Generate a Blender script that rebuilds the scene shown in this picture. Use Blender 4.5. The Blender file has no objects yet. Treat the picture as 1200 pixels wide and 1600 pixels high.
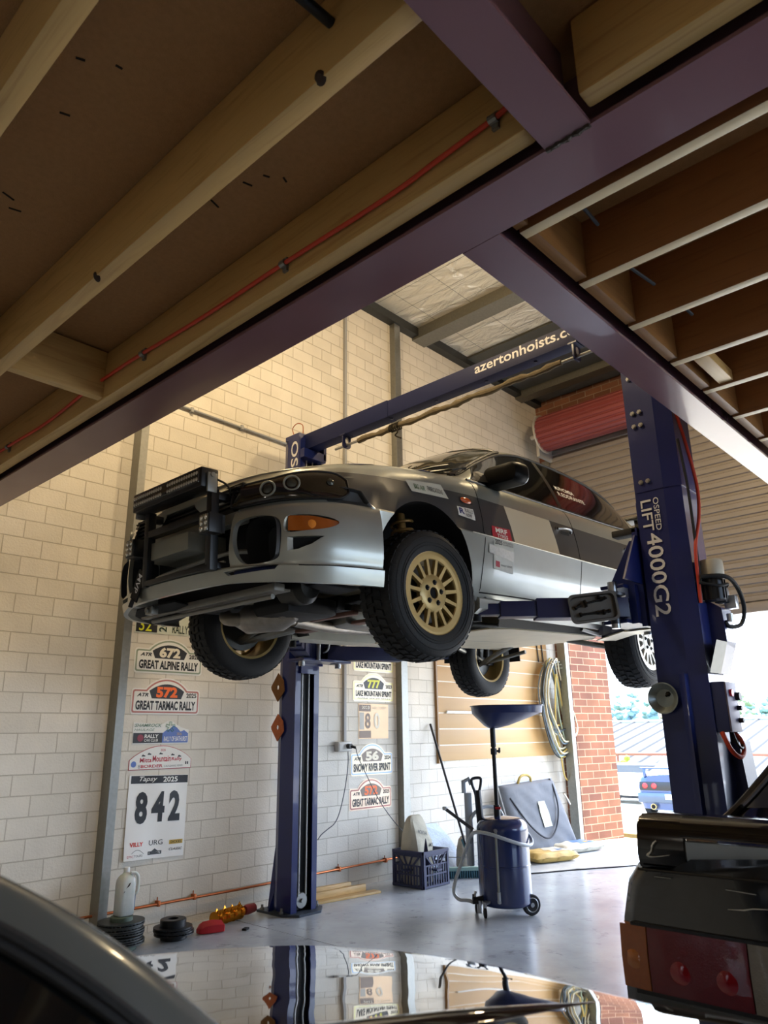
import bpy, bmesh, math, random
import numpy as np
from mathutils import Vector, Matrix

random.seed(7)
SC = bpy.context.scene
COL = SC.collection
PI = math.pi
rad = math.radians

# ---------------------------------------------------------------- camera
EYE = Vector((0.0, 0.0, 1.22))
YAW, PITCH, ROLL = rad(42.63), rad(17.09), rad(-0.83)
fw = Vector((math.cos(YAW)*math.cos(PITCH), math.sin(YAW)*math.cos(PITCH), math.sin(PITCH)))
r0 = Vector((math.sin(YAW), -math.cos(YAW), 0.0))
u0 = r0.cross(fw)
rt = math.cos(ROLL)*r0 + math.sin(ROLL)*u0
up = -math.sin(ROLL)*r0 + math.cos(ROLL)*u0
cam = bpy.data.cameras.new('camera')
cam.sensor_fit = 'HORIZONTAL'
cam.sensor_width = 36.0
cam.lens = 1139.0/1200.0*36.0
cam.clip_start = 0.02
cam.clip_end = 600
cam.dof.use_dof = True
cam.dof.focus_distance = 4.5
cam.dof.aperture_fstop = 9.0
cam_o = bpy.data.objects.new('camera', cam)
COL.objects.link(cam_o)
cam_o.matrix_world = Matrix(((rt.x, up.x, -fw.x, EYE.x), (rt.y, up.y, -fw.y, EYE.y), (rt.z, up.z, -fw.z, EYE.z), (0, 0, 0, 1)))
SC.camera = cam_o

# ---------------------------------------------------------------- exposure
SC.view_settings.view_transform = 'Standard'
SC.view_settings.look = 'None'
SC.view_settings.gamma = 1.0
SC.view_settings.use_curve_mapping = False
SC.view_settings.exposure = 1.02
SC.cycles.use_denoising = True
SC.cycles.max_bounces = 10
SC.cycles.diffuse_bounces = 6
SC.cycles.glossy_bounces = 5
SC.cycles.transmission_bounces = 6
SC.cycles.sample_clamp_indirect = 6.0
SC.cycles.caustics_reflective = False
SC.cycles.caustics_refractive = False

# ---------------------------------------------------------------- sky, sun, lamps
w = bpy.data.worlds.new('sky')
SC.world = w
w.use_nodes = True
nt = w.node_tree
nt.nodes.clear()
out = nt.nodes.new('ShaderNodeOutputWorld')
bg = nt.nodes.new('ShaderNodeBackground')
sky = nt.nodes.new('ShaderNodeTexSky')
sky.sky_type = 'NISHITA'
sky.sun_disc = False
sky.sun_elevation = rad(48)
sky.sun_rotation = rad(95)
sky.dust_density = 3.0
sky.air_density = 1.0
mixn = nt.nodes.new('ShaderNodeMixRGB')
mixn.inputs[0].default_value = 0.45
mixn.inputs[2].default_value = (5.0, 6.9, 10.2, 1)
nt.links.new(sky.outputs[0], mixn.inputs[1])
nt.links.new(mixn.outputs[0], bg.inputs[0])
bg.inputs[1].default_value = 0.72
nt.links.new(bg.outputs[0], out.inputs[0])

def lamp(name, kind, loc, direction, energy, color, **kw):
    l = bpy.data.lights.new(name, kind)
    l.energy = energy
    l.color = color
    for k, v in kw.items():
        setattr(l, k, v)
    o = bpy.data.objects.new(name, l)
    COL.objects.link(o)
    o.location = loc
    o.rotation_euler = Vector(direction).to_track_quat('-Z', 'Y').to_euler()
    return o

lamp('sun', 'SUN', (12, -8, 12), (-0.12, 0.14, -0.98), 8.0, (1.0, 0.93, 0.82), angle=rad(0.6))
pt = lamp('door_portal', 'AREA', (8.42, .88, 1.2), (-1, 0, 0), 1.0, (1, 1, 1), shape='RECTANGLE', size=2.4, size_y=7.0)
pt.rotation_euler = (0, rad(90), 0)
pt.data.size = 2.4
pt.data.size_y = 7.5
pt.data.cycles.is_portal = True

pt2 = lamp('side_fill_portal', 'AREA', (4.3, -3.15, 1.3), (0, 1, 0), 1.0, (1, 1, 1), shape='RECTANGLE', size=4.2, size_y=2.6)  # samples sky through the side opening added for cool fill
pt2.data.cycles.is_portal = True
LAMP_HIGH = 31.0
FILL_BAY = 12.0

# ---------------------------------------------------------------- materials
MATS = {}
def hexc(h):
    h = h.lstrip('#')
    c = [int(h[i:i+2], 16)/255 for i in (0, 2, 4)]
    return tuple((x/12.92 if x <= 0.04045 else ((x+0.055)/1.055)**2.4) for x in c) + (1.0,)

def nd(nt, t, **kw):
    n = nt.nodes.new(t)
    for k, v in kw.items():
        setattr(n, k, v)
    return n

def newmat(name):
    m = bpy.data.materials.new(name)
    m.use_nodes = True
    nt = m.node_tree
    b = nt.nodes['Principled BSDF']
    MATS[name] = m
    return m, nt, b

def mat(name, col, rough=0.5, metal=0.0, nscale=12.0, namp=0.08, bump=0.0, bscale=60.0, coat=0.0, stretch=(1, 1, 1), rvar=0.0, trans=0.0, ior=1.45, emit=None, spec=None):
    if name in MATS:
        return MATS[name]
    m, nt, b = newmat(name)
    c = hexc(col)
    L = nt.links.new
    b.inputs['Roughness'].default_value = rough
    b.inputs['Metallic'].default_value = metal
    b.inputs['Coat Weight'].default_value = coat
    b.inputs['Transmission Weight'].default_value = trans
    b.inputs['IOR'].default_value = ior
    if spec is not None:
        b.inputs['Specular IOR Level'].default_value = spec
    tc = nd(nt, 'ShaderNodeTexCoord')
    mp = nd(nt, 'ShaderNodeMapping')
    mp.inputs['Scale'].default_value = stretch
    L(tc.outputs['Object'], mp.inputs[0])
    n = nd(nt, 'ShaderNodeTexNoise')
    n.inputs['Scale'].default_value = nscale
    n.inputs['Detail'].default_value = 5
    L(mp.outputs[0], n.inputs['Vector'])
    mx = nd(nt, 'ShaderNodeMixRGB')
    mx.inputs[1].default_value = tuple(max(0, x*(1-namp)) for x in c[:3]) + (1,)
    mx.inputs[2].default_value = tuple(min(1, x*(1+namp)) for x in c[:3]) + (1,)
    L(n.outputs[0], mx.inputs[0])
    L(mx.outputs[0], b.inputs['Base Color'])
    if rvar:
        mr = nd(nt, 'ShaderNodeMapRange')
        mr.inputs[3].default_value = max(0.02, rough-rvar)
        mr.inputs[4].default_value = min(1, rough+rvar)
        L(n.outputs[0], mr.inputs[0])
        L(mr.outputs[0], b.inputs['Roughness'])
    if bump:
        n2 = nd(nt, 'ShaderNodeTexNoise')
        n2.inputs['Scale'].default_value = bscale
        n2.inputs['Detail'].default_value = 4
        L(mp.outputs[0], n2.inputs['Vector'])
        bp = nd(nt, 'ShaderNodeBump')
        bp.inputs['Strength'].default_value = bump
        bp.inputs['Distance'].default_value = 0.01
        L(n2.outputs[0], bp.inputs['Height'])
        L(bp.outputs[0], b.inputs['Normal'])
    if emit:
        b.inputs['Emission Color'].default_value = hexc(emit[0])
        b.inputs['Emission Strength'].default_value = emit[1]
    return m

def brick_mat(name, c1, c2, mortar, bw, bh, msize, axes, off=(0, 0), bump=0.5, rough=0.8, nvar=0.12, offset=0.5, dirt=0.0, mbump=1.0):
    m, nt, b = newmat(name)
    L = nt.links.new
    tc = nd(nt, 'ShaderNodeTexCoord')
    sx = nd(nt, 'ShaderNodeSeparateXYZ')
    L(tc.outputs['Object'], sx.inputs[0])
    cx = nd(nt, 'ShaderNodeCombineXYZ')
    a0 = nd(nt, 'ShaderNodeMath', operation='ADD'); a0.inputs[1].default_value = off[0]
    a1 = nd(nt, 'ShaderNodeMath', operation='ADD'); a1.inputs[1].default_value = off[1]
    L(sx.outputs[axes[0]], a0.inputs[0]); L(sx.outputs[axes[1]], a1.inputs[0])
    L(a0.outputs[0], cx.inputs[0]); L(a1.outputs[0], cx.inputs[1])
    br = nd(nt, 'ShaderNodeTexBrick')
    br.offset = offset
    br.inputs['Color1'].default_value = hexc(c1)
    br.inputs['Color2'].default_value = hexc(c2)
    br.inputs['Mortar'].default_value = hexc(mortar)
    br.inputs['Scale'].default_value = 1.0
    br.inputs['Mortar Size'].default_value = msize
    br.inputs['Mortar Smooth'].default_value = 0.25
    br.inputs['Brick Width'].default_value = bw
    br.inputs['Row Height'].default_value = bh
    # slightly wavering joints
    nz = nd(nt, 'ShaderNodeTexNoise'); nz.inputs['Scale'].default_value = 9.0
    L(tc.outputs['Object'], nz.inputs['Vector'])
    vm = nd(nt, 'ShaderNodeVectorMath', operation='MULTIPLY_ADD')
    vm.inputs[1].default_value = (0.006, 0.004, 0)
    L(nz.outputs['Color'], vm.inputs[0]); L(cx.outputs[0], vm.inputs[2])
    L(vm.outputs[0], br.inputs['Vector'])
    n = nd(nt, 'ShaderNodeTexNoise'); n.inputs['Scale'].default_value = 3.0; n.inputs['Detail'].default_value = 8
    L(tc.outputs['Object'], n.inputs['Vector'])
    hv = nd(nt, 'ShaderNodeMapRange')
    hv.inputs[1].default_value = 0.3; hv.inputs[2].default_value = 0.7
    hv.inputs[3].default_value = 1-nvar; hv.inputs[4].default_value = 1+nvar*0.5
    L(n.outputs[0], hv.inputs[0])
    mu = nd(nt, 'ShaderNodeMixRGB', blend_type='MULTIPLY'); mu.inputs[0].default_value = 1
    L(br.outputs['Color'], mu.inputs[1]); L(hv.outputs[0], mu.inputs[2])
    L(mu.outputs[0], b.inputs['Base Color'])
    n2 = nd(nt, 'ShaderNodeTexNoise'); n2.inputs['Scale'].default_value = 70; n2.inputs['Detail'].default_value = 5
    L(tc.outputs['Object'], n2.inputs['Vector'])
    ma = nd(nt, 'ShaderNodeMath', operation='MULTIPLY_ADD')
    ma.inputs[1].default_value = -mbump
    n2s = nd(nt, 'ShaderNodeMath', operation='MULTIPLY'); n2s.inputs[1].default_value = 0.35
    L(n2.outputs[0], n2s.inputs[0])
    L(br.outputs['Fac'], ma.inputs[0]); L(n2s.outputs[0], ma.inputs[2])
    bp = nd(nt, 'ShaderNodeBump'); bp.inputs['Strength'].default_value = bump; bp.inputs['Distance'].default_value = 0.008
    L(ma.outputs[0], bp.inputs['Height']); L(bp.outputs[0], b.inputs['Normal'])
    b.inputs['Roughness'].default_value = rough
    return m

def wood_mat(name, c1, c2, axis, scale=1.0, rough=0.42, bump=0.15):
    """grain runs along axis (0,1,2)"""
    m, nt, b = newmat(name)
    L = nt.links.new
    tc = nd(nt, 'ShaderNodeTexCoord')
    mp = nd(nt, 'ShaderNodeMapping')
    s = [14.0*scale]*3
    s[axis] = 0.9*scale
    mp.inputs['Scale'].default_value = s
    L(tc.outputs['Object'], mp.inputs[0])
    n = nd(nt, 'ShaderNodeTexNoise'); n.inputs['Scale'].default_value = 2.0; n.inputs['Detail'].default_value = 7; n.inputs['Distortion'].default_value = 1.2
    L(mp.outputs[0], n.inputs['Vector'])
    wv = nd(nt, 'ShaderNodeMath', operation='MULTIPLY'); wv.inputs[1].default_value = 9.0
    L(n.outputs[0], wv.inputs[0])
    sn = nd(nt, 'ShaderNodeMath', operation='SINE'); L(wv.outputs[0], sn.inputs[0])
    mr = nd(nt, 'ShaderNodeMapRange'); mr.inputs[1].default_value = -1; mr.inputs[2].default_value = 1
    L(sn.outputs[0], mr.inputs[0])
    mx = nd(nt, 'ShaderNodeMixRGB'); mx.inputs[1].default_value = hexc(c1); mx.inputs[2].default_value = hexc(c2)
    L(mr.outputs[0], mx.inputs[0])
    L(mx.outputs[0], b.inputs['Base Color'])
    bp = nd(nt, 'ShaderNodeBump'); bp.inputs['Strength'].default_value = bump; bp.inputs['Distance'].default_value = 0.004
    L(n.outputs[0], bp.inputs['Height']); L(bp.outputs[0], b.inputs['Normal'])
    b.inputs['Roughness'].default_value = rough
    return m

# ---------------------------------------------------------------- mesh helpers
WLOC = {}
def tag(o, label=None, cat=None, group=None, kind=None):
    if label: o['label'] = label
    if cat: o['category'] = cat
    if group: o['group'] = group
    if kind: o['kind'] = kind
    return o

def thing(name, loc, label, cat, group=None, rot=None, kind=None):
    o = bpy.data.objects.new(name, None)
    o.empty_display_size = 0.1
    COL.objects.link(o)
    o.location = loc
    if rot: o.rotation_euler = rot
    WLOC[o] = Vector(loc)
    return tag(o, label, cat, group, kind)

def frame(n):
    n = Vector(n).normalized()
    a = Vector((0, 0, 1)) if abs(n.z) < 0.95 else Vector((1, 0, 0))
    x = a.cross(n).normalized()
    return x, n.cross(x).normalized(), n

class MB:
    def __init__(self):
        self.bm = bmesh.new()
        self.mi = 0
    def face(self, vs):
        try:
            f = self.bm.faces.new(vs)
            f.material_index = self.mi
            return f
        except ValueError:
            return None
    def V(self, p):
        return self.bm.verts.new(p)
    def rings(self, rings, closed=True, cap0=True, cap1=True, wrap=False):
        R = [[self.V(p) for p in r] for r in rings]
        n = len(R[0])
        pairs = list(zip(R[:-1], R[1:]))
        if wrap: pairs.append((R[-1], R[0]))
        for a, b in pairs:
            for i in range(n if closed else n-1):
                j = (i+1) % n
                self.face((a[i], a[j], b[j], b[i]))
        if closed and not wrap:
            if cap0: self.face(R[0][::-1])
            if cap1: self.face(R[-1])
        return R
    def box(self, c, s, rot=None, bev=0.0):
        m = Matrix.Translation(c)
        if rot is not None:
            m = m @ (rot if isinstance(rot, Matrix) else Matrix.Rotation(rot, 4, 'Z'))
        hx, hy, hz = s[0]/2, s[1]/2, s[2]/2
        vs = [self.V(m @ Vector((x, y, z))) for x in (-hx, hx) for y in (-hy, hy) for z in (-hz, hz)]
        fs = []
        for q in ((0, 1, 3, 2), (4, 6, 7, 5), (0, 4, 5, 1), (2, 3, 7, 6), (0, 2, 6, 4), (1, 5, 7, 3)):
            fs.append(self.face([vs[i] for i in q]))
        if bev > 0:
            es = list({e for f in fs for e in f.edges})
            r = bmesh.ops.bevel(self.bm, geom=es, offset=min(bev, min(s)*0.45), segments=2, affect='EDGES', profile=0.6)
            for f in r['faces']:
                f.material_index = self.mi
        return self
    def bx(self, x0, x1, y0, y1, z0, z1, bev=0.0):
        return self.box(((x0+x1)/2, (y0+y1)/2, (z0+z1)/2), (abs(x1-x0), abs(y1-y0), abs(z1-z0)), None, bev)
    def beam(self, p0, p1, a, b, bev=0.0, upv=None):
        p0, p1 = Vector(p0), Vector(p1)
        d = p1-p0
        n = d.normalized()
        u = Vector(upv) if upv else (Vector((0, 0, 1)) if abs(n.z) < 0.95 else Vector((1, 0, 0)))
        x = u.cross(n).normalized()
        y = n.cross(x)
        M = Matrix(((x.x, y.x, n.x, 0), (x.y, y.y, n.y, 0), (x.z, y.z, n.z, 0), (0, 0, 0, 1)))
        return self.box((p0+p1)/2, (a, b, d.length), M, bev)
    def cyl(self, p0, p1, r0, r1=None, n=20, caps=True):
        r1 = r0 if r1 is None else r1
        p0, p1 = Vector(p0), Vector(p1)
        x, y, _ = frame(p1-p0)
        rr = []
        for p, r in ((p0, r0), (p1, r1)):
            rr.append([p + x*r*math.cos(2*PI*i/n) + y*r*math.sin(2*PI*i/n) for i in range(n)])
        self.rings(rr, True, caps, caps)
        return self
    def tube(self, path, r, n=8, closed=False):
        P = [Vector(p) for p in path]
        N = len(P)
        T = []
        for i in range(N):
            if closed:
                t = P[(i+1) % N]-P[i-1]
            else:
                t = P[min(i+1, N-1)]-P[max(i-1, 0)]
            T.append(t.normalized() if t.length > 1e-9 else Vector((0, 0, 1)))
        x, y, _ = frame(T[0])
        rr = []
        for i in range(N):
            x = (x - T[i]*x.dot(T[i]))
            x = x.normalized() if x.length > 1e-6 else frame(T[i])[0]
            y = T[i].cross(x)
            ri = r[i] if isinstance(r, (list, tuple)) else r
            rr.append([P[i] + x*ri*math.cos(2*PI*k/n) + y*ri*math.sin(2*PI*k/n) for k in range(n)])
        self.rings(rr, True, True, True, wrap=closed)
        return self
    def lathe(self, prof, o, d=(0, 0, 1), n=28, cap=True, closed=False):
        x, y, z = frame(d)
        o = Vector(o)
        rr = [[o + z*h + x*r*math.cos(2*PI*i/n) + y*r*math.sin(2*PI*i/n) for i in range(n)] for r, h in prof]
        self.rings(rr, True, cap, cap, wrap=closed)
        return self
    def prism(self, poly, o, ex, ey, depth):
        """poly in (ex,ey) about o, extruded along ex x ey by depth"""
        o, ex, ey = Vector(o), Vector(ex), Vector(ey)
        ez = ex.cross(ey).normalized()
        a = [o + ex*p[0] + ey*p[1] for p in poly]
        b = [p + ez*depth for p in a]
        self.rings([a, b], True, True, True)
        return self
    def flat(self, poly, o, ex, ey):
        o, ex, ey = Vector(o), Vector(ex), Vector(ey)
        self.face([self.V(o + ex*p[0] + ey*p[1]) for p in poly])
        return self
    def grid(self, f, us, vs, flip=False):
        G = [[self.V(f(u, v)) for v in vs] for u in us]
        for i in range(len(us)-1):
            for j in range(len(vs)-1):
                q = (G[i][j], G[i+1][j], G[i+1][j+1], G[i][j+1])
                self.face(q[::-1] if flip else q)
        return G
    def mesh(self, vf, f):
        v, fs = vf
        V = [self.V(f(p[0], p[1])) for p in v]
        for q in fs:
            self.face([V[i] for i in q])
        return self
    def build(self, name, m, parent=None, local=False, smooth=35, recalc=True, weld=0.0):
        bm = self.bm
        if weld: bmesh.ops.remove_doubles(bm, verts=bm.verts, dist=weld)
        if recalc: bmesh.ops.recalc_face_normals(bm, faces=bm.faces)
        if parent is not None and not local:
            bmesh.ops.translate(bm, verts=bm.verts, vec=-WLOC[parent])
        me = bpy.data.meshes.new(name)
        bm.to_mesh(me)
        bm.free()
        for x in (m if isinstance(m, (list, tuple)) else [m]):
            me.materials.append(x)
        if smooth:
            me.shade_smooth()
            me.set_sharp_from_angle(angle=rad(smooth))
        o = bpy.data.objects.new(name, me)
        COL.objects.link(o)
        if parent is not None:
            o.parent = parent
            WLOC[o] = WLOC[parent]
        else:
            WLOC[o] = Vector((0, 0, 0))
        return o

CHILD = {}
def kids(o):
    return [c for c in COL.objects if c.parent == o]
def copy_tree(o, loc=None, label=None, rotz=None, group=None):
    def cp(a, par):
        b = a.copy()
        COL.objects.link(b)
        if par: b.parent = par
        for c in kids(a):
            cp(c, b)
        return b
    r = cp(o, None)
    if loc is not None: r.location = loc
    if rotz is not None: r.rotation_euler.z = rotz
    if label: r['label'] = label
    if group: r['group'] = group
    return r

_tcache = {}
def text2d(s, bold=0.0, shear=0.0):
    """flat glyph mesh normalised to a unit box: returns (verts, faces), x 0..1, y 0..1"""
    k = (s, bold, shear)
    if k in _tcache: return _tcache[k]
    cu = bpy.data.curves.new('lettering', 'FONT')
    cu.body = s
    cu.resolution_u = 3
    cu.offset = bold
    cu.shear = shear
    cu.fill_mode = 'FRONT'
    o = bpy.data.objects.new('lettering', cu)
    COL.objects.link(o)
    dg = bpy.context.evaluated_depsgraph_get()
    me = bpy.data.meshes.new_from_object(o.evaluated_get(dg))
    vs = [(v.co.x, v.co.y) for v in me.vertices]
    fs = [tuple(p.vertices) for p in me.polygons]
    bpy.data.objects.remove(o)
    bpy.data.meshes.remove(me)
    bpy.data.curves.remove(cu)
    xs = [v[0] for v in vs]; ys = [v[1] for v in vs]
    x0, x1, y0, y1 = min(xs), max(xs), min(ys), max(ys)
    vs = [((x-x0)/(x1-x0), (y-y0)/(y1-y0)) for x, y in vs]
    _tcache[k] = (vs, fs)
    return _tcache[k]

def put_text(mb, s, box, f, bold=0.0, shear=0.0):
    """box x0,y0,x1,y1 in the plane; f maps (x,y) to a point"""
    x0, y0, x1, y1 = box
    mb.mesh(text2d(s, bold, shear), lambda a, b: f(x0+(x1-x0)*a, y0+(y1-y0)*b))
    return mb

def rrect(x0, y0, x1, y1, r, n=4):
    P = []
    for cx, cy, a in ((x1-r, y0+r, -90), (x1-r, y1-r, 0), (x0+r, y1-r, 90), (x0+r, y0+r, 180)):
        for i in range(n+1):
            t = rad(a+90*i/n)
            P.append((cx+r*math.cos(t), cy+r*math.sin(t)))
    return P

def smoothpath(P, n=8, closed=False):
    P = [Vector(p) for p in P]
    N = len(P)
    o = []
    rng = range(N if closed else N-1)
    for i in rng:
        if closed:
            a, b, c, d = P[i-1], P[i], P[(i+1) % N], P[(i+2) % N]
        else:
            a, b, c, d = P[max(i-1, 0)], P[i], P[i+1], P[min(i+2, N-1)]
        for k in range(n):
            t = k/n
            o.append(0.5*((2*b)+(c-a)*t+(2*a-5*b+4*c-d)*t*t+(3*b-a-3*c+d)*t**3))
    if not closed: o.append(P[-1])
    return o

def boolean(o, cutters, op='DIFFERENCE'):
    """apply boolean modifiers without operators"""
    for c in cutters:
        c.parent = o.parent
        md = o.modifiers.new('cut', 'BOOLEAN')
        md.operation = op
        md.solver = 'EXACT'
        md.object = c
    dg = bpy.context.evaluated_depsgraph_get()
    dg.update()
    me = bpy.data.meshes.new_from_object(o.evaluated_get(dg))
    o.modifiers.clear()
    old = o.data
    o.data = me
    me.name = old.name
    bpy.data.meshes.remove(old)
    for c in cutters:
        d = c.data
        bpy.data.objects.remove(c)
        bpy.data.meshes.remove(d)
    return o

def pch(tab):
    """smooth monotone interpolation of a {x: y} table"""
    xs = sorted(tab)
    ys = [tab[x] for x in xs]
    n = len(xs)
    h = [xs[i+1]-xs[i] for i in range(n-1)]
    dl = [(ys[i+1]-ys[i])/h[i] for i in range(n-1)]
    m = [0.0]*n
    m[0], m[-1] = dl[0], dl[-1]
    for i in range(1, n-1):
        if dl[i-1]*dl[i] > 0:
            w1, w2 = 2*h[i]+h[i-1], h[i]+2*h[i-1]
            m[i] = (w1+w2)/(w1/dl[i-1]+w2/dl[i])
    def f(x):
        if x <= xs[0]: return ys[0]
        if x >= xs[-1]: return ys[-1]
        i = 0
        while x > xs[i+1]: i += 1
        t = (x-xs[i])/h[i]
        return ((2*t**3-3*t*t+1)*ys[i] + (t**3-2*t*t+t)*h[i]*m[i] + (-2*t**3+3*t*t)*ys[i+1] + (t**3-t*t)*h[i]*m[i+1])
    return f
# ================================================================ materials used in many places
M_block = brick_mat('painted_block', '#e0d9cb', '#d7d0c1', '#c0b7a6', 0.248, 0.1225, 0.004, (0, 2), (0.073, -0.045), bump=0.85, rough=0.55, nvar=0.1)
M_brick = brick_mat('orange_brick', '#8c5b40', '#704535', '#b39076', 0.24, 0.086, 0.006, (0, 2), (0.0, 0.0), bump=0.6, rough=0.85, nvar=0.25)
M_brick_in = brick_mat('inner_brick', '#8a5a40', '#6e4430', '#9c8672', 0.24, 0.086, 0.006, (1, 2), (0.0, 0.0), bump=0.6, rough=0.85, nvar=0.25)
M_galv = mat('galvanised_steel', '#8d8d88', 0.42, 0.75, 40, 0.22, 0.05, 120, rvar=0.12)
M_purple = mat('purple_primer_steel', '#74545c', 0.24, 0.0, 3, 0.12, 0.03, 30, coat=0.25, rvar=0.06)
M_timber = wood_mat('pine_joist', '#c4a166', '#a8834c', 1)
M_timber_x = wood_mat('pine_blocking', '#c4a166', '#a8834c', 0)
M_board = mat('particle_board', '#9a7348', 0.75, 0, 60, 0.18, 0.2, 200)
M_navy = mat('navy_hoist_paint', '#15225c', 0.32, 0.0, 6, 0.1, 0.02, 50, coat=0.3, rvar=0.08)
M_black = mat('black_plastic', '#121315', 0.45, 0, 30, 0.1)
M_rubber = mat('black_rubber', '#17181a', 0.75, 0, 40, 0.15, 0.1, 120)
M_steel = mat('bright_steel', '#a9abad', 0.3, 0.9, 30, 0.12)
M_dark = mat('dark_void', '#08080a', 0.9)
M_white = mat('white_vinyl', '#e9e7e0', 0.42, 0, 20, 0.02)
M_ink = mat('black_ink', '#141416', 0.45, 0, 20, 0.02)
M_copper = mat('copper_pipe', '#b5683f', 0.35, 0.85, 14, 0.18)
M_red = mat('red_paint', '#b5202a', 0.4, 0, 10, 0.1)
M_orange_cable = mat('orange_cable', '#c2402a', 0.5, 0, 10, 0.08)
M_grey = mat('grey_plastic', '#9b9c9c', 0.5, 0, 20, 0.05)

# ---------------------------------------------------------------- floor
m, nt, b = newmat('painted_concrete')
L = nt.links.new
tc = nd(nt, 'ShaderNodeTexCoord')
n1 = nd(nt, 'ShaderNodeTexNoise'); n1.inputs['Scale'].default_value = 1.6; n1.inputs['Detail'].default_value = 9; n1.inputs['Roughness'].default_value = 0.62
n2 = nd(nt, 'ShaderNodeTexNoise'); n2.inputs['Scale'].default_value = 7.0; n2.inputs['Detail'].default_value = 8; n2.inputs['Roughness'].default_value = 0.7
for n in (n1, n2): L(tc.outputs['Object'], n.inputs['Vector'])
cr = nd(nt, 'ShaderNodeValToRGB')
cr.color_ramp.elements[0].position = 0.3; cr.color_ramp.elements[0].color = hexc('#9aa2aa')
cr.color_ramp.elements[1].position = 0.7; cr.color_ramp.elements[1].color = hexc('#c6ccd2')
L(n1.outputs[0], cr.inputs[0])
st = nd(nt, 'ShaderNodeMapRange'); st.inputs[1].default_value = 0.57; st.inputs[2].default_value = 0.70
L(n2.outputs[0], st.inputs[0])
mx = nd(nt, 'ShaderNodeMixRGB'); mx.inputs[2].default_value = hexc('#5a5c5c')
sm = nd(nt, 'ShaderNodeMath', operation='MULTIPLY'); sm.inputs[1].default_value = 0.7
L(st.outputs[0], sm.inputs[0]); L(sm.outputs[0], mx.inputs[0]); L(cr.outputs[0], mx.inputs[1])
L(mx.outputs[0], b.inputs['Base Color'])
rr = nd(nt, 'ShaderNodeMapRange'); rr.inputs[3].default_value = 0.12; rr.inputs[4].default_value = 0.34
L(n2.outputs[0], rr.inputs[0]); L(rr.outputs[0], b.inputs['Roughness'])
bp = nd(nt, 'ShaderNodeBump'); bp.inputs['Strength'].default_value = 0.12; bp.inputs['Distance'].default_value = 0.01
L(n1.outputs[0], bp.inputs['Height']); L(bp.outputs[0], b.inputs['Normal'])
M_floor = m

YW = 4.855
XD = 8.5
RZ = 5.76
mb = MB()
mb.bx(-5, 3.475, -3.2, YW, -0.12, 0)
mb.bx(3.484, XD, -3.2, YW, -0.12, 0)
mb.bx(3.475, 3.484, -3.2, YW, -0.12, -0.01)
tag(mb.build('floor', M_floor, smooth=0), 'glossy grey painted concrete workshop floor', 'floor', kind='structure')

# walls
mb = MB(); mb.bx(-5, XD, YW, YW+0.2, 0, 6.2)
tag(mb.build('wall_left', M_block, smooth=0), 'cream painted block wall covered in rally stickers', 'wall', kind='structure')
# brick piers and the wall over the roller door
mb = MB()
mb.prism([(XD, 5.3), (XD, 4.66), (XD+0.726, 4.52), (XD+0.726, 5.3)], (0, 0, -0.1), (1, 0, 0), (0, 1, 0), 6.2)
for f in mb.bm.faces:
    if f.normal.length: pass
mb.bm.normal_update()
bmesh.ops.recalc_face_normals(mb.bm, faces=mb.bm.faces)
for f in mb.bm.faces:
    f.material_index = 1 if f.normal.x < -0.9 else 0
wb = mb.build('wall_back', [M_brick, M_brick_in], smooth=0)
tag(wb, 'orange brick pier beside the open roller door', 'wall', kind='structure')
mb = MB(); mb.bx(XD, XD+0.3, -3.2, 4.66, 4.6, 6.2)
tag(mb.build('wall_lintel', M_brick_in, smooth=0), 'brown brick wall above the roller door', 'wall', kind='structure')
mb = MB(); mb.bx(XD, XD+0.3, -3.4, -2.9, -0.1, 6.2)
tag(mb.build('wall_front', M_brick_in, smooth=0), 'brick wall on the far side of the roller door', 'wall', kind='structure')
mb = MB(); mb.bx(-5, XD, -3.4, -3.2, 2.6, 6.2); mb.bx(-5, 2.2, -3.4, -3.2, 0, 2.6); mb.bx(6.4, XD, -3.4, -3.2, 0, 2.6)  # low gap in this unseen wall is added to let in fill light
tag(mb.build('wall_right', M_block, smooth=0), 'painted block wall opposite the stickers, with an unseen opening added for fill light', 'wall', kind='structure')
mb = MB(); mb.bx(-5.2, -5, -3.2, YW, 0, 6.2)
tag(mb.build('wall_rear', M_block, smooth=0), 'painted block wall at the back of the workshop', 'wall', kind='structure')

# roof with foil insulation
m, nt, b = newmat('foil_insulation')
L = nt.links.new
tc = nd(nt, 'ShaderNodeTexCoord')
n1 = nd(nt, 'ShaderNodeTexNoise'); n1.inputs['Scale'].default_value = 5.0; n1.inputs['Detail'].default_value = 6; n1.inputs['Distortion'].default_value = 0.8
mp = nd(nt, 'ShaderNodeMapping'); mp.inputs['Scale'].default_value = (1.6, 0.7, 1)
L(tc.outputs['Object'], mp.inputs[0]); L(mp.outputs[0], n1.inputs['Vector'])
bp = nd(nt, 'ShaderNodeBump'); bp.inputs['Strength'].default_value = 0.9; bp.inputs['Distance'].default_value = 0.05
L(n1.outputs[0], bp.inputs['Height']); L(bp.outputs[0], b.inputs['Normal'])
br = nd(nt, 'ShaderNodeTexBrick'); br.offset = 0
br.inputs['Color1'].default_value = hexc('#e3ddcc'); br.inputs['Color2'].default_value = hexc('#d9d3c2'); br.inputs['Mortar'].default_value = hexc('#6b6a62')
br.inputs['Scale'].default_value = 1; br.inputs['Mortar Size'].default_value = 0.003; br.inputs['Brick Width'].default_value = 0.3; br.inputs['Row Height'].default_value = 0.5
L(tc.outputs['Object'], br.inputs['Vector']); L(br.outputs[0], b.inputs['Base Color'])
b.inputs['Metallic'].default_value = 0.55; b.inputs['Roughness'].default_value = 0.38
mb = MB(); mb.bx(-5, XD, -3.2, YW, RZ, RZ+0.1)
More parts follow.
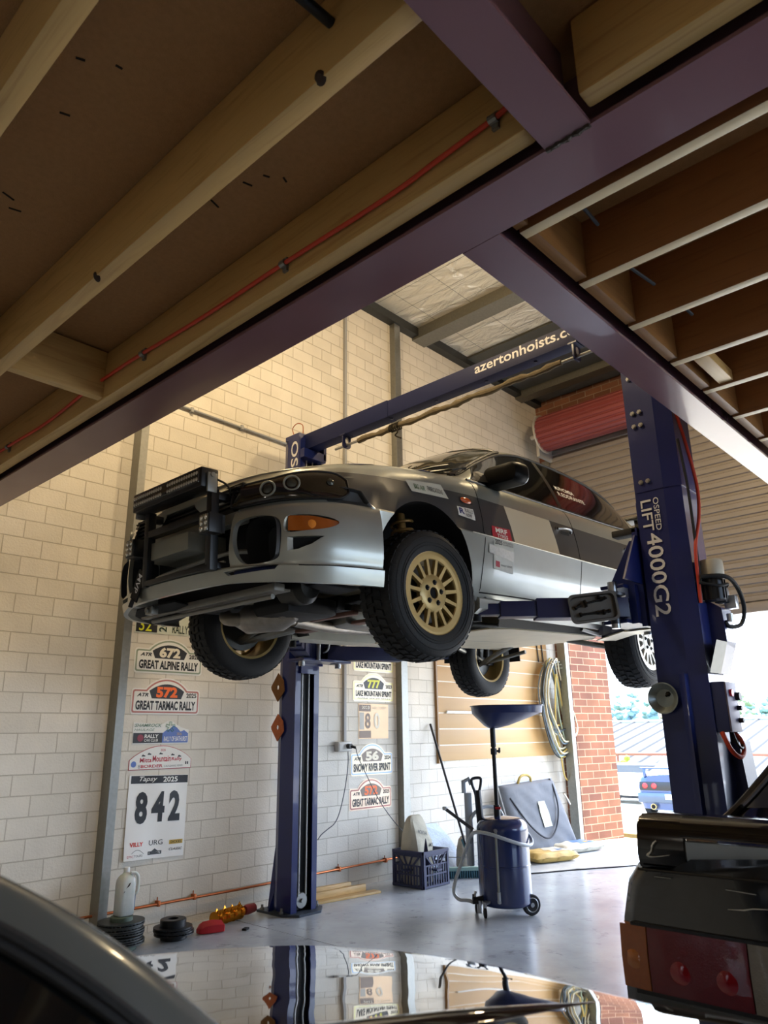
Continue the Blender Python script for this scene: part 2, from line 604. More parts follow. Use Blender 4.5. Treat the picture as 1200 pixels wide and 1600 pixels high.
tag(mb.build('ceiling', m, smooth=0), 'silver foil insulation under the steel roof', 'ceiling', kind='structure')

# roof purlins (C sections across the bay)
def purlin(x, label, wid=0.2):
    mb = MB()
    t = 0.01
    z0 = RZ-0.13
    mb.prism([(x, z0), (x+wid, z0), (x+wid, z0+0.04), (x+wid-t, z0+0.04), (x+wid-t, z0+t), (x+t, z0+t), (x+t, RZ), (x, RZ)], (0, YW, 0), (1, 0, 0), (0, 0, 1), 8.05)
    return tag(mb.build('roof_purlin', mat('dull_galvanised', '#77746a', 0.5, 0.6, 40, 0.25, 0.05, 120), smooth=0), label, 'purlin', 'steel roof purlins')
purlin(5.80, 'galvanised roof purlin across bright foil, farthest from the roller door', 0.22)
purlin(7.15, 'galvanised roof purlin between the brightest foil and the red door drum', 0.16)
purlin(7.98, 'galvanised roof purlin right above the red roller door drum', 0.16)
mb = MB(); mb.bx(4.3, XD, YW-0.1, YW, RZ-0.1, RZ)
tag(mb.build('trim_1', mat('dark_steel_angle', '#3c3d3b', 0.5, 0.6), smooth=0), 'dark steel angle where the block wall meets the roof', 'trim', kind='structure')
# large dark ridge duct-like roof sheet beyond
mb = MB(); mb.bx(6.75, XD, -3.2, YW-0.02, RZ-0.03, RZ-0.005)
tag(mb.build('trim_2', mat('bare_roof_sheet', '#55554f', 0.5, 0.5, 5, 0.2), smooth=0), 'darker roof sheet close to the roller door', 'trim', kind='structure')

# ---------------------------------------------------------------- roller door
dr = thing('door_1', (8.3, 1.2, 2.42), 'raised grey roller shutter door with red drum', 'door', kind='structure')
M_slat = mat('grey_shutter', '#88817b', 0.45, 0.1, 3, 0.06)
M_drum = mat('red_shutter', '#7d3a39', 0.45, 0.0, 4, 0.08)
mb = MB()
pit = 0.0948
prof = []
z = 2.52
while z < 5.05:
    prof += [(8.34, z), (8.34, z+0.012), (8.322, z+0.022), (8.322, z+pit-0.022), (8.34, z+pit-0.012)]
    z += pit
front = [(x, z) for x, z in prof]
for y0, y1 in ((-2.85, 4.6),):
    A = [mb.V((x, y0, z)) for x, z in front]
    B = [mb.V((x, y1, z)) for x, z in front]
    for i in range(len(A)-1):
        mb.face((A[i], A[i+1], B[i+1], B[i]))
mb.build('curtain', M_slat, dr, smooth=30, recalc=True)
mb = MB(); mb.bx(8.3, 8.345, -2.85, 4.6, 2.42, 2.52, 0.008)
mb.build('bottom_bar', M_slat, dr)
mb = MB()
R0 = []
for i in range(120):
    a = 2*PI*i/120
    ph = (i % 6)
    r = 0.24 - (0.016 if ph in (0, 5) else 0.0)
    R0.append((8.06+r*math.cos(a), 5.03+r*math.sin(a)))
mb.prism(R0, (0, 4.5, 0), (1, 0, 0), (0, 0, 1), 7.3)
mb.build('drum', M_drum, dr, smooth=25)
mb = MB()
mb.lathe([(0.0, 0), (0.262, 0), (0.262, 0.02), (0.0, 0.02)], (8.06, 4.5, 5.03), (0, 1, 0), 40)
mb.cyl((8.06, 4.5, 5.03), (8.06, 4.7, 5.03), 0.03)
mb.bx(8.0, 8.48, 4.56, 4.6, 4.72, 5.3)
mb.build('drum_bracket', mat('pale_steel', '#c9c6bd', 0.4, 0.5), dr)
mb = MB()
for yy in (4.6, ):
    mb.prism([(0, 0), (0.11, 0), (0.11, 0.012), (0.012, 0.012), (0.012, 0.075), (0.11, 0.075), (0.11, 0.087), (0, 0.087)], (8.29, yy-0.0, 0), (0, 1, 0), (1, 0, 0), -4.75)
mb.build('guide_rail', M_galv, dr, smooth=0)
mb = MB()
mb.bx(8.18, 8.3, 4.66, 4.80, 3.9, 4.6)
for k in range(6): mb.cyl((8.2, 4.64, 3.95+k*0.12), (8.2, 4.60, 3.95+k*0.12), 0.022)
mb.build('chain_guard', mat('grubby_steel', '#7a766c', 0.5, 0.6, 30, 0.3), dr)

# ---------------------------------------------------------------- steel columns on the block wall
def strut(x0, x1, depth, top, name, label):
    mb = MB()
    t = 0.008
    y0 = YW-depth
    mb.prism([(x0, YW), (x0, y0), (x1, y0), (x1, y0+0.03), (x1-t, y0+0.03), (x1-t, y0+t), (x0+t, y0+t), (x0+t, YW)], (0, 0, 0), (1, 0, 0), (0, 1, 0), top)
    mb.bx(x0+t, x1-0.004, y0+0.02, YW, 0, 0.01)
    return tag(mb.build(name, M_galv, smooth=0), label, 'steel column')
strut(2.485, 2.545, 0.11, RZ-0.1, 'wall_stud', 'galvanised steel wall stud left of the 842 poster')
strut(5.41, 5.50, 0.075, RZ-0.1, 'wall_stud', 'galvanised steel wall stud right of the lit stickers')

# ---------------------------------------------------------------- mezzanine steel
def ibeam(p0, axis, length, w, h, name, label):
    mb = MB()
    t = 0.012
    P = [(-w/2, 0), (w/2, 0), (w/2, t), (t/2, t), (t/2, h-t), (w/2, h-t), (w/2, h), (-w/2, h), (-w/2, h-t), (-t/2, h-t), (-t/2, t), (-w/2, t)]
    if axis == 'Y':
        mb.prism(P, (p0[0], p0[1]+length, p0[2]), (1, 0, 0), (0, 0, 1), length)
    else:
        mb.prism(P, (p0[0], p0[1], p0[2]), (0, 1, 0), (0, 0, 1), length)
    return tag(mb.build(name, M_purple, smooth=0), label, 'steel beam', 'purple steel mezzanine beams')
MZ = 2.64
ibeam((1.49, -3.2, MZ), 'Y', 3.2+YW, 0.185, 0.3, 'steel_beam', 'long purple steel mezzanine beam running diagonally across the photo to the left wall')
ibeam((1.585, 1.045, MZ), 'X', XD-1.585, 0.135, 0.3, 'steel_beam', 'purple steel mezzanine beam edging the hoist bay and passing in front of the right hoist post')
ibeam((-5, 0.645, MZ), 'X', 6.395, 0.125, 0.3, 'steel_beam', 'purple steel mezzanine beam welded to the long beam, coming from the top edge of the photo')
# weld bead at the joint
mb = MB()
mb.tube([(1.398, 0.585+0.004*i*0+0.01*i, MZ-0.001+0.002*math.sin(i*1.7)) for i in range(13)], [0.007+0.002*math.sin(i*2.3) for i in range(13)], 6)
tag(mb.build('weld_bead', mat('burnt_weld', '#3a322c', 0.5, 0.5, 60, 0.5, 0.6, 200)), 'burnt rough weld bead where the two purple beams meet', 'weld')

# flooring boards
mb = MB()
mb.bx(-5, 1.6, -3.2, YW, 2.905, 2.93)
mb.bx(1.6, XD, -3.2, 1.1, 2.925, 2.95)
cbd = tag(mb.build('ceiling_boards', M_board, smooth=0), 'brown particle board mezzanine flooring seen from below', 'ceiling', kind='structure')
rg = random.Random(4)
mb = MB()
for (x, y) in ((.55, 1.55), (.60, 1.75), (.63, 1.5), (.62, 2.2), (.66, 2.25), (1.12, 1.60), (1.14, 1.53), (1.19, 1.50), (1.10, 1.75), (.58, 2.6), (.66, 2.55), (1.16, 3.2), (1.1, 3.3), (1.2, 3.35)):
    l, a = rg.uniform(.008, .022), rg.uniform(-.5, .5)
    mb.box((x, y, 2.9045), (l*2, .006, .003), a)
mb.build('gouge_marks', mat('dark_gouge', '#1c120a', 0.9), cbd, smooth=0)

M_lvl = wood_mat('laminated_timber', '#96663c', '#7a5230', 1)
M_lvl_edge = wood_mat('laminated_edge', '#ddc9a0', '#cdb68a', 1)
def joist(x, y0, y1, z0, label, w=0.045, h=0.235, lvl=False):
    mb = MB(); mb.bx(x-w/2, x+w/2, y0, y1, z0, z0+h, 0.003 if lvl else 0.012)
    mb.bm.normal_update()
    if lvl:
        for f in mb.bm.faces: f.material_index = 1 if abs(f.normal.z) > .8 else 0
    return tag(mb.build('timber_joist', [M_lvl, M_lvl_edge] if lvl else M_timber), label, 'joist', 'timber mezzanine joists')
joist(0.90, -3.2, YW, 2.665, 'pine joist with a dark knot, second from the top left corner of the photo', 0.058)
joist(0.41, -3.2, YW, 2.665, 'pine joist crossing the top left corner of the photo', 0.058)
joist(1.352, 0.72, YW, 2.665, 'pine joist with an orange cable clipped along its side', 0.06)
joist(1.352, -3.2, 0.575, 2.665, 'pine joist beside the long purple beam, above the welded joint', 0.06)
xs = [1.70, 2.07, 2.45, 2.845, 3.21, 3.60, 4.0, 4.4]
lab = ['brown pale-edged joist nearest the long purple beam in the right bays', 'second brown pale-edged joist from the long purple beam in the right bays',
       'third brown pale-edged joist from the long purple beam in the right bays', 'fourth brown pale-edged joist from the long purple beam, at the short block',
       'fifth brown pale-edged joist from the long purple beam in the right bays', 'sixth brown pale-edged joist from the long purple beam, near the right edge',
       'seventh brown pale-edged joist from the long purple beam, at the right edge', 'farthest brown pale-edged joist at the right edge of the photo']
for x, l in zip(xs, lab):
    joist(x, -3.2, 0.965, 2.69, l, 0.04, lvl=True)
M_lvl_x = wood_mat('laminated_blocking', '#8a6236', '#6e4a28', 0)
# nailing plate inside the hoist-side beam, blocking pieces
mb = MB()
for a, c in zip([1.60]+xs, xs+[4.8]):
    mb.bx(a+0.025, c-0.025, 0.93, 0.97, 2.70, 2.92)
tag(mb.build('blocking_timber', M_lvl_x), 'pine blocking between the right joists against the purple beam', 'timber')
def blk(x0, x1, y, z0, h, label, w=0.045):
    mb = MB(); mb.bx(x0, x1, y-w/2, y+w/2, z0, z0+h, 0.004)
    tag(mb.build('timber_block', M_timber_x), label, 'timber block')
blk(0.93, 1.322, 2.925, 2.672, 0.225, 'pine blocking piece between two left joists above the wall stud')
blk(2.885, 3.19, 0.86, 2.70, 0.05, 'short light pine block between joists over the hoist post', 0.06)
blk(0.44, 0.87, 2.965, 2.672, 0.225, 'pine blocking piece between the two top left joists')

# orange cable with saddles
cb = [(1.307, 4.6, 2.745), (1.307, 3.945, 2.735), (1.307, 3.45, 2.722), (1.307, 3.06, 2.75), (1.307, 2.95, 2.752), (1.307, 2.72, 2.752), (1.307, 2.55, 2.748), (1.307, 2.1, 2.728), (1.307, 1.642, 2.726), (1.307, 1.18, 2.716), (1.307, 0.98, 2.728), (1.307, 0.80, 2.74), (1.312, 0.74, 2.76)]
mb = MB(); mb.tube(smoothpath(cb, 6), 0.0075, 8)
ca = thing('power_cable', (1.307, 2.5, 2.73), 'orange power cable clipped along a pine joist', 'cable')
mb.build('cable', M_orange_cable, ca)
for y, z in ((3.945, 2.735), (2.55, 2.748), (1.642, 2.726), (0.80, 2.74)):
    mb = MB(); mb.cyl((1.307, y-0.012, z), (1.307, y+0.012, z), 0.013, n=10); mb.bx(1.312, 1.322, y-0.01, y+0.01, z-0.026, z+0.026)
    mb.build('saddle_clip', M_galv, ca)
# black pipe stub, bolts poking out of the joists
mb = MB(); mb.tube([(0.76, 0.95, 2.80), (0.88, 0.945, 2.80)], 0.013, 12)
tag(mb.build('pipe_stub', M_black), 'black pipe stub poking through the joist at the top edge', 'pipe')
pl = [('threaded rod through the first right joist, near the long purple beam', (1.72, 0.80, 2.76), (1.88, 0.80, 2.745)),
      ('bent threaded rod through the second right joist', (2.09, 0.84, 2.755), (2.30, 0.80, 2.735)),
      ('threaded rod through the third right joist', (2.465, 0.80, 2.765), (2.60, 0.78, 2.74)),
      ('threaded rod stub through the fourth right joist', (2.86, 0.78, 2.755), (2.93, 0.78, 2.755)),
      ('threaded rod stub through the fifth right joist', (3.225, 0.75, 2.755), (3.29, 0.75, 2.755))]
for l, a, c in pl:
    mb = MB(); mb.tube([a, c], 0.006, 8); mb.cyl(a, Vector(a)+Vector((0.012, 0, 0)), 0.018, n=6)
    tag(mb.build('threaded_rod', mat('dark_steel_rod', '#3a3c40', 0.4, 0.8)), l, 'rod', 'rods through the right joists')
# knots on the joist
for k, (x, y, z) in enumerate(((0.871, 0.985, 2.668), (0.875, 2.07, 2.665))):
    mb = MB(); mb.lathe([(0.0, 0.005), (0.010, 0.005), (0.017, 0.0), (0.0, -0.006)], (x+0.004, y, z+0.003), (-1, 0, -0.8), 14)
    kn = mb.build('wood_knot', mat('dark_knot', '#2a180c', 0.7))
    tag(kn, ['round dark knot in the joist below the pipe stub', 'round dark knot in the joist above the orange cable'][k], 'knot')

# high-bay lamps under the roof (out of the photo, they light the upper wall)
def highbay(x, y, z, e, label):
    t = thing('high_bay_lamp', (x, y, z), label, 'lamp', 'high bay lamps')
    mb = MB(); mb.lathe([(0.0, 0.28), (0.07, 0.27), (0.08, 0.14), (0.22, 0.0), (0.21, 0.0), (0.07, 0.12), (0.0, 0.12)], (x, y, z), (0, 0, 1), 32)
    mb.build('lamp_shade', M_steel, t)
    mb = MB(); mb.cyl((x, y, z+0.28), (x, y, RZ-0.005), 0.008, n=8); mb.build('lamp_cord', M_black, t)
    mb = MB(); mb.lathe([(0.0, 0.1), (0.11, 0.09), (0.1, 0.07), (0.0, 0.06)], (x, y, z), (0, 0, 1), 24)
    mb.build('bulb', mat('lamp_glow', '#fff0d0', 0.5, emit=('#ffdca8', 6.0)), t)
    lo = lamp('lamp_light', 'POINT', (x, y, z-0.06), (0, 0, -1), e, (1.0, 0.76, 0.45), shadow_soft_size=0.12)
    return t
highbay(2.2, 3.0, 5.1, LAMP_HIGH*4, 'steel high bay lamp over the front of the hoist bay')
highbay(5.2, 1.9, 5.1, LAMP_HIGH*3, 'steel high bay lamp over the hoist bay near the roller door')

# unseen fill lights added behind the camera, shaped as battens under the mezzanine
def batten(x, y, e, label):
    t = thing('added_fill_lamp', (x, y, 2.6), label, 'lamp', 'added fill lights')
    mb = MB(); mb.bx(x-.6, x+.6, y-.05, y+.05, 2.62, 2.662, .004); mb.build('fill_housing', M_white, t)
    mb = MB(); mb.cyl((x-.58, y, 2.605), (x+.58, y, 2.605), .014, n=12); mb.build('fill_tube', mat('fill_glow', '#ffffff', 0.5, emit=('#fff2dc', 8.0)), t)
    lamp('fill_light', 'AREA', (x, y, 2.58), (0, 0, -1), e, (1.0, .93, .82), shape='RECTANGLE', size=1.2, size_y=.08)
batten(-2.2, 2.2, FILL_BAY, 'added batten-shaped fill light under the mezzanine towards the block wall')
batten(-1.6, -1.6, FILL_BAY, 'added batten-shaped fill light under the mezzanine behind the camera')
# ================================================================ two post hoist
H = thing('vehicle_hoist', (3.9, 3.0, 0), 'navy blue two post car hoist lifting the silver rally car', 'car hoist')
M_lett = mat('white_lettering', '#d9dadc', 0.5)
M_navy_d = mat('navy_arm_paint', '#151d47', 0.38, 0, 8, 0.15, 0.03, 60)
X0, X1 = 3.79, 4.035
COLH = 3.70
def wx(y0, s):            # s=+1: left column (opens to -Y), s=-1: right column
    return lambda d: y0 + s*d
def column(yo, s, name, D):
    """yo is the open edge next to the car, s points away from the car"""
    f = lambda d: yo + s*d
    mb = MB()
    t = 0.007
    o = [(X0, 0), (X0, 0.16), (X0+0.022, D), (X1, D), (X1, 0), (X1-0.05, 0), (X1-0.05, t), (X1-t, t), (X1-t, D-t), (X0+0.027, D-t), (X0+t, 0.158), (X0+t, t), (X0+0.055, t), (X0+0.055, 0)]
    poly = [(x, f(d)) for x, d in o]
    mb.prism(poly, (0, 0, 0.012), (1, 0, 0), (0, 1, 0), COLH-0.012)
    c = mb.build(name, M_navy, H, smooth=0)
    # sleeve joint, upper section slightly larger
    mb = MB()
    q = [(X0-0.004, 0.012), (X0-0.004, 0.162), (X0+0.019, D+.004), (X1+0.004, D+.004), (X1+0.004, D-.003), (X0+0.024, D-.003), (X0+0.002, 0.158), (X0+0.002, 0.012)]
    mb.prism([(x, f(d)) for x, d in q], (0, 0, 2.49), (1, 0, 0), (0, 1, 0), COLH-2.49-0.02)
    mb.build('sleeve', M_navy, c, smooth=0)
    mb = MB()
    for zz in (2.545, 2.88, 2.96, 3.18):
        for d in (0.045, 0.085):
            mb.cyl((X0-0.004, f(d), zz), (X0-0.014, f(d), zz), 0.014, n=6)
            mb.cyl((X0-0.014, f(d), zz), (X0-0.018, f(d), zz), 0.008, n=8)
    mb.build('bolt', M_steel if s < 0 else M_navy_d, c)
    # black inner strip, cables
    mb = MB(); mb.bx(X0+0.02, X1-0.02, f(0.055), f(0.065), 0.02, COLH-0.05)
    mb.build('inner_cover', M_black, c, smooth=0)
    for x in (X0+0.085, X0+0.155):
        mb = MB(); mb.cyl((x, f(0.018), 0.12), (x, f(0.018), COLH-0.1), 0.006, n=8)
        mb.build('lift_cable', mat('pale_cable', '#c9c9c4', 0.4, 0.3), c)
    # pulley wheel
    mb = MB(); mb.lathe([(0.0, -0.016), (0.05, -0.016), (0.055, -0.008), (0.044, 0.0), (0.055, 0.008), (0.05, 0.016), (0.0, 0.016)], (X0+0.115, f(0.03), 0.085), (0, 1, 0), 28)
    mb.cyl((X0+0.115, f(0.0), 0.085), (X0+0.115, f(0.05), 0.085), 0.014, n=8)
    mb.build('pulley', mat('worn_steel', '#8b8b88', 0.35, 0.85, 30, 0.2), c)
    # base plate with chamfered nose and foot gussets
    mb = MB()
    bp_ = [(X0-0.055, 0.32), (X0-0.055, 0.03), (X0+0.02, -0.075), (X1-0.02, -0.075), (X1+0.09, 0.03), (X1+0.09, 0.32)]
    mb.prism([(x, f(d)) for x, d in bp_], (0, 0, 0), (1, 0, 0), (0, 1, 0), 0.016)
    mb.build('base_plate', mat('scuffed_plate', '#3c4450', 0.5, 0.4, 30, 0.3), H, smooth=0)
    mb = MB()
    mb.prism([(0, 0), (0.07, 0), (0.0, 0.42)], (X0+0.02, f(D), 0.012), (0, s, 0), (0, 0, 1), 0.008)
    mb.prism([(0, 0), (-0.05, 0), (0.0, 0.12)], (X0, f(0.2), 0.012), (1, 0, 0), (0, 0, 1), 0.008)
    mb.build('gusset', M_navy, c, smooth=0)
    for x, d in ((X0-0.035, 0.06), (X1+0.06, 0.06), (X0-0.035, 0.28), (X1+0.06, 0.28)):
        mb = MB(); mb.cyl((x, f(d), 0.0), (x, f(d), 0.05), 0.009, n=8); mb.cyl((x, f(d), 0.016), (x, f(d), 0.03), 0.017, n=6)
        mb.build('anchor_bolt', mat('dusty_bolt', '#8c8a84', 0.5, 0.7), H)
    return c
YL, YR = 4.45, 1.585
cl = column(YL, 1, 'column', .215)
crr = column(YR, -1, 'column', .25)

# lettering
def face_text(s, box, parent, bold=0.02, yl=True, mat_=None, rot=True, name='lettering'):
    """text on the -X face reading top to bottom: y box in world Y (decreasing = right), z box"""
    mb = MB()
    ya, yb, za, zb = box      # glyph up runs from ya to yb (world Y), text runs from za down to zb
    v, fs = text2d(s, bold)
    V = [mb.V((X0-0.0055, ya+(yb-ya)*q[1], za+(zb-za)*q[0])) for q in v]
    for f in fs: mb.face([V[i] for i in f])
    return mb.build(name, mat_ or M_lett, parent, smooth=0)
face_text('LIFT', (1.558, 1.500, 2.44, 2.265), crr, 0.01)
face_text('OSPEED', (1.488, 1.458, 2.445, 2.26), crr, 0.005)
face_text('4000G2', (1.548, 1.465, 2.25, 1.80), crr, 0.012)
# left column letters sit on its -X face but face the camera the same way
face_text('OSPEED', (4.565, 4.475, 3.67, 3.00), cl, 0.012)

# overhead beam, 120 x 110
M_beam = mat('beam_navy', '#161e45', 0.55, 0, 6, 0.1, spec=0.25)
mb = MB(); mb.bx(3.86, 3.965, YR-0.1, YL+0.13, 3.60, 3.735, 0.004)
ob = mb.build('overhead_beam', M_beam, H)
mb = MB(); mb.bx(3.856, 3.968, YL-0.95, YL+0.13, 3.596, 3.739, 0.003)
mb.build('beam_sleeve', M_beam, ob)
mb = MB()
v, fs = text2d('azertonhoists.com', 0.015)
V = [mb.V((3.8585, 2.66-(2.66-1.78)*q[0], 3.655+0.075*q[1])) for q in v]
for f in fs: mb.face([V[i] for i in f])
mb.build('lettering', M_lett, ob, smooth=0)
mb = MB()
for y in (3.5, 3.05, 2.6, 2.2):
    mb.cyl((3.91, y, 3.601), (3.91, y, 3.592), 0.012, n=6)
mb.build('bolt', M_navy_d, ob)
# top caps with cable pulley brackets
for yo, s in ((YL, 1), (YR, -1)):
    f = lambda d: yo+s*d
    mb = MB()
    mb.bx(X0+0.001, X0+0.25, f(-0.05), f(0.06), 3.50, 3.58, 0.003)
    mb.bx(X1-0.02, X1+0.01, f(-0.05), f(0.2), 3.52, 3.74)
    mb.bx(X0, X1, f(0.02), f(0.2), 3.70, 3.74)
    mb.build('top_bracket', M_navy, H, smooth=0)
mb = MB(); mb.tube(smoothpath([(3.8, 4.55, 3.74), (3.79, 4.56, 3.80), (3.79, 4.50, 3.83), (3.80, 4.44, 3.80), (3.80, 4.43, 3.72)], 6), 0.004, 6)
mb.build('wire_loop', M_copper, H)
# shut-off bar hanging on two brackets, foam wrapped
for y in (4.0, 1.9):
    mb = MB()
    mb.prism(rrect(-0.045, -0.115, 0.045, 0.03, 0.03), (3.90, y+0.006, 3.60), (1, 0, 0), (0, 0, 1), 0.012)
    mb.bx(3.85, 3.95, y-0.03, y+0.03, 3.592, 3.602)
    br_ = mb.build('hanger_bracket', M_navy_d, ob)
    mb = MB(); mb.prism(rrect(-0.016, -0.075, 0.016, -0.02, 0.015), (3.90, y+0.0075, 3.60), (1, 0, 0), (0, 0, 1), 0.015)
    mb.build('slot', M_white, br_)
mb = MB(); mb.cyl((3.90, 4.13, 3.515), (3.90, 1.4, 3.515), 0.011, n=10)
sb = mb.build('shut_off_bar', M_steel, H)
path = [(3.90, 3.86-0.05*i, 3.512+0.006*math.sin(i*0.9)) for i in range(38)]
mb = MB(); mb.tube(path, [0.022+0.004*math.sin(i*1.3)+0.004*math.sin(i*2.9) for i in range(38)], 10)
mb.build('foam_wrap', mat('old_foam', '#6f6450', 0.9, 0, 30, 0.25, 0.5, 90), sb)
mb = MB()
for k in range(5):
    y = 3.42+0.02*k
    mb.tube([(3.90+0.03*math.cos(a), y+0.006*math.sin(a*2), 3.51+0.03*math.sin(a)) for a in [2*PI*i/10 for i in range(10)]], 0.005, 5, closed=True)
mb.tube(smoothpath([(3.89, 3.43, 3.50), (3.88, 3.42, 3.45), (3.90, 3.46, 3.44), (3.90, 3.40, 3.40)], 5), 0.006, 6)
mb.build('cord_knot', mat('dark_cord', '#2a2620', 0.9), sb)

# carriages and arms ------------------------------------------------
def arm(pivot, tip, w, h, z, parent=H, name='lift_arm', mt=None, pad=True, padh=0.06):
    p, q = Vector((pivot[0], pivot[1], z)), Vector((tip[0], tip[1], z))
    d = (q-p)
    a = MB()
    a.beam(p-d.normalized()*0.06, p+d*0.58, w, h, 0.004, (0, 0, 1))
    ar = a.build(name, mt or M_navy_d, parent)
    a = MB(); a.beam(p+d*0.5, p+d*0.84, w*0.82, h*0.78, 0.003, (0, 0, 1)); a.build('arm_stage', mt or M_navy_d, ar)
    a = MB(); a.beam(p+d*0.8, q, w*0.66, h*0.55, 0.003, (0, 0, 1)); a.build('arm_tip', mt or M_navy_d, ar)
    if pad:
        a = MB()
        a.cyl(q+Vector((0, 0, -0.06)), q+Vector((0, 0, padh-0.02)), 0.022)
        a.lathe([(0.0, 0), (0.05, 0), (0.058, 0.01), (0.058, 0.024), (0.0, 0.024)], q+Vector((0, 0, padh-0.024)), (0, 0, 1), 24)
        a.build('lifting_pad', M_rubber, ar)
    a = MB(); a.cyl(p+Vector((0, 0, -h/2-0.03)), p+Vector((0, 0, h/2+0.04)), 0.026, n=16)
    a.lathe([(0.0, 0), (0.065, 0), (0.065, 0.014), (0.0, 0.014)], p+Vector((0, 0, h/2+0.012)), (0, 0, 1), 24)
    a.build('arm_pin', mat('greasy_steel', '#4c4d50', 0.35, 0.8), ar)
    return ar
# right column carriage
mb = MB()
mb.bx(3.83, 4.0, YR-0.02, YR+0.02, 1.70, 2.45)
mb.bx(3.80, 4.03, YR+0.02, YR+0.05, 1.76, 2.30)
mb.bx(3.70, 4.14, YR+0.085, YR+0.22, 1.965, 1.985, 0.004)
mb.bx(3.70, 4.14, YR+0.085, YR+0.22, 1.775, 1.795, 0.004)
mb.bx(3.76, 4.08, YR+0.05, YR+0.09, 1.775, 1.985)
mb.prism([(0, 0), (0.22, 0.0), (0.03, 0.27), (0, 0.27)], (3.80, YR+0.02, 1.985), (-1, 0, 0), (0, 0, 1), 0.012)
mb.prism([(0, 0), (0.17, 0.0), (0.02, 0.25), (0, 0.25)], (3.80, YR+0.05, 1.985), (0, 1, 0), (0, 0, 1), 0.012)
cg = mb.build('carriage', M_navy, H, smooth=0)
mb = MB(); mb.cyl((3.7, YR+0.15, 1.75), (3.7, YR+0.15, 2.0), 0.024); mb.cyl((4.1, YR+0.15, 1.75), (4.1, YR+0.15, 2.0), 0.024)
mb.build('pivot_pin', M_steel, cg)
arm((3.70, YR+0.15), (3.19, 2.27), 0.12, 0.105, 1.856, padh=.075)
M_arm_l = mat('worn_galv_arm', '#b9b4a2', 0.4, 0.5, 12, 0.2)
ra = arm((4.06, YR+0.14), (4.55, 2.22), 0.12, 0.10, 1.86)
mb = MB(); mb.beam((4.06, YR+0.10, 1.80), (4.52, 2.20, 1.80), 0.13, 0.006, 0.0, (0, 0, 1))
mb.bx(3.98, 4.14, YR+0.05, YR+0.24, 1.766, 1.773)
mb.build('underside_plate', M_arm_l, ra)
# door-bumper rubber on the column
mb = MB(); mb.bx(3.80, 3.88, YR+0.02, YR+0.17, 2.27, 2.31, 0.01); mb.build('door_buffer', M_rubber, H)
# left column carriage
mb = MB()
mb.bx(3.83, 4.0, YL-0.02, YL+0.02, 1.70, 2.45)
mb.bx(3.80, 4.03, YL-0.05, YL-0.02, 1.76, 2.30)
mb.bx(3.66, 4.16, YL-0.24, YL-0.05, 1.985, 2.005, 0.004)
mb.bx(3.66, 4.16, YL-0.24, YL-0.05, 1.775, 1.795, 0.004)
mb.bx(3.66, 4.16, YL-0.07, YL-0.05, 1.795, 1.985)
cg2 = mb.build('carriage', M_navy, H, smooth=0)
mb = MB()
for x in (3.72, 4.1):
    mb.cyl((x, YL-0.15, 1.74), (x, YL-0.15, 2.03), 0.024)
mb.build('pivot_pin', M_steel, cg2)
mb = MB(); mb.tube(smoothpath([(3.86, YL-0.24, 1.84), (3.86, YL-0.29, 1.86), (3.86, YL-0.30, 1.92), (3.86, YL-0.26, 1.96), (3.86, YL-0.22, 1.95)], 6), 0.008, 8)
mb.cyl((3.80, YL-0.25, 1.78), (3.80, YL-0.25, 1.97), 0.016, n=12)
mb.build('release_ring', M_steel, cg2)
arm((4.06, YL-0.14), (4.9, 3.82), 0.13, 0.11, 1.855)
arm((3.74, YL-0.14), (3.19, 3.78), 0.12, 0.10, 1.855)

# right column fittings ----------------------------------------------
M_motor = mat('motor_grey', '#b4ae9c', 0.5, 0.1, 20, 0.1)
pu = None
mb = MB()
mb.prism([(0, 1.88), (0.07, 1.83), (0.075, 1.66), (0.02, 1.50), (0.0, 1.50)], (3.935, 1.335, 0), (0, -1, 0), (0, 0, 1), -0.14)
pb = mb.build('power_unit_bracket', M_navy, H, smooth=0)
mb = MB(); mb.flat([(-0.151, 0), (0.0, 0), (0.0, 0.165), (-0.151, 0.165)], (3.936, 1.3145, 1.4985), (1, 0, 0), Vector((0, -0.055, 0.16)).normalized())
mb.build('lit_underside', mat('bracket_lit_underside', '#66665e', 0.4, 0.4, 20, 0.3), pb)  # floor light on the sloped underside, put into its pale colour
mb = MB()
mb.lathe([(0.0, 0.0), (0.058, 0.0), (0.06, 0.03), (0.06, 0.09), (0.054, 0.10), (0.0, 0.105)], (3.90, 1.275, 1.975), (0, 0, 1), 28)
pu = mb.build('motor', M_motor, H)
mb = MB()
mb.lathe([(0.0, 0), (0.052, 0), (0.052, 0.11), (0.0, 0.11)], (3.90, 1.275, 1.865), (0, 0, 1), 24)
for k in range(10):
    a = 2*PI*k/10
    mb.beam((3.90+0.052*math.cos(a), 1.275+0.052*math.sin(a), 1.87), (3.90+0.052*math.cos(a), 1.275+0.052*math.sin(a), 1.97), 0.012, 0.006)
mb.bx(3.95, 4.02, 1.24, 1.30, 1.86, 1.94, 0.006)
mb.build('pump_body', mat('pump_dark', '#2b2d30', 0.4, 0.5), pu)
mb = MB(); mb.bx(4.0, 4.05, 1.21, 1.27, 1.83, 1.90, 0.006); mb.cyl((3.97, 1.24, 1.80), (3.97, 1.24, 1.76), 0.016, n=12)
mb.build('valve_block', mat('valve_pale', '#c4c7c9', 0.35, 0.6), pu)
mb = MB(); mb.bx(3.82, 3.97, 1.27, 1.335, 1.215, 1.455, 0.006)
bx_ = mb.build('control_box', mat('box_dark', '#27305a', 0.45), H)
mb = MB(); mb.bx(3.822, 3.968, 1.262, 1.27, 1.217, 1.453, 0.002); mb.build('box_front', mat('box_front', '#6a6272', 0.5, 0.1), bx_)
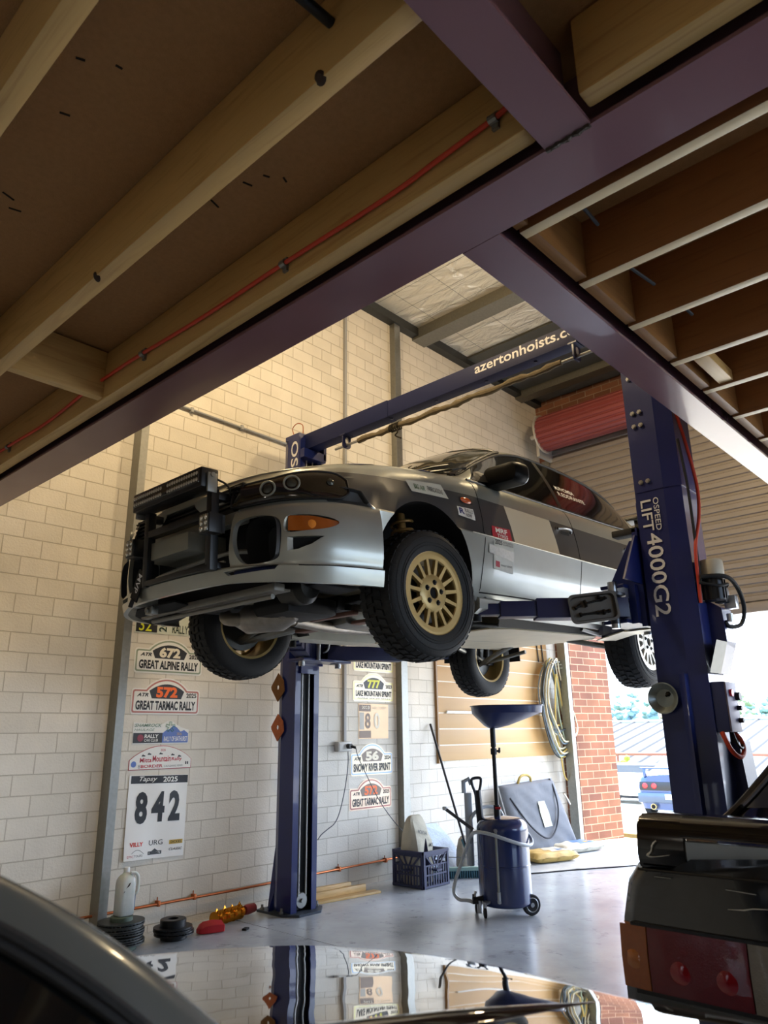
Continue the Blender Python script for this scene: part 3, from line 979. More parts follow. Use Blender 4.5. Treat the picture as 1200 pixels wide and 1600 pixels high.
mb = MB(); mb.cyl((3.87, 1.262, 1.40), (3.87, 1.25, 1.40), 0.018, n=16); mb.build('red_button', mat('red_button', '#e01828', 0.35), bx_)
for zz, r_ in ((1.33, .012), (1.27, .012), (1.385, .02)):
    mb = MB(); mb.cyl((3.945, 1.262, zz), (3.945, 1.24, zz), r_, n=12); mb.build('switch', M_black, bx_)
mb = MB(); mb.tube(smoothpath([(3.80, 1.30, 1.98), (3.87, 1.20, 1.975), (4.0, 1.19, 1.93), (4.09, 1.20, 1.84), (4.07, 1.22, 1.755), (3.98, 1.25, 1.735), (3.95, 1.26, 1.76)], 8), 0.011, 10)
mb.build('hydraulic_hose', M_rubber, H)
mb = MB(); mb.tube(smoothpath([(3.80, 1.31, 1.95), (3.85, 1.23, 1.93), (3.95, 1.22, 1.95), (3.97, 1.25, 1.93)], 8), 0.008, 8)
mb.tube(smoothpath([(3.81, 1.32, 2.75), (3.83, 1.31, 2.5), (3.83, 1.31, 2.2), (3.82, 1.31, 1.95)], 6), 0.008, 8)
mb.build('hydraulic_hose', M_rubber, H)
mb = MB(); mb.tube(smoothpath([(3.83, 1.328, 3.2), (3.83, 1.32, 2.95), (3.86, 1.30, 2.75), (3.90, 1.285, 2.50), (3.88, 1.29, 2.32), (3.82, 1.31, 2.14), (3.82, 1.32, 1.95), (3.825, 1.325, 1.85)], 10), 0.009, 10)
mb.build('power_lead', M_orange_cable, H)
mb = MB(); mb.tube(smoothpath([(3.82, 1.31, 1.215), (3.815, 1.30, 1.19), (3.83, 1.28, 1.13), (3.88, 1.26, 1.10), (3.94, 1.26, 1.13), (3.945, 1.27, 1.18), (3.94, 1.30, 1.22)], 10), 0.011, 10)
mb.build('power_lead', M_orange_cable, H)
mb = MB()
mb.tube(smoothpath([(3.90, 1.29, 1.22), (3.89, 1.27, 1.16), (3.92, 1.26, 1.14), (3.95, 1.27, 1.17), (3.94, 1.29, 1.22)], 6), 0.007, 8)
mb.cyl((3.95, 1.30, 1.165), (3.95, 1.30, 1.22), 0.02, n=12)
mb.build('cable_gland', M_black, bx_)
mb = MB()
mb.bx(3.74, 3.79, 1.425, 1.455, 0.05, 1.50, 0.002)
mb.build('cable_cover', M_navy, crr)
mb = MB(); mb.prism([(0, 0), (0.11, 0), (0.04, 1.15), (0.0, 1.15)], (3.99, 1.335, 0.02), (0, -1, 0), (0, 0, 1), -0.17)
mb.build('cable_duct', M_navy_d, crr, smooth=0)

# things stuck to the hoist -------------------------------------------
t = thing('magnetic_bowl', (3.785, 1.545, 1.385), 'round dark magnetic parts bowl stuck low on the right hoist post', 'bowl')
mb = MB(); mb.lathe([(0.0, 0.004), (0.045, 0.0), (0.05, 0.006), (0.072, 0.03), (0.078, 0.03), (0.078, 0.026), (0.056, 0.002), (0.048, -0.004), (0.0, -0.004)], (3.785, 1.555, 1.385), (-1, 0, 0), 36)
mb.build('bowl', mat('bowl_steel', '#8a9290', 0.35, 0.6, 20, 0.15), t)
mb = MB(); mb.lathe([(0.0, 0.012), (0.012, 0.010), (0.014, 0.004), (0.0, 0.002)], (3.785, 1.535, 1.405), (-1, 0, 0), 6); mb.cyl((3.78, 1.535, 1.405), (3.765, 1.54, 1.395), 0.006)
mb.build('bolt', M_dark, t)

# parts tray leaning on the arm
t = thing('parts_tray', (3.555, 1.784, 1.78), 'rectangular grey magnetic parts tray holding bolts, stuck on the front lift arm', 'tray')
nrm = Vector((-0.724, -0.69, 0.0)).normalized()
ex = Vector((0.69, -0.724, 0.11)).normalized()
ex = (ex - nrm*ex.dot(nrm)).normalized()
ey = nrm.cross(ex).normalized()
tc_ = Vector((3.555, 1.784, 1.852))
mb = MB()
outer = rrect(-0.13, -0.078, 0.13, 0.078, 0.03, 5)
inner = rrect(-0.118, -0.066, 0.118, 0.066, 0.026, 5)
base = rrect(-0.112, -0.060, 0.112, 0.060, 0.024, 5)
def ring(P, d): return [tc_ + ex*x + ey*y + nrm*d for x, y in P]
mb.rings([ring(base, -0.012), ring(outer, 0.010), ring(outer, 0.014), ring(inner, 0.014), ring(base, -0.006)], True, True, True)
mb.build('tray', mat('tray_steel', '#57534d', 0.5, 0.4, 20, 0.15), t)
def bolt_thing(c, d, ln, hr, label):
    mb = MB()
    c = tc_ + ex*c[0] + ey*c[1] + nrm*0.004
    d = (ex*d[0] + ey*d[1]).normalized()
    mb.cyl(c, c+d*ln, 0.006, n=10)
    mb.cyl(c-d*0.008, c, hr, n=6)
    mb.cyl(c+d*ln*0.7, c+d*(ln*0.7+0.01), 0.011, n=6)
    tag(mb.build('bolt', mat('black_bolt', '#1d1c1b', 0.4, 0.6)), label, 'bolt', 'bolts in the parts tray')
bolt_thing((-0.035, 0.025), (1, 0.15), 0.115, 0.022, 'longest black bolt across the upper half of the parts tray')
bolt_thing((-0.09, 0.01), (1, 0.4), 0.03, 0.012, 'short black bolt at the left end of the parts tray')
bolt_thing((-0.07, -0.03), (1, 0.02), 0.12, 0.014, 'black bolt with nut across the lower half of the parts tray')
bolt_thing((0.055, -0.03), (1, 0.1), 0.03, 0.016, 'black bolt in the lower right corner of the parts tray')
bolt_thing((0.04, 0.05), (1, -0.3), 0.03, 0.010, 'small black bolt near the upper right corner of the parts tray')

# copper flange gaskets hanging on the left column edge
def gasket(y, z, r, label, col):
    mb = MB()
    P = [(-0.0, r*1.25), (-r*0.95, r*0.1), (-r*0.9, -r*0.15), (-0.0, -r*1.25), (r*0.9, -r*0.35), (r*0.75, r*0.55)]
    n = 24
    o = Vector((3.778, y, z))
    # outer polygon sampled to n points and an inner round hole
    out_ = []
    tot = len(P)
    for i in range(n):
        s = i*tot/n
        a, b_ = P[int(s) % tot], P[(int(s)+1) % tot]
        f = s-int(s)
        out_.append((a[0]+(b_[0]-a[0])*f, a[1]+(b_[1]-a[1])*f))
    ang = [math.atan2(q[1], q[0]) for q in out_]
    inn = [(0.014*math.cos(a), 0.019*math.sin(a)) for a in ang]
    R = []
    for P_, d in ((out_, 0.0), (out_, 0.007), (inn, 0.007), (inn, 0.0)):
        R.append([o + Vector((-d, -q[0], q[1])) for q in P_])
    mb.rings(R, True, wrap=True)
    tag(mb.build('flange_gasket', mat('rusty_'+col, col, 0.6, 0.4, 30, 0.3)), label, 'gasket', 'rusty gaskets on the hoist post')
gasket(4.640, 1.60, 0.088, 'upper brown rusty flange gasket stuck to the left hoist post', '#6d4a22')
gasket(4.632, 1.295, 0.082, 'lower orange rusty flange gasket stuck to the left hoist post', '#a85f38')
# ================================================================ rally car on the hoist
CAR = thing('rally_car', (2.71, 3.02, 1.69), 'silver and dark grey rally sedan with gold front wheels, raised on the hoist', 'car', rot=(0, -0.033, 0))
# car frame: x from the front axle rearwards, v towards the camera side (y = -v), z from the tyre contact plane
def cp(u, v, z): return Vector((u, -v, z))

plan = pch({-.87: .22, -.85: .36, -.80: .50, -.74: .60, -.66: .69, -.56: .755, -.42: .808, -.2: .836, .2: .845, 1.0: .845, 2.0: .845, 2.6: .84, 3.0: .815, 3.25: .765, 3.40: .68})
belt = pch({-.87: .655, -.80: .685, -.66: .715, -.5: .748, -.36: .772, -.1: .812, .2: .845, .5: .868, .9: .88, 1.5: .888, 2.35: .90, 2.9: .93, 3.4: .92})
railv = pch({-.87: .15, -.80: .38, -.66: .56, -.4: .66, .0: .70, .40: .685, .7: .64, 1.0: .585, 1.12: .565, 1.4: .555, 1.8: .555, 2.2: .56, 2.5: .575, 2.75: .60, 2.95: .64, 3.05: .66, 3.4: .58})
railz = pch({-.87: .67, -.80: .705, -.66: .738, -.5: .772, -.36: .797, -.1: .838, .2: .872, .40: .905, .7: 1.06, 1.0: 1.205, 1.12: 1.248, 1.4: 1.298, 1.8: 1.308, 2.2: 1.288, 2.5: 1.232, 2.75: 1.10, 2.95: .975, 3.05: .955, 3.4: .935})
cenz = pch({-.87: .675, -.80: .715, -.6: .765, -.3: .83, 0: .88, .25: .93, .36: .965, 1.0: 1.325, 1.12: 1.355, 1.5: 1.378, 1.9: 1.37, 2.3: 1.325, 2.95: 1.0, 3.05: .985, 3.4: .955})
rockz = pch({-.87: .575, -.6: .565, -.44: .55, -.38: .45, -.345: .20, .4: .19, 2.1: .20, 2.9: .24, 3.4: .36})

def half(u):
    p, b = plan(u), belt(u)
    rz = rockz(u)
    rv, rzz, cz = railv(u), railz(u), cenz(u)
    wv = min(p-.085, p*0.93)
    pts = [(0, rz+.05), (p*.55, rz+.05), (p-.09, rz+.03), (p-.05, rz), (p-.02, rz+.06), (p-.006, .42), (p+.004, .525), (p+.006, .538), (p-.004, .552), (p-.012, .64), (p-.03, b-.13 if b > .79 else .64+(b-.64)*.4), (p-.045, b-.06), (p-.062, b-.022), (wv, b), (wv-.012, b+.012)]
    wv2, wz2 = pts[-1]
    for t in (.25, .5, .75):
        pts.append((wv2+(rv-wv2)*t + .014*math.sin(PI*t), wz2+(rzz-wz2)*t))
    pts += [(rv, rzz), (rv-.03, rzz+(cz-rzz)*.22), (rv*.72, rzz+(cz-rzz)*.62), (rv*.4, rzz+(cz-rzz)*.90), (0, cz)]
    # keep z order sane at the nose
    o = []
    lz = -1
    for k, (v, z) in enumerate(pts):
        if k >= 4:
            z = max(z, lz+.002)
        lz = z
        o.append((max(v, 0), z))
    return o
NH = len(half(0))
us = sorted(set([-.87, -.86, -.84] + [round(-.80+.04*i, 3) for i in range(106)] + [3.42]))
us = [u for u in us if u <= 3.41] + [3.41]
mb = MB()
rings = []
for u in us:
    h = half(u)
    rings.append([cp(u, v, z) for v, z in h] + [cp(u, -v, z) for v, z in h[-2:0:-1]])
mb.rings(rings, True, True, True)

# paint: livery is laid out in the car's own coordinates
m, nt, b = newmat('livery_paint')
L = nt.links.new
def M1(op, a, bb=None, c=None):
    n = nd(nt, 'ShaderNodeMath', operation=op)
    for i, x in enumerate((a, bb, c)):
        if x is None: continue
        if isinstance(x, (int, float)): n.inputs[i].default_value = x
        else: L(x, n.inputs[i])
    return n.outputs[0]
tc = nd(nt, 'ShaderNodeTexCoord')
sx = nd(nt, 'ShaderNodeSeparateXYZ'); L(tc.outputs['Object'], sx.inputs[0])
X, Y, Z = sx.outputs[0], sx.outputs[1], sx.outputs[2]
wig = nd(nt, 'ShaderNodeTexNoise'); wig.inputs['Scale'].default_value = 2.0; L(tc.outputs['Object'], wig.inputs['Vector'])
top = M1('MINIMUM', M1('MULTIPLY_ADD', X, 0.055, 0.743), 0.765)
zin = M1('MULTIPLY', M1('GREATER_THAN', Z, 0.5475), M1('LESS_THAN', Z, top))
xin = M1('MULTIPLY', M1('GREATER_THAN', X, -0.60), M1('LESS_THAN', X, 3.2))
side = M1('GREATER_THAN', M1('ABSOLUTE', Y), 0.60)
# light door square with slanted ends
sl = M1('MULTIPLY_ADD', M1('SUBTRACT', 0.755, Z), 0.20, 0.0)
xw = M1('SUBTRACT', X, sl)
sq = M1('MULTIPLY', M1('GREATER_THAN', xw, 0.735), M1('LESS_THAN', xw, 1.237))
dark = M1('MULTIPLY', M1('MULTIPLY', zin, M1('MULTIPLY', xin, side)), M1('SUBTRACT', 1.0, sq))
lite = M1('MULTIPLY', M1('MULTIPLY', zin, side), sq)
nz = nd(nt, 'ShaderNodeTexNoise'); nz.inputs['Scale'].default_value = 5; nz.inputs['Detail'].default_value = 6; L(tc.outputs['Object'], nz.inputs['Vector'])
base = nd(nt, 'ShaderNodeMixRGB'); base.inputs[1].default_value = hexc('#94978f'); base.inputs[2].default_value = hexc('#aaaca4'); L(nz.outputs[0], base.inputs[0])
m1 = nd(nt, 'ShaderNodeMixRGB'); m1.inputs[2].default_value = hexc('#3c3d3e'); L(dark, m1.inputs[0]); L(base.outputs[0], m1.inputs[1])
m2 = nd(nt, 'ShaderNodeMixRGB'); m2.inputs[2].default_value = hexc('#c5beaa'); L(lite, m2.inputs[0]); L(m1.outputs[0], m2.inputs[1])
L(m2.outputs[0], b.inputs['Base Color'])
met = M1('SUBTRACT', 0.5, M1('MULTIPLY', M1('ADD', dark, lite), 0.45))
L(met, b.inputs['Metallic'])
rg = M1('ADD', 0.27, M1('MULTIPLY', M1('ADD', dark, lite), 0.12))
L(M1('MULTIPLY_ADD', nz.outputs[0], 0.08, rg), b.inputs['Roughness'])
b.inputs['Coat Weight'].default_value = 0.35
M_paint = m
M_well = mat('wheel_arch_black', '#0d0e10', 0.85, 0, 30, 0.3)
M_under = mat('underbody_grime', '#6b6452', 0.6, 0.15, 9, 0.35, 0.25, 40)
M_glass = mat('tinted_glass', '#0a0b0d', 0.06, 0.0, 4, 0.05, coat=0.5)
M_screen = mat('screen_glass', '#3a3c38', 0.05, 0.0, 4, 0.05, coat=0.6)
M_trim = mat('black_trim', '#111214', 0.4, 0, 30, 0.1)
M_seam = mat('panel_gap', '#0b0b0c', 0.8)

body = mb.build('body', [M_paint, M_well, M_under], CAR, local=True, smooth=32)
cut = []
for u in (0.0, 2.52):
    for s in (1, -1):
        c = MB(); c.cyl(cp(u, s*.48, .29), cp(u, s*1.05, .29), .352, n=64)
        cut.append(c.build('cutter', M_well, smooth=0))
boolean(body, cut)
body.data.materials.clear()
for x in (M_paint, M_well, M_under): body.data.materials.append(x)
for p in body.data.polygons:
    c = p.center
    v = abs(c.y)
    p.material_index = 0
    if p.normal.z < -0.75 and c.z < .40: p.material_index = 2
    for u in (0.0, 2.52):
        r = math.hypot(c.x-u, c.z-.29)
        if .40 < v < .842 and r < .358 and (abs(p.normal.y) > .9 and v < .55 or abs(r-.352) < .02 and abs(p.normal.y) < .3):
            p.material_index = 1
body.data.shade_smooth()
body.data.set_sharp_from_angle(angle=rad(32))

# surface lookup on the camera side and its mirror
def side_v(u, z):
    h = half(u)
    for a, c in zip(h[3:], h[4:]):
        if a[1] <= z <= c[1]:
            t = (z-a[1])/max(1e-6, c[1]-a[1])
            return a[0]+(c[0]-a[0])*t
    return h[3][0] if z < h[3][1] else h[-1][0]
def sp(u, z, off=.002, s=1):
    v = side_v(u, z)+off
    return cp(u, s*v, z)
def side_patch(name, m, corners, off=.003, nu=12, nv=6, s=1, parent=None):
    """corners: bl, br, tr, tl in (u, z)"""
    bl, br, tr, tl = corners
    mb = MB()
    def f(a, c):
        u = (bl[0]*(1-a)+br[0]*a)*(1-c)+(tl[0]*(1-a)+tr[0]*a)*c
        z = (bl[1]*(1-a)+br[1]*a)*(1-c)+(tl[1]*(1-a)+tr[1]*a)*c
        return sp(u, z, off, s)
    mb.grid(f, [i/nu for i in range(nu+1)], [i/nv for i in range(nv+1)])
    return mb.build(name, m, parent or CAR, local=True)
def side_text(s, box, m, off=.0045, bold=.01, shear=0, parent=None, name='lettering', skew=0.0, mir=1):
    mb = MB()
    put_text(mb, s, box, lambda u, z: sp(u, z+skew*(u-box[0]), off, mir), bold, shear)
    return mb.build(name, m, parent or CAR, local=True, smooth=0)
def side_line(name, pts, r=.0022, m=None, off=.0003, s=1, n=6):
    mb = MB(); mb.tube([sp(u, z, off, s) for u, z in smoothpath2(pts)], r, n)
    return mb.build(name, m or M_seam, CAR, local=True)
def smoothpath2(P, n=8):
    return [(p.x, p.y) for p in smoothpath([(a, c, 0) for a, c in P], n)]

# side windows
def win_pt(u, t, off, s):
    """t 0..1 between window base and roof rail"""
    h = half(u)
    seg = h[14:19]
    k = min(3, int(t*4)); f = t*4-k
    v = seg[k][0]+(seg[k+1][0]-seg[k][0])*f
    z = seg[k][1]+(seg[k+1][1]-seg[k][1])*f
    return cp(u, s*(v+off), z)
def window(name, u0, u1, tlo, thi, s, parent=CAR, m=None, ushift=None):
    mb = MB()
    n = 14
    def f(a, t):
        u = u0+(u1-u0)*a
        if ushift: u = ushift(a, t)
        lo, hi = tlo(u), thi(u)
        return win_pt(u, lo+(hi-lo)*t, .004, s)
    mb.grid(f, [i/n for i in range(n+1)], [i/8 for i in range(9)])
    o = mb.build(name, m or M_glass, parent, local=True)
    return o
one = lambda u: .93
def front_hi(u): return .93 if u > .75 else max(.02, .93*(u-.50)/.25)
def rear_hi(u): return .92
for s in (1, -1):
    # the front pane has its lower front corner behind the mirror
    window('side_window', .50, 1.50, lambda u: .04, lambda u: .94 if u > .62 else .04+.90*(u-.50)/.12, s)
    window('side_window', 1.545, 2.62, lambda u: .04, lambda u: .93, s)
    for pts in ([(.47, .885), (1.0, .893), (1.6, .897), (2.2, .907), (2.62, .92)],):
        mb = MB(); mb.tube([sp(u, z, .005, s) for u, z in pts], .007, 6)
        mb.build('window_moulding', M_trim, CAR, local=True)
    mb = MB(); mb.tube([win_pt(u, .97, .003, s) for u in [.44+.06*i for i in range(38)]], .010, 8)
    mb.build('gutter_trim', M_trim, CAR, local=True)
    mb = MB(); mb.grid(lambda a, t: win_pt(1.50+.045*a, t*.95, .0055, s), [0, 1], [i/8 for i in range(9)])
    mb.build('door_pillar', M_trim, CAR, local=True)
# windscreen and rear screen
def scr(u, a):
    h = half(u)
    seg = h[18:]
    t = abs(a)*(len(seg)-1)
    t = (len(seg)-1)-t
    k = min(len(seg)-2, int(t)); f = t-k
    v = seg[k][0]+(seg[k+1][0]-seg[k][0])*f
    z = seg[k][1]+(seg[k+1][1]-seg[k][1])*f
    return cp(u, math.copysign(v, a), z+.004)
mb = MB()
mb.grid(lambda u, a: scr(u, a) + Vector((-.003, 0, .001)), [.42+.04*i for i in range(16)], [-.97+1.94*i/24 for i in range(25)])
mb.build('windscreen', M_screen, CAR, local=True)
mb = MB()
mb.grid(lambda u, a: scr(u, a) + Vector((.003, 0, .001)), [2.36+.04*i for i in range(15)], [-.9+1.8*i/20 for i in range(21)])
mb.build('rear_screen', M_glass, CAR, local=True)
for s in (1, -1):
    mb = MB(); mb.tube([scr(u, .985*s)+Vector((-.004, 0, .002)) for u in [.40+.05*i for i in range(15)]], .012, 8)
    mb.build('screen_seal', M_trim, CAR, local=True)
mb = MB()
for y0, l in ((-.15, .62), (.42, .45)):
    mb.tube([scr(.44+.0*k+.14*k/6*(1 if True else 0), (y0+l*k/6)/.75)+Vector((-.008, 0, .012)) for k in range(7)], .007, 6)
mb.build('wiper', M_trim, CAR, local=True)
# roof lip seen above the windscreen
mb = MB(); mb.tube([scr(1.06, -.96+1.92*i/16)+Vector((0, 0, .004)) for i in range(17)], .009, 8)
mb.build('roof_lip', M_trim, CAR, local=True)

# bonnet: blue graphic and shoulder
def hoodp(u, a, off=.003):
    h = half(u); seg = h[14:]
    t = a*(len(seg)-1); k = min(len(seg)-2, int(t)); f = t-k
    return cp(u, seg[k][0]+(seg[k+1][0]-seg[k][0])*f, seg[k][1]+(seg[k+1][1]-seg[k][1])*f + off)
M_bluev = mat('blue_vinyl', '#3d4f9c', 0.35, 0, 8, 0.15)
for (a, c, d, e) in ((-.44, -.34, -.30, -.26), (.02, .12, .17, .27)):
    mb = MB()
    mb.grid(lambda t, q: hoodp(a+(c-a)*t + (d-a)*q, .02+.5*q, .004), [i/6 for i in range(7)], [i/8 for i in range(9)])
    mb.build('blue_graphic', M_bluev, CAR, local=True)
# bonnet to wing gap and panel gaps
for s in (1, -1):
    mb = MB(); mb.tube([Vector((u, -s*(half(u)[14][0]-.012), half(u)[14][1]+.004)) for u in [-.62+.05*i for i in range(21)]], .003, 6)
    mb.build('panel_gap', M_seam, CAR, local=True)
    side_line('panel_gap', [(.476, .865), (.478, .74), (.470, .545), (.455, .42), (.418, .24)], s=s)
    side_line('panel_gap', [(1.50, .88), (1.528, .755), (1.535, .53), (1.503, .31), (1.49, .245)], s=s)
    side_line('panel_gap', [(2.45, .90), (2.50, .78), (2.44, .62)], s=s)
    side_line('panel_gap', [(.42, .232), (.7, .236), (1.1, .24), (1.5, .245), (2.1, .25)], .004, s=s)
    # bright crease moulding with scuffs
    side_line('crease_line', [(.36, .545), (.7, .545), (1.2, .542), (1.7, .54), (2.15, .54)], .0035, mat('scuffed_edge', '#cfcdbf', 0.4, 0.3, 60, 0.4), .002, s)

# rocker cover (sill) below the doors
for s in (1, -1):
    mb = MB()
    mb.rings([[cp(u, s*(.80+.03*0), .215), cp(u, s*.818, .20), cp(u, s*.815, .15), cp(u, s*.775, .125), cp(u, s*.70, .14), cp(u, s*.70, .215)] for u in (.42, .9, 1.5, 2.12)], True, True, True)
    mb.build('side_skirt', mat('sill_silver', '#a5a59b', 0.4, 0.4, 10, 0.15), CAR, local=True)
    mb = MB()
    mb.rings([[cp(.385+.03*k, s*(.815-.015*k), .33-.06*k), cp(.40+.03*k, s*(.80-.01*k), .33-.06*k), cp(.40+.03*k, s*.60, .33-.06*k), cp(.385+.03*k, s*.60, .33-.06*k)] for k in range(4)], True)
    mb.build('mud_flap', M_rubber, CAR, local=True)

# door handles
for s in (1, -1):
    for u in (1.385, 2.33):
        mb = MB(); mb.prism(rrect(-.095, -.024, .095, .024, .02), cp(u, s*(side_v(u, .712)+.001), .712), (1, 0, 0), (0, 0, 1), -.006*s)
        hb = mb.build('door_handle', mat('handle_grey', '#5a5b5c', 0.35, 0.3), CAR, local=True)
        mb = MB(); mb.tube(smoothpath([cp(u-.08, s*(side_v(u, .712)+.008), .722), cp(u-.02, s*(side_v(u, .712)+.026), .728), cp(u+.05, s*(side_v(u, .712)+.026), .728), cp(u+.085, s*(side_v(u, .712)+.008), .715)], 5), .009, 8)
        mb.build('handle_grip', mat('handle_chrome', '#8d8f90', 0.25, 0.8), hb, local=True)
        mb = MB(); mb.flat(rrect(-.05, -.014, .055, .008, .01), cp(u, s*(side_v(u, .705)+.0085), .705), (1, 0, 0), (0, 0, 1)); mb.build('handle_recess', M_dark, hb, local=True)

# door mirrors
for s in (1, -1):
    mb = MB()
    c = cp(.70, s*.855, .93)
    rr_ = []
    for k, (d, sc) in enumerate(((-.062, .55), (-.052, .86), (-.03, .96), (.02, 1.0), (.055, 1.0))):
        P = rrect(-.125*sc, -.062*sc, .125*sc, .062*sc, .045*sc, 5)
        rr_.append([c + Vector((d + .0*p[0], -s*p[0], p[1])) for p in P])
    mb.rings(rr_, True)
    mo = mb.build('mirror', mat('mirror_black', '#08090b', 0.42, 0, 10, 0.05, spec=0.12), CAR, local=True)
    mb = MB(); mb.prism(rrect(-.112, -.05, .112, .05, .04, 5), c+Vector((.0555, 0, 0)), (0, -1, 0), (0, 0, 1), -.002)
    mb.build('mirror_glass', mat('mirror_glass', '#c9ced2', 0.03, 1.0), mo, local=True)
    mb = MB(); mb.tube([c+Vector((.057, -s*p[0], p[1])) for p in rrect(-.122, -.06, .122, .06, .044, 5)], .004, 6, closed=True)
    mb.build('mirror_rim', mat('mirror_rim', '#a9acae', 0.25, 0.6), mo, local=True)
    mb = MB(); mb.rings([[cp(.56, s*.735, .90), cp(.72, s*.735, .895), cp(.66, s*.70, .99), cp(.60, s*.71, .97)], [cp(.66, s*.79, .895), cp(.72, s*.79, .895), cp(.71, s*.79, .925), cp(.67, s*.79, .925)]], True)
    mb.build('mirror_mount', M_trim, mo, local=True)

# ---------------------------------------------------------------- bumper
def bplan(t):
    """t 0 (arch edge, camera side) .. 1 (centre) .. 2"""
    P = [(-.345, .838), (-.50, .805), (-.62, .765), (-.72, .705), (-.80, .62), (-.855, .50), (-.895, .36), (-.915, .18), (-.92, 0)]
    s = 1
    if t > 1: t, s = 2-t, -1
    x = t*(len(P)-1)
    k = min(len(P)-2, int(x)); f = x-k
    a, bq, c, d = P[max(k-1, 0)], P[k], P[k+1], P[min(k+2, len(P)-1)]
    if k+2 > len(P)-1: d = (P[-1][0], -P[-2][1])
    q = [0.5*((2*bq[i])+(c[i]-a[i])*f+(2*a[i]-5*bq[i]+4*c[i]-d[i])*f*f+(3*bq[i]-a[i]-3*c[i]+d[i])*f**3) for i in (0, 1)]
    return q[0], s*q[1]
btop = lambda t: .565 + (.0 if t < .25 else min(1, (t-.25)/.45)*-.03)
def bump(t, k):
    """k 0 (lip) .. 1 (top edge)"""
    tt = t if t <= 1 else 2-t
    x, v = bplan(t)
    x2, v2 = bplan(min(2, t+.01)); x1, v1 = bplan(max(0, t-.01))
    tx, tv = x2-x1, v2-v1
    l = math.hypot(tx, tv); nx, nv = -tv/l, tx/l
    if nx*-1 + 0 < 0 and tt > .5: nx, nv = -nx, -nv
    if tt <= .5 and (nv*(1 if t <= 1 else -1)) < 0: nx, nv = -nx, -nv
    z0, z1 = .178+.022*min(1, max(0, (tt-.35)/.35)), btop(tt)
    z = z0+(z1-z0)*k
    prof = [(0, .004), (.10, .012), (.19, .016), (.205, .004), (.24, .002), (.30, .010), (.45, .014), (.62, .012), (.80, .006), (.92, -.006), (1.0, -.03)]
    for (a, pa), (c, pc) in zip(prof[:-1], prof[1:]):
        if a <= k <= c:
            o = pa+(pc-pa)*(k-a)/(c-a)
            break
    return Vector((x+nx*o, -(v+nv*o), z)), Vector((nx, -nv, 0))
ts = [2*i/110 for i in range(111)]
ks = [0, .03, .08, .14, .185, .195, .205, .23, .27, .34, .42, .5, .58, .66, .74, .82, .88, .92, .96, 1.0]
mb = MB()
O = [[mb.V(bump(t, k)[0]) for k in ks] for t in ts]
I = [[mb.V(bump(t, k)[0]-bump(t, k)[1]*.022) for k in ks] for t in ts]
nt_, nk_ = len(ts), len(ks)
for i in range(nt_-1):
    for j in range(nk_-1):
        mb.face((O[i][j], O[i+1][j], O[i+1][j+1], O[i][j+1]))
        mb.face((I[i][j], I[i][j+1], I[i+1][j+1], I[i+1][j]))
    mb.face((O[i][0], I[i][0], I[i+1][0], O[i+1][0]))
    mb.face((O[i][-1], O[i+1][-1], I[i+1][-1], I[i][-1]))
for j in range(nk_-1):
    mb.face((O[0][j], O[0][j+1], I[0][j+1], I[0][j]))
    mb.face((O[-1][j], I[-1][j], I[-1][j+1], O[-1][j+1]))
bumper = mb.build('front_bumper', M_paint, CAR, local=True, smooth=0)
# openings are cut with prisms pushed along the car, shapes given as (v, z)
def fcut(poly, x0=-1.2, x1=-.2):
    c = MB()
    c.rings([[Vector((x, -v, z)) for v, z in poly] for x in (x0, x1)], True)
    return c.build('cutter', M_well, smooth=0)
def rpoly(P, n=5):
    return [(p.x, p.y) for p in smoothpath([(a, c, 0) for a, c in P], n, closed=True)]
fog = lambda s: [(s*v, z) for v, z in [(.55, .270), (.485, .285), (.455, .355), (.452, .435), (.475, .470), (.54, .482), (.61, .476), (.648, .455), (.660, .40), (.656, .32), (.635, .282)]]
ind = lambda s: [(s*v, z) for v, z in [(.672, .400), (.672, .468), (.72, .478), (.775, .470), (.795, .448), (.778, .420), (.73, .404)]]
low = lambda s: [(s*v, z) for v, z in [(.680, .315), (.680, .375), (.772, .382), (.745, .345), (.71, .322)]]
slot = lambda s: [(s*v, z) for v, z in [(.585, .236), (.43, .23), (.41, .248), (.60, .258), (.655, .256), (.64, .238)]]
cutters = []
for s in (1, -1):
    cutters += [fcut(rpoly(fog(s))), fcut(rpoly(ind(s), 4)), fcut(low(s)), fcut(slot(s))]
cutters.append(fcut([(.43, .27), (.445, .60), (-.445, .60), (-.43, .27)]))
boolean(bumper, cutters)
bumper.data.shade_smooth(); bumper.data.set_sharp_from_angle(angle=rad(28))
bumper.data.materials.clear(); bumper.data.materials.append(M_paint)
# seam between bumper and lower lip
mb = MB(); mb.tube([bump(t, .192)[0]+bump(t, .192)[1]*.0005 for t in [.0+.02*i for i in range(20)]], .002, 5)
mb.build('lip_seam', M_seam, bumper, local=True)
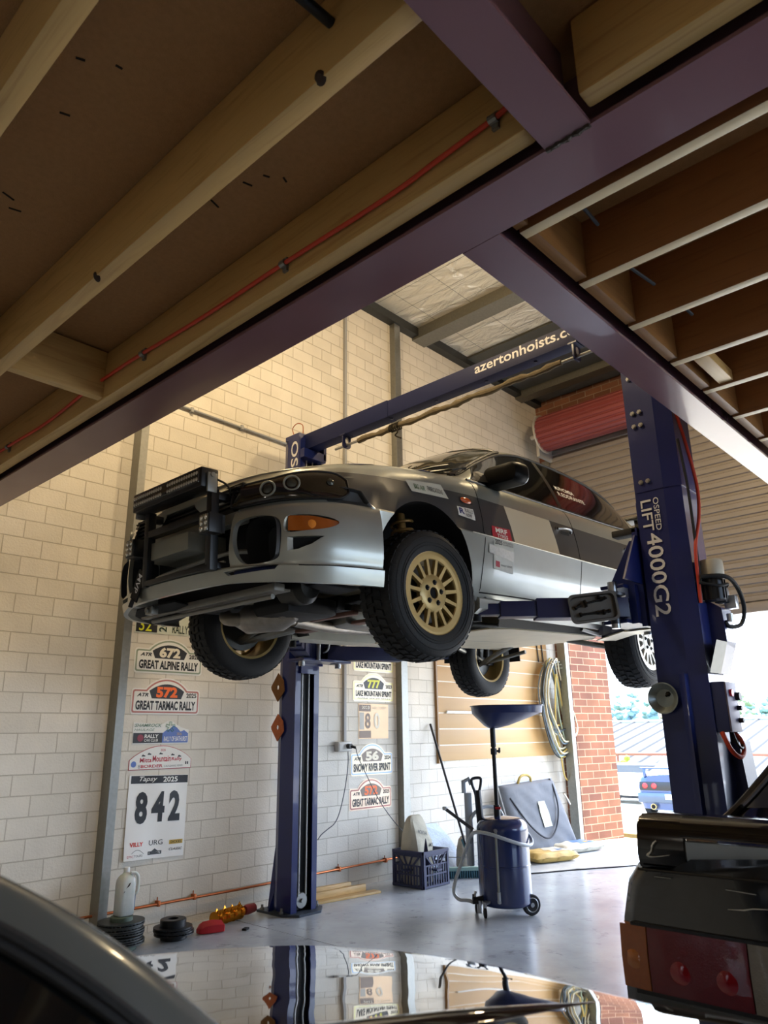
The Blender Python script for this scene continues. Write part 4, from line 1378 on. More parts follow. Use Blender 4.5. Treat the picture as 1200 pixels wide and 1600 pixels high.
# liners behind the openings
for s in (1, -1):
    mb = MB()
    P = rpoly(fog(s))
    cx_, cz_ = .56*s, .37
    mb.rings([[Vector((-.83+.02, -v, z)) for v, z in P], [Vector((-.70, -(cx_+(v-cx_)*.85), cz_+(z-cz_)*.85)) for v, z in P]], True, False, True)
    mb.build('fog_lamp_recess', mat('recess_black', '#2b2c2e', 0.35, 0, 10, 0.1), bumper, local=True)
    # indicator lens following the bumper curve
    mb = MB()
    tl = [.30+.14*i/10 for i in range(11)]
    def indf(a, c):
        v = .672+.120*a
        h = .028+.0*a
        zc = .438
        zz = zc+(c-.5)*2*(.035*(1-.55*max(0, a-.55)/.45))
        # find bumper t with this v
        lo, hi = 0.0, 1.0
        for _ in range(24):
            mid = (lo+hi)/2
            if bplan(mid)[1] > v: lo = mid
            else: hi = mid
        p, n = bump(lo, (zz-.178)/(btop(lo)-.178))
        p = p - n*.006
        return Vector((p.x, s*p.y, p.z))
    mb.grid(indf, [i/10 for i in range(11)], [i/5 for i in range(6)])
    il = mb.build('indicator_lamp', mat('amber_lens', '#a4551c', 0.12, 0, 30, 0.15, coat=0.6), bumper, local=True)
    mb = MB()
    p = indf(.52, .45)
    mb.lathe([(0.0, .004), (.012, .003), (.02, .0), (0, -.002)], p+Vector((-.001, -s*.001, 0)), (-.7, -s*.7, 0), 16)
    mb.build('indicator_bulb', mat('amber_bulb', '#ff9a3c', 0.2), il, local=True)
    mb = MB()
    def inset(t, z, d):
        p, n = bump(t, (z-.178)/(btop(t)-.178)); p = p-n*d
        return Vector((p.x, s*p.y, z))
    mb.grid(lambda t, z: inset(t, z, .026), [.24+.22*i/10 for i in range(11)], [.30, .34, .39])
    mb.build('duct_liner', M_dark, bumper, local=True)
    mb = MB(); mb.grid(lambda t, z: inset(t, z, .024), [.42+.26*i/10 for i in range(11)], [.222, .24, .265])
    mb.build('slot_mesh', mat('blue_mesh', '#1d2850', 0.5), bumper, local=True)

# headlamps: a patch standing proud of the nose corner
def nose(t, z):
    """point on the nose between bumper top and bonnet edge"""
    x, v = bplan(t)
    tt = t if t <= 1 else 2-t
    back = .014 + max(0, z-.56)*.30
    x2, v2 = bplan(min(2, t+.01)); x1, v1 = bplan(max(0, t-.01))
    tx, tv = x2-x1, v2-v1
    l = math.hypot(tx, tv); nx, nv = -tv/l, tx/l
    if nx > 0 and tt > .4: nx, nv = -nx, -nv
    if tt <= .4 and (nv*(1 if t <= 1 else -1)) < 0: nx, nv = -nx, -nv
    return Vector((x-nx*back, -(v-nv*back), z)), Vector((nx, -nv, .35)).normalized()
def hl(a, c):
    """a 0 outer .. 1 inner ; c 0 bottom .. 1 top"""
    t = .125+(.70-.125)*a
    zb = .566 - .028*a
    zt = .694 + .015*math.sin(PI*min(1, a*1.5)) - .052*a
    if a < .12: 
        e = (a/.12)
        zb, zt = zb+(1-e)**2*.035, zt-(1-e)**2*.03
    return t, zb+(zt-zb)*c
for s in (1, -1):
    def hp(a, c, off=.0):
        t, z = hl(a, c)
        p, n = nose(t, z)
        p = p+n*off
        return Vector((p.x, s*p.y, p.z))
    mb = MB()
    A_ = [i/24 for i in range(25)]; C_ = [i/8 for i in range(9)]
    bulge = lambda a, c: .012*math.sin(PI*min(1, max(0, a)))**.5*math.sin(PI*c)**.5 if 0 < a < 1 and 0 < c < 1 else 0
    F = [[mb.V(hp(a, c, .004+bulge(a, c))) for c in C_] for a in A_]
    Bk = [[mb.V(hp(a, c, -.05)) for c in (0, 1)] for a in A_]
    for i in range(24):
        for j in range(8): mb.face((F[i][j], F[i+1][j], F[i+1][j+1], F[i][j+1]))
        mb.face((F[i][0], Bk[i][0], Bk[i+1][0], F[i+1][0]))
        mb.face((F[i][8], F[i+1][8], Bk[i+1][1], Bk[i][1]))
    for i in (0, 24):
        mb.face([F[i][j] for j in range(9)]+[Bk[i][1], Bk[i][0]])
    hlm = mb.build('headlamp', mat('headlamp_smoke', '#1a1b1a', 0.08, 0, 12, 0.2, coat=0.7), CAR, local=True)
    mb = MB()
    edge = [hp(a, 0, .004) for a in A_]+[hp(1, c, .004) for c in C_[1:]]+[hp(a, 1, .004) for a in A_[::-1][1:]]+[hp(0, c, .004) for c in C_[::-1][1:-1]]
    mb.tube(edge, .006, 6, closed=True); mb.build('headlamp_surround', M_trim, hlm, local=True)
    for a, c, r, col in ((.70, .47, .034, 'ring'), (.50, .54, .034, 'ring'), (.16, .55, .017, 'small')):
        t, z = hl(a, c); p, n = nose(t, z); p = p+n*.018
        p = Vector((p.x, s*p.y, p.z)); n = Vector((n.x, s*n.y, n.z*.3)).normalized()
        mb = MB()
        if col == 'ring':
            x_, y_, _ = frame(n)
            mb.tube([p+x_*r*math.cos(2*PI*i/28)+y_*r*math.sin(2*PI*i/28) for i in range(28)], .0048, 8, closed=True)
            mb.build('halo_ring', mat('halo_ring', '#8d8f86', 0.35, 0.1), hlm, local=True)
            mb = MB(); mb.lathe([(0, .006), (.012, .005), (.022, 0), (.022, -.004), (0, -.004)], p, n, 20)
            mb.build('projector_lens', mat('projector_lens', '#3f423d', 0.08, 0.4, coat=0.6), hlm, local=True)
        else:
            mb.lathe([(0, .006), (r*.6, .005), (r, 0), (0, -.003)], p, n, 18)
            mb.build('parking_lamp', mat('parking_lens', '#45463f', 0.12, 0.3), hlm, local=True)
# grille slot between the lamps, radiator and the strut panel in the opening
mb = MB(); mb.bx(-.84, -.80, -.46, .46, .52, .66)
mb.build('grille', mat('grille_black', '#131416', 0.6), CAR, local=True)
mb = MB()
for k in range(5): mb.bx(-.86, -.84, -.44, .44, .555+.02*k, .561+.02*k)
mb.build('grille_slats', M_trim, CAR, local=True)
mb = MB()
mb.rings([[Vector((-.86+.15*(v/.45)**2, v, .645)), Vector((-.84+.15*(v/.45)**2, v, .69)), Vector((-.80+.15*(v/.45)**2, v, .69)), Vector((-.80+.15*(v/.45)**2, v, .645))] for v in [-.5+.1*i for i in range(11)]], True)
mb.build('bonnet_lip', M_trim, CAR, local=True)
mb = MB(); mb.bx(-.70, -.66, -.46, .46, .19, .56)
mb.build('radiator', mat('radiator_black', '#1a1b1d', 0.7, 0.2, 80, 0.3), CAR, local=True)
mb = MB(); mb.bx(-.86, -.80, -.46, .46, .475, .525, .006); mb.build('bumper_beam', mat('beam_silver', '#8f908a', 0.4, 0.5), CAR, local=True)
mb = MB(); mb.bx(-.93, -.72, -.17, .22, .39, .475, .004); mb.build('intercooler_box', mat('box_silver', '#8b8b80', 0.42, 0.4), CAR, local=True)
mb = MB(); mb.tube(smoothpath([(-.74, -.42, .36), (-.80, -.30, .365), (-.82, 0, .35), (-.80, .30, .34), (-.74, .42, .33)], 6), .011, 8); mb.build('cooler_pipe', M_galv, CAR, local=True)
mb = MB(); mb.prism(rrect(-.025, -.04, .025, .04, .01), (-.80, -.26, .295), (0, -1, 0), (0, 0, 1), .01); mb.build('tow_tab', mat('tow_tab_silver', '#a3a49c', 0.4, 0.5), CAR, local=True)

# bull bar, light bar, spot lights -----------------------------------
M_bar = mat('satin_black_bar', '#17181b', 0.38, 0, 30, 0.1)
bb = MB()
xb = -.93
for v in (.36, -.17):
    bb.bx(xb-.02, xb+.02, -v-.02, -v+.02, .26, .63, .003)
bb.bx(xb-.02, xb+.02, -.36, .17, .50, .535, .003)
bb.bx(xb-.02, xb+.02, -.36, .17, .265, .29, .003)
for v in (.36, -.17):
    bb.bx(xb, -.80, -v-.018, -v+.018, .585, .62, .002)
    bb.bx(xb, -.78, -v-.018, -v+.018, .27, .30, .002)
bar = bb.build('bull_bar', M_bar, CAR, local=True)
lb = MB(); lb.bx(-1.00, -.91, -.37, .225, .632, .725, .008)
lbo = lb.build('light_bar', M_bar, CAR, local=True)
lb = MB(); lb.bx(-1.007, -.995, -.355, .21, .652, .712, .003)
lb.build('light_bar_lens', mat('led_lens', '#3a3a38', 0.15, 0, 10, 0.1, coat=0.5), lbo, local=True)
lb = MB()
for r_ in range(2):
    for k in range(28):
        y = -.342+.539*k/27
        if 13 <= k <= 14: continue
        lb.lathe([(.0, .006), (.006, .002), (.0095, .0)], (-1.0072, y, .667+.03*r_), (-1, 0, 0), 8)
lb.build('led_reflectors', mat('led_chrome', '#b5aea2', 0.4, 0.5), lbo, local=True)
for y in (-.378, .235):
    lb = MB(); lb.bx(-.975, -.925, y-.006, y+.006, .61, .70, .004)
    lb.cyl((-.95, y-.012, .69), (-.95, y+.012, .69), .012, n=6)
    lb.build('light_bar_bracket', mat('bracket_grey', '#8b8b86', 0.4, 0.5), lbo, local=True)
lb = MB(); lb.tube(smoothpath([(-.915, -.365, .68), (-.88, -.385, .66), (-.865, -.395, .63), (-.85, -.38, .60)], 5), .005, 6); lb.build('light_bar_cable', M_rubber, lbo, local=True)
for (x, y, z, name) in ((-.99, -.375, .46, 'a'), (-.97, .30, .47, 'b')):
    sm = MB(); sm.bx(x, x+.07, y-.05, y+.03, z-.045, z+.045, .006)
    for k in range(5): sm.bx(x+.07, x+.085, y-.045+.018*k, y-.037+.018*k, z-.04, z+.04)
    so = sm.build('work_lamp', M_bar, CAR, local=True)
    sm = MB(); sm.bx(x-.004, x+.001, y-.042, y+.022, z-.038, z+.038, .001); sm.build('work_lamp_lens', mat('lamp_lens', '#7d7d75', 0.1, 0.3), so, local=True)
    sm = MB()
    for i in range(2):
        for j in range(3):
            sm.lathe([(.0, .006), (.008, .003), (.012, .0)], (x-.004, y-.027+.033*i, z-.025+.025*j), (-1, 0, 0), 10)
    sm.build('work_lamp_leds', mat('led_bright', '#d8d6cc', 0.15, 0.7), so, local=True)
    sm = MB(); sm.bx(x+.03, x+.09, y+.03, y+.06, z-.02, z+.02, .003); sm.build('work_lamp_mount', M_bar, so, local=True)
# tow strap with MVP lettering hanging at the far corner
st_ = MB()
pa, pb_ = Vector((-.945, .20, .345)), Vector((-.94, .285, .215))
d = (pb_-pa)
wv_ = Vector((.01, .075, .035))
nn = d.cross(wv_).normalized()
st_.rings([[pa-wv_*.5, pa+wv_*.5, pa+wv_*.5+nn*.008, pa-wv_*.5+nn*.008], [pb_-wv_*.5, pb_+wv_*.5, pb_+wv_*.5+nn*.008, pb_-wv_*.5+nn*.008]], True)
so = st_.build('tow_strap', mat('strap_black', '#121214', 0.8, 0, 60, 0.2), CAR, local=True, smooth=0)
# lettering reads down the strap on the side that faces forwards
sgn = -1 if nn.x > 0 else 1
off_ = nn*(-.0015) if nn.x > 0 else nn*(.0095)
st_ = MB()
v, fs = text2d('MVP', .01)
V = [st_.V(pa + off_ + d*(.12+.62*q[0]) + wv_*(.28-.56*q[1])) for q in v]
for f in fs: st_.face([V[i] for i in f])
st_.build('strap_lettering', M_lett, so, local=True, smooth=0)
st_ = MB(); st_.tube([pb_, pb_+Vector((.0, .02, -.03))], .012, 6); st_.build('strap_loop', M_rubber, so, local=True)
# dark splash tray hanging under the far side of the bumper
mb = MB()
tr_ = [(-.82, .10, .192), (-.84, .42, .188), (-.76, .58, .182), (-.64, .62, .150), (-.62, .40, .140), (-.66, .12, .175)]
mb.rings([[Vector(p) for p in tr_], [Vector((x, y, z+.008)) for x, y, z in tr_]], True)
mb.build('splash_tray', mat('tray_matt_black', '#0f1012', 0.9, 0, 20, 0.2), CAR, local=True)
mb = MB(); mb.bx(-.84, -.80, .28, .34, .155, .195, .004); mb.lathe([(.0, 0), (.012, 0), (.012, .012), (0, .012)], (-.842, .31, .175), (-1, 0, 0), 14); mb.build('tie_down_bracket', M_galv, CAR, local=True)

# ---------------------------------------------------------------- wheels
M_tyre = mat('tyre_rubber', '#1b1c1d', 0.72, 0, 25, 0.15, 0.15, 90)
M_gold = mat('gold_wheel_paint', '#b39a62', 0.38, 0.35, 20, 0.1, coat=0.1)
def wheel_parts(hub, rimcol, tread=True):
    """hub at the outer rim plane centre, axis towards the camera side (-y)"""
    hx = Vector(hub)
    ax = Vector((0, -1, 0))
    w = bpy.data.objects.new('wheel', None); COL.objects.link(w); w.parent = CAR; WLOC[w] = Vector((0, 0, 0))
    w.location = hx
    mb = MB()
    R = .313
    prof = [(.195, -.005), (.205, .008), (.225, .016), (.262, .020), (.290, .012), (.306, -.004), (R, -.022), (R, -.175), (.306, -.193), (.29, -.207), (.262, -.215), (.225, -.211), (.205, -.203), (.195, -.19)]
    mb.lathe(prof, (0, 0, 0), ax, 72, cap=False, closed=True)
    if tread:
        N = 44
        for i in range(N):
            a0 = 2*PI*i/N
            for row, (h0, h1, sk) in enumerate(((-.002, -.045, .4), (-.052, -.09, -.5), (-.105, -.143, .5), (-.15, -.195, -.4))):
                a = a0 + (PI/N if row % 2 else 0)
                da = PI/N*.62
                r0_, r1_ = R-.006, R+.009
                if row in (0, 3): r1_ = R+.006
                q = []
                for (aa, hh) in ((a-da, h0), (a+da, h0), (a+da+sk*.05, h1), (a-da+sk*.05, h1)):
                    rr1 = r1_ - (.008 if (row == 0 and hh == h0) or (row == 3 and hh == h1) else 0)
                    q.append((aa, hh, rr1))
                lo = [mb.V((r0_*math.cos(aa), -hh, r0_*math.sin(aa))) for aa, hh, _ in q]
                hi = [mb.V((rr1*math.cos(aa), -hh, rr1*math.sin(aa))) for aa, hh, rr1 in q]
                mb.face(hi)
                for k in range(4): mb.face((lo[k], lo[(k+1) % 4], hi[(k+1) % 4], hi[k]))
    mb.build('tyre', M_tyre, w, local=True, smooth=30)
    mb = MB()
    # sidewall ribs
    for r in (.232, .246, .276): mb.tube([(r*math.cos(2*PI*i/64), -.0195+(.003 if r > .27 else 0)+(.001 if r < .24 else 0), r*math.sin(2*PI*i/64)) for i in range(64)], .0022, 5, closed=True)
    mb.build('sidewall_ribs', M_tyre, w, local=True)
    # rim: barrel + lip + face
    mb = MB()
    mb.lathe([(.200, .004), (.206, .008), (.206, .002), (.198, -.02), (.190, -.03), (.186, -.11), (.196, -.19), (.206, -.197), (.206, -.203), (.190, -.198), (.176, -.12), (.180, -.03), (.184, -.006), (.188, .004)], (0, 0, 0), ax, 64, cap=False, closed=True)
    rim = mb.build('rim', rimcol, w, local=True, smooth=30)
    mb = MB()
    n = 15
    mb.lathe([(.164, -.004), (.168, .002), (.190, .004), (.190, -.014), (.166, -.016)], (0, 0, 0), ax, 64, cap=False, closed=True)
    for i in range(n):
        a = 2*PI*(i+.3)/n
        c, s_ = math.cos(a), math.sin(a)
        def P(r, off, h): return (r*c-off*s_, -h, r*s_+off*c)
        mb.rings([[P(.088, -.0105, -.004), P(.088, .0105, -.004), P(.088, .0125, -.026), P(.088, -.0125, -.026)], [P(.13, -.0085, -.001), P(.13, .0085, -.001), P(.13, .010, -.02), P(.13, -.010, -.02)], [P(.168, -.0085, .001), P(.168, .0085, .001), P(.168, .010, -.014), P(.168, -.010, -.014)]], True)
    mb.build('spokes', rimcol, w, local=True, smooth=25)
    mb = MB()
    mb.lathe([(.0285, -.012), (.0285, -.001), (.034, .001), (.06, -.001), (.082, -.002), (.094, -.008), (.094, -.03), (.0285, -.03)], (0, 0, 0), ax, 48, cap=False, closed=True)
    mb.build('hub_face', rimcol, w, local=True)
    mb = MB(); mb.lathe([(0, -.014), (.0285, -.014), (.0285, -.018), (0, -.018)], (0, 0, 0), ax, 24)
    for i in range(5):
        a = 2*PI*(i+.15)/5
        x, z = .052*math.cos(a), .052*math.sin(a)
        mb.lathe([(0, .001), (.0135, .001), (.0135, -.01), (0, -.01)], (x, 0, z), ax, 16)
    mb.build('hub_recess', M_dark, w, local=True)
    mb = MB()
    for i in range(5):
        a = 2*PI*(i+.15)/5
        x, z = .052*math.cos(a), .052*math.sin(a)
        mb.cyl((x, -.001, z), (x, -.008, z), .008, n=6)
        mb.cyl((x, -.008, z), (x, -.012, z), .0045, n=8)
    mb.build('wheel_nut', mat('nut_steel', '#4c4e50', 0.3, 0.8), w, local=True)
    mb = MB(); mb.lathe([(0, -.07), (.14, -.07), (.145, -.075), (.145, -.10), (0, -.10)], (0, 0, 0), ax, 40)
    mb.cyl((0, .03, 0), (0, .10, 0), .06, n=20)
    mb.build('brake_disc', mat('brake_steel', '#5b5a57', 0.4, 0.8, 40, 0.2), w, local=True)
    mb = MB(); mb.bx(-.16, -.08, .055, .13, -.06, .07, .01); mb.build('brake_caliper', mat('caliper_dark', '#2c2d2f', 0.5, 0.4), w, local=True)
    return w
def far(w0, loc):
    """mirror of a wheel for the other side (turned about)"""
    r = w0.copy(); COL.objects.link(r); r.location = loc; r.rotation_euler = (0, 0, PI)
    def cp_(a, par):
        for c in kids(a):
            q = c.copy(); COL.objects.link(q); q.parent = par; cp_(c, q)
    cp_(w0, r)
    return r
M_white_rim = mat('white_wheel_paint', '#c9c6ba', 0.4, 0.2, 20, 0.08)
ZH, ZR = .188, .075
wf = wheel_parts((0.02, -.835, ZH), M_gold)
wf.rotation_euler = (0, 0, rad(-3))
wr = wheel_parts((2.53, -.80, ZR), M_white_rim)
far(wf, (0.02, .78, ZH)).rotation_euler = (0, 0, PI+rad(-6))
far(wf, (2.53, .80, ZR))

# ---------------------------------------------------------------- underside
M_pipe = mat('exhaust_pipe', '#8f877a', 0.4, 0.7, 20, 0.35)
M_alu = mat('alloy_casting', '#8b8a84', 0.4, 0.7, 25, 0.25)
M_ud = mat('underside_dark', '#1c1c1d', 0.6, 0.2, 20, 0.3)
def und(f, name, m, parent=CAR):
    mb = MB(); f(mb); return mb.build(name, m, parent, local=True)
und(lambda b_: b_.prism([(-.02, -.36), (.34, -.40), (.34, .40), (-.02, .36)], (0, 0, .21), (1, 0, 0), (0, 1, 0), .05), 'engine_tray', M_ud)
und(lambda b_: (b_.box((-.33, 0, .40), (.60, 1.0, .22), None, .04), b_.box((-.30, -.42, .29), (.30, .20, .14), None, .05), b_.box((-.28, .40, .28), (.34, .24, .14), None, .05)), 'engine_block', M_ud)
und(lambda b_: (b_.bx(-.74, -.68, -.56, .56, .165, .20, .008), b_.bx(-.68, -.60, -.50, .50, .18, .19), b_.tube([(-.70, -.50, .15), (-.70, .50, .15)], .012, 8)), 'radiator_support', mat('support_grey', '#7f7d76', 0.45, 0.4, 15, 0.25))
und(lambda b_: b_.lathe([(0, -.10), (.06, -.095), (.085, -.06), (.085, .06), (.06, .095), (0, .10)], (-.42, -.34, .235), (0, 1, 0), 24), 'oil_filter_housing', mat('housing_dark', '#34332f', 0.35, 0.6, 20, 0.2))
und(lambda b_: (b_.tube(smoothpath([(-.60, .30, .26), (-.55, .20, .20), (-.58, .05, .17), (-.60, -.15, .19), (-.58, -.35, .25)], 6), .016, 8)), 'radiator_hose', M_rubber)
und(lambda b_: (b_.rings([[Vector((x, y, z)) for y, z in ((-.26, .17), (.26, .17), (.28, .24), (-.28, .24))] for x in (-.08, .06)], True), b_.beam((-.01, -.27, .185), (.0, -.62, .13), .05, .03), b_.beam((-.01, .27, .185), (.0, .62, .13), .05, .03)), 'front_subframe', M_ud)
for s in (1, -1):
    und(lambda b_: (b_.tube(smoothpath([(.0, -s*.70, .10), (.04, -s*.55, .115), (.14, -s*.40, .15), (.24, -s*.34, .17)], 6), [.028]*7+[.034]*7+[.026]*5, 10), b_.tube(smoothpath([(.0, -s*.66, .105), (-.04, -s*.48, .14), (-.03, -s*.34, .17)], 6), .024, 10)), 'control_arm', M_alu)
    und(lambda b_: (b_.tube([(.02, -s*.30, .24), (.02, -s*.72, .19)], .013, 10), b_.lathe([(.02, 0), (.045, .02), (.05, .05), (.03, .09), (.012, .11)], (.02, -s*.68, .195), (0, s, .05), 16, True)), 'drive_shaft', M_ud)
    und(lambda b_: (b_.cyl((.03, -s*.66, .16), (.06, -s*.60, .70), .024), b_.tube([(.05+.055*math.cos(a), -s*.62+.055*math.sin(a), .42+.045*a/(2*PI)) for a in [2*PI*i/16 for i in range(16*4)]], .008, 8)), 'suspension_strut', mat('spring_gold', '#8a6a3a', 0.4, 0.4))
    und(lambda b_: (b_.tube(smoothpath([(2.52, -s*.70, .02), (2.40, -s*.45, .08), (2.34, -s*.25, .13)], 6), .02, 8), b_.tube([(2.58, -s*.70, .03), (2.62, -s*.30, .10)], .016, 8), b_.tube([(2.52, -s*.68, .06), (1.95, -s*.58, .16)], .018, 8)), 'rear_link', M_alu)
    und(lambda b_: (b_.cyl((2.56, -s*.66, .08), (2.60, -s*.60, .60), .024)), 'suspension_strut', M_ud)
    und(lambda b_: b_.bx(2.90, 2.91, -s*.80, -s*.54, .05, .30), 'mud_flap', M_rubber)
und(lambda b_: (b_.tube(smoothpath([(-.44, .22, .17), (-.50, .10, .13), (-.42, -.02, .125), (-.25, -.06, .13)], 8), .034, 12), b_.tube(smoothpath([(-.44, -.30, .185), (-.40, -.20, .14), (-.30, -.10, .13), (-.2, -.05, .13)], 8), .030, 12)), 'exhaust_header', M_pipe)
und(lambda b_: (b_.lathe([(.03, 0), (.055, .04), (.075, .07), (.075, .26), (.055, .30), (.032, .34)], (-.46, .10, .125), (.42, -.9, .02), 20)), 'catalytic_converter', mat('scorched_steel', '#98928a', 0.35, 0.7, 25, 0.35))
und(lambda b_: b_.tube(smoothpath([(-.2, -.05, .13), (.1, -.0, .12), (.5, .05, .13), (1.2, .05, .14), (1.9, .0, .15)], 8), .035, 12), 'exhaust_pipe', M_pipe)
und(lambda b_: (b_.box((.30, 0, .19), (.42, .30, .16), None, .05), b_.cyl((.5, 0, .20), (1.9, 0, .22), .04)), 'gearbox', M_alu)
und(lambda b_: b_.box((-.30, -.18, .165), (.34, .30, .10), None, .045), 'engine_sump', M_ud)
und(lambda b_: (b_.bx(-.10, -.06, -.40, .40, .125, .15, .01), b_.bx(.14, .22, -.34, .34, .12, .14, .008)), 'cross_brace', mat('rusty_brace', '#7c5a4e', 0.5, 0.3, 20, 0.3))
# flat floor guard with a folded edge
def guard(b_):
    P = [(.95, .50), (1.10, .56), (2.2, .56), (2.42, .42), (2.42, -.45), (.95, -.45)]
    b_.rings([[Vector((u, -v, .105+.012*(u-1))) for u, v in P], [Vector((u, -v, .113+.012*(u-1))) for u, v in P]], True)
und(guard, 'floor_guard', mat('guard_alloy', '#cfc7b0', 0.5, 0.2, 6, 0.15))
def gedge(b_):
    b_.rings([[Vector((u, -v, z)) for v, z in ((.56, .113+.012*(u-1)), (.566, .113+.012*(u-1)), (.59, .19), (.584, .19))] for u in (.95, 1.4, 1.9, 2.3)], True)
und(gedge, 'guard_edge', M_ud)
def pan(b_):
    b_.grid(lambda u, v: Vector((u, v, .238 - .025*math.sin(u*5)**2*(1 if abs(v) > .2 else .2))), [.42+.1*i for i in range(18)], [-.74+.0925*i for i in range(17)])
und(pan, 'floor_pan', mat('floor_pan_cream', '#b3a88c', 0.6, 0.05, 8, 0.3, 0.3, 25))

# ---------------------------------------------------------------- decals
M_mrp = mat('red_vinyl', '#b02a38', 0.4)
side_patch('tyre_sticker', M_mrp, [(.548, .548), (.742, .543), (.735, .618), (.555, .613)], off=.003)
side_text('MRF', (.585, .580, .70, .608), M_white, .0045, .03)
side_text('TYRES', (.595, .553, .70, .574), M_white, .0045, .01)
side_patch('event_sticker', mat('pale_sticker', '#cfcfc4', 0.35, 0, 30, 0.1), [(.545, .372), (.73, .36), (.742, .540), (.548, .545)], off=.003)
side_text('2025', (.556, .508, .625, .534), M_ink, .0045, .02)
side_text('AUSTRALIAN RALLY', (.632, .520, .735, .532), M_ink, .0045, .0)
side_text('CHAMPIONSHIP', (.632, .508, .735, .518), M_ink, .0045, .0)
side_patch('sponsor_sticker', mat('silver_vinyl', '#d9dad4', 0.25, 0.3, 60, 0.25), [(.50, .455), (.738, .43), (.742, .485), (.50, .50)], off=.0045)
side_patch('small_badge', M_mrp, [(.562, .385), (.60, .383), (.60, .415), (.562, .417)], off=.0045)
side_text('RALLY SERIES', (.615, .392, .72, .402), M_ink, .0045, .0)
side_patch('association_sticker', M_white, [(.258, .622), (.405, .615), (.402, .680), (.258, .672)], off=.003)
side_text('R', (.27, .634, .315, .668), mat('navy_ink', '#2b2f6b', 0.4), .0045, .04)
side_text('RALLY', (.322, .650, .395, .672), M_ink, .0045, .01)
side_text('NSW', (.322, .624, .375, .644), M_ink, .0045, .01)
side_patch('side_repeater_base', M_trim, [(.302, .702), (.412, .706), (.412, .742), (.302, .738)], off=.002)
mb = MB()
c_ = sp(.357, .722, .0)
mb.rings([[c_+Vector((.05*k*math.cos(2*PI*i/20), -.001-.012*(1-k*k)**.5 if k < 1 else 0, .018*k*math.sin(2*PI*i/20))) for i in range(20)] for k in (1.0, .85, .6, .3, .05)], True)
mb.build('side_repeater', mat('orange_lens', '#c4551f', 0.15, 0, 30, 0.1, coat=0.5), CAR, local=True)
side_patch('wing_sticker', mat('wing_sticker_white', '#d4d3c4', 0.4, 0, 25, 0.05), [(-.085, .688), (.20, .700), (.16, .775), (-.115, .745)], off=.0035)
side_text('BIG AIR', (-.06, .708, .02, .735), mat('green_ink', '#3f6a3a', 0.4), .005, .0)
side_text('FABRICATIONS', (.04, .716, .16, .742), M_ink, .005, .0)
# crew names on the rear window
def wtext(s, u0, u1, t0, t1):
    mb = MB()
    put_text(mb, s, (u0, t0, u1, t1), lambda u, t: win_pt(u, t, .0065, 1), .012)
    mb.build('crew_lettering', M_white, CAR, local=True, smooth=0)
wtext('M.PHOMBA', 1.60, 1.86, .43, .51)
wtext('R.EDDRANTE', 1.60, 1.97, .31, .39)
# aerial / wing mirror stalk at the boot, roof vent edge
mb = MB(); mb.tube(smoothpath([(2.30, -.40, 1.33), (2.6, -.42, 1.24), (2.9, -.42, 1.06)], 6), .012, 8); mb.build('roof_drip', mat('amber_trim', '#7a4a2a', 0.4), CAR, local=True)
# rear wing on the boot
mb = MB(); mb.bx(3.05, 3.25, -.62, .62, 1.13, 1.16, .01); mb.bx(3.10, 3.2, -.6, -.57, .95, 1.13); mb.bx(3.10, 3.2, .57, .6, .95, 1.13)
mb.build('boot_spoiler', M_trim, CAR, local=True)
# ================================================================ stickers on the block wall
WF = lambda d: (lambda x, z: Vector((x, YW-d, z)))
def wflat(poly, d, name, m, parent):
    mb = MB(); mb.face([mb.V((x, YW-d, z)) for x, z in poly])
    return mb.build(name, m, parent, smooth=0)
def wtxt(items, d, name, m, parent):
    mb = MB()
    for s, box, bold, shear in items:
        put_text(mb, s, box, WF(d), bold, shear)
    return mb.build(name, m, parent, smooth=0)
M_orange_v = mat('orange_vinyl', '#f36a12', 0.4)
M_yellow_v = mat('yellow_vinyl', '#dfe23a', 0.4)
M_pinkred = mat('faded_red_vinyl', '#b5736a', 0.45)
M_sage = mat('sage_vinyl', '#8f9c86', 0.45)
M_crimson = mat('crimson_ink', '#b52f3f', 0.4)
M_charc = mat('charcoal_vinyl', '#2b2a2c', 0.4)
M_bluev2 = mat('blue_ink', '#5a74b8', 0.4)
M_cream = mat('cream_vinyl', '#e6ddc6', 0.42)

def plate_outline(x0, z0, w, h, ins=0.0, arch=0.30):
    """rally plate: rounded box with an arched crest. h is the total height"""
    x1, zs = x0+w, z0+h*0.70
    r = 0.022
    P = []
    a, b_, c, e = x0+ins, x1-ins, z0+ins, zs-ins
    rr_ = max(.006, r-ins*.5)
    def arc(cx, cz, a0, a1, n=4):
        return [(cx+rr_*math.cos(rad(a0+(a1-a0)*i/n)), cz+rr_*math.sin(rad(a0+(a1-a0)*i/n))) for i in range(n+1)]
    P += arc(b_-rr_, c+rr_, -90, 0)
    P += arc(b_-rr_, e-rr_, 0, 90)
    # arch between 20% and 80% of the width
    xa, xb = x0+w*.19, x1-w*.19
    ht = h*0.30
    hw = (xb-xa)/2-ins*.6
    cx = (xa+xb)/2
    R = (hw*hw+ht*ht)/(2*ht)
    cz = zs+ht-ins-R
    a0 = math.asin(min(1, hw/R))
    for i in range(17):
        t = a0-2*a0*i/16
        P.append((cx+R*math.sin(t), cz+R*math.cos(t)))
    P += arc(a+rr_, e-rr_, 90, 180)
    P += arc(a+rr_, c+rr_, 180, 270)
    return P
def dome(x0, z0, w, h):
    cx = x0+w/2
    zb = z0+h*.43
    hw = w*.255
    ht = h*.40
    P = [(cx-hw*.84, zb), (cx+hw*.84, zb)]
    for i in range(13):
        t = i/12
        x = hw-2*hw*t
        z = zb+ht*.52+ht*.48*(1-(abs(x)/hw)**2.0)
        P.append((cx+x, z))
    return P
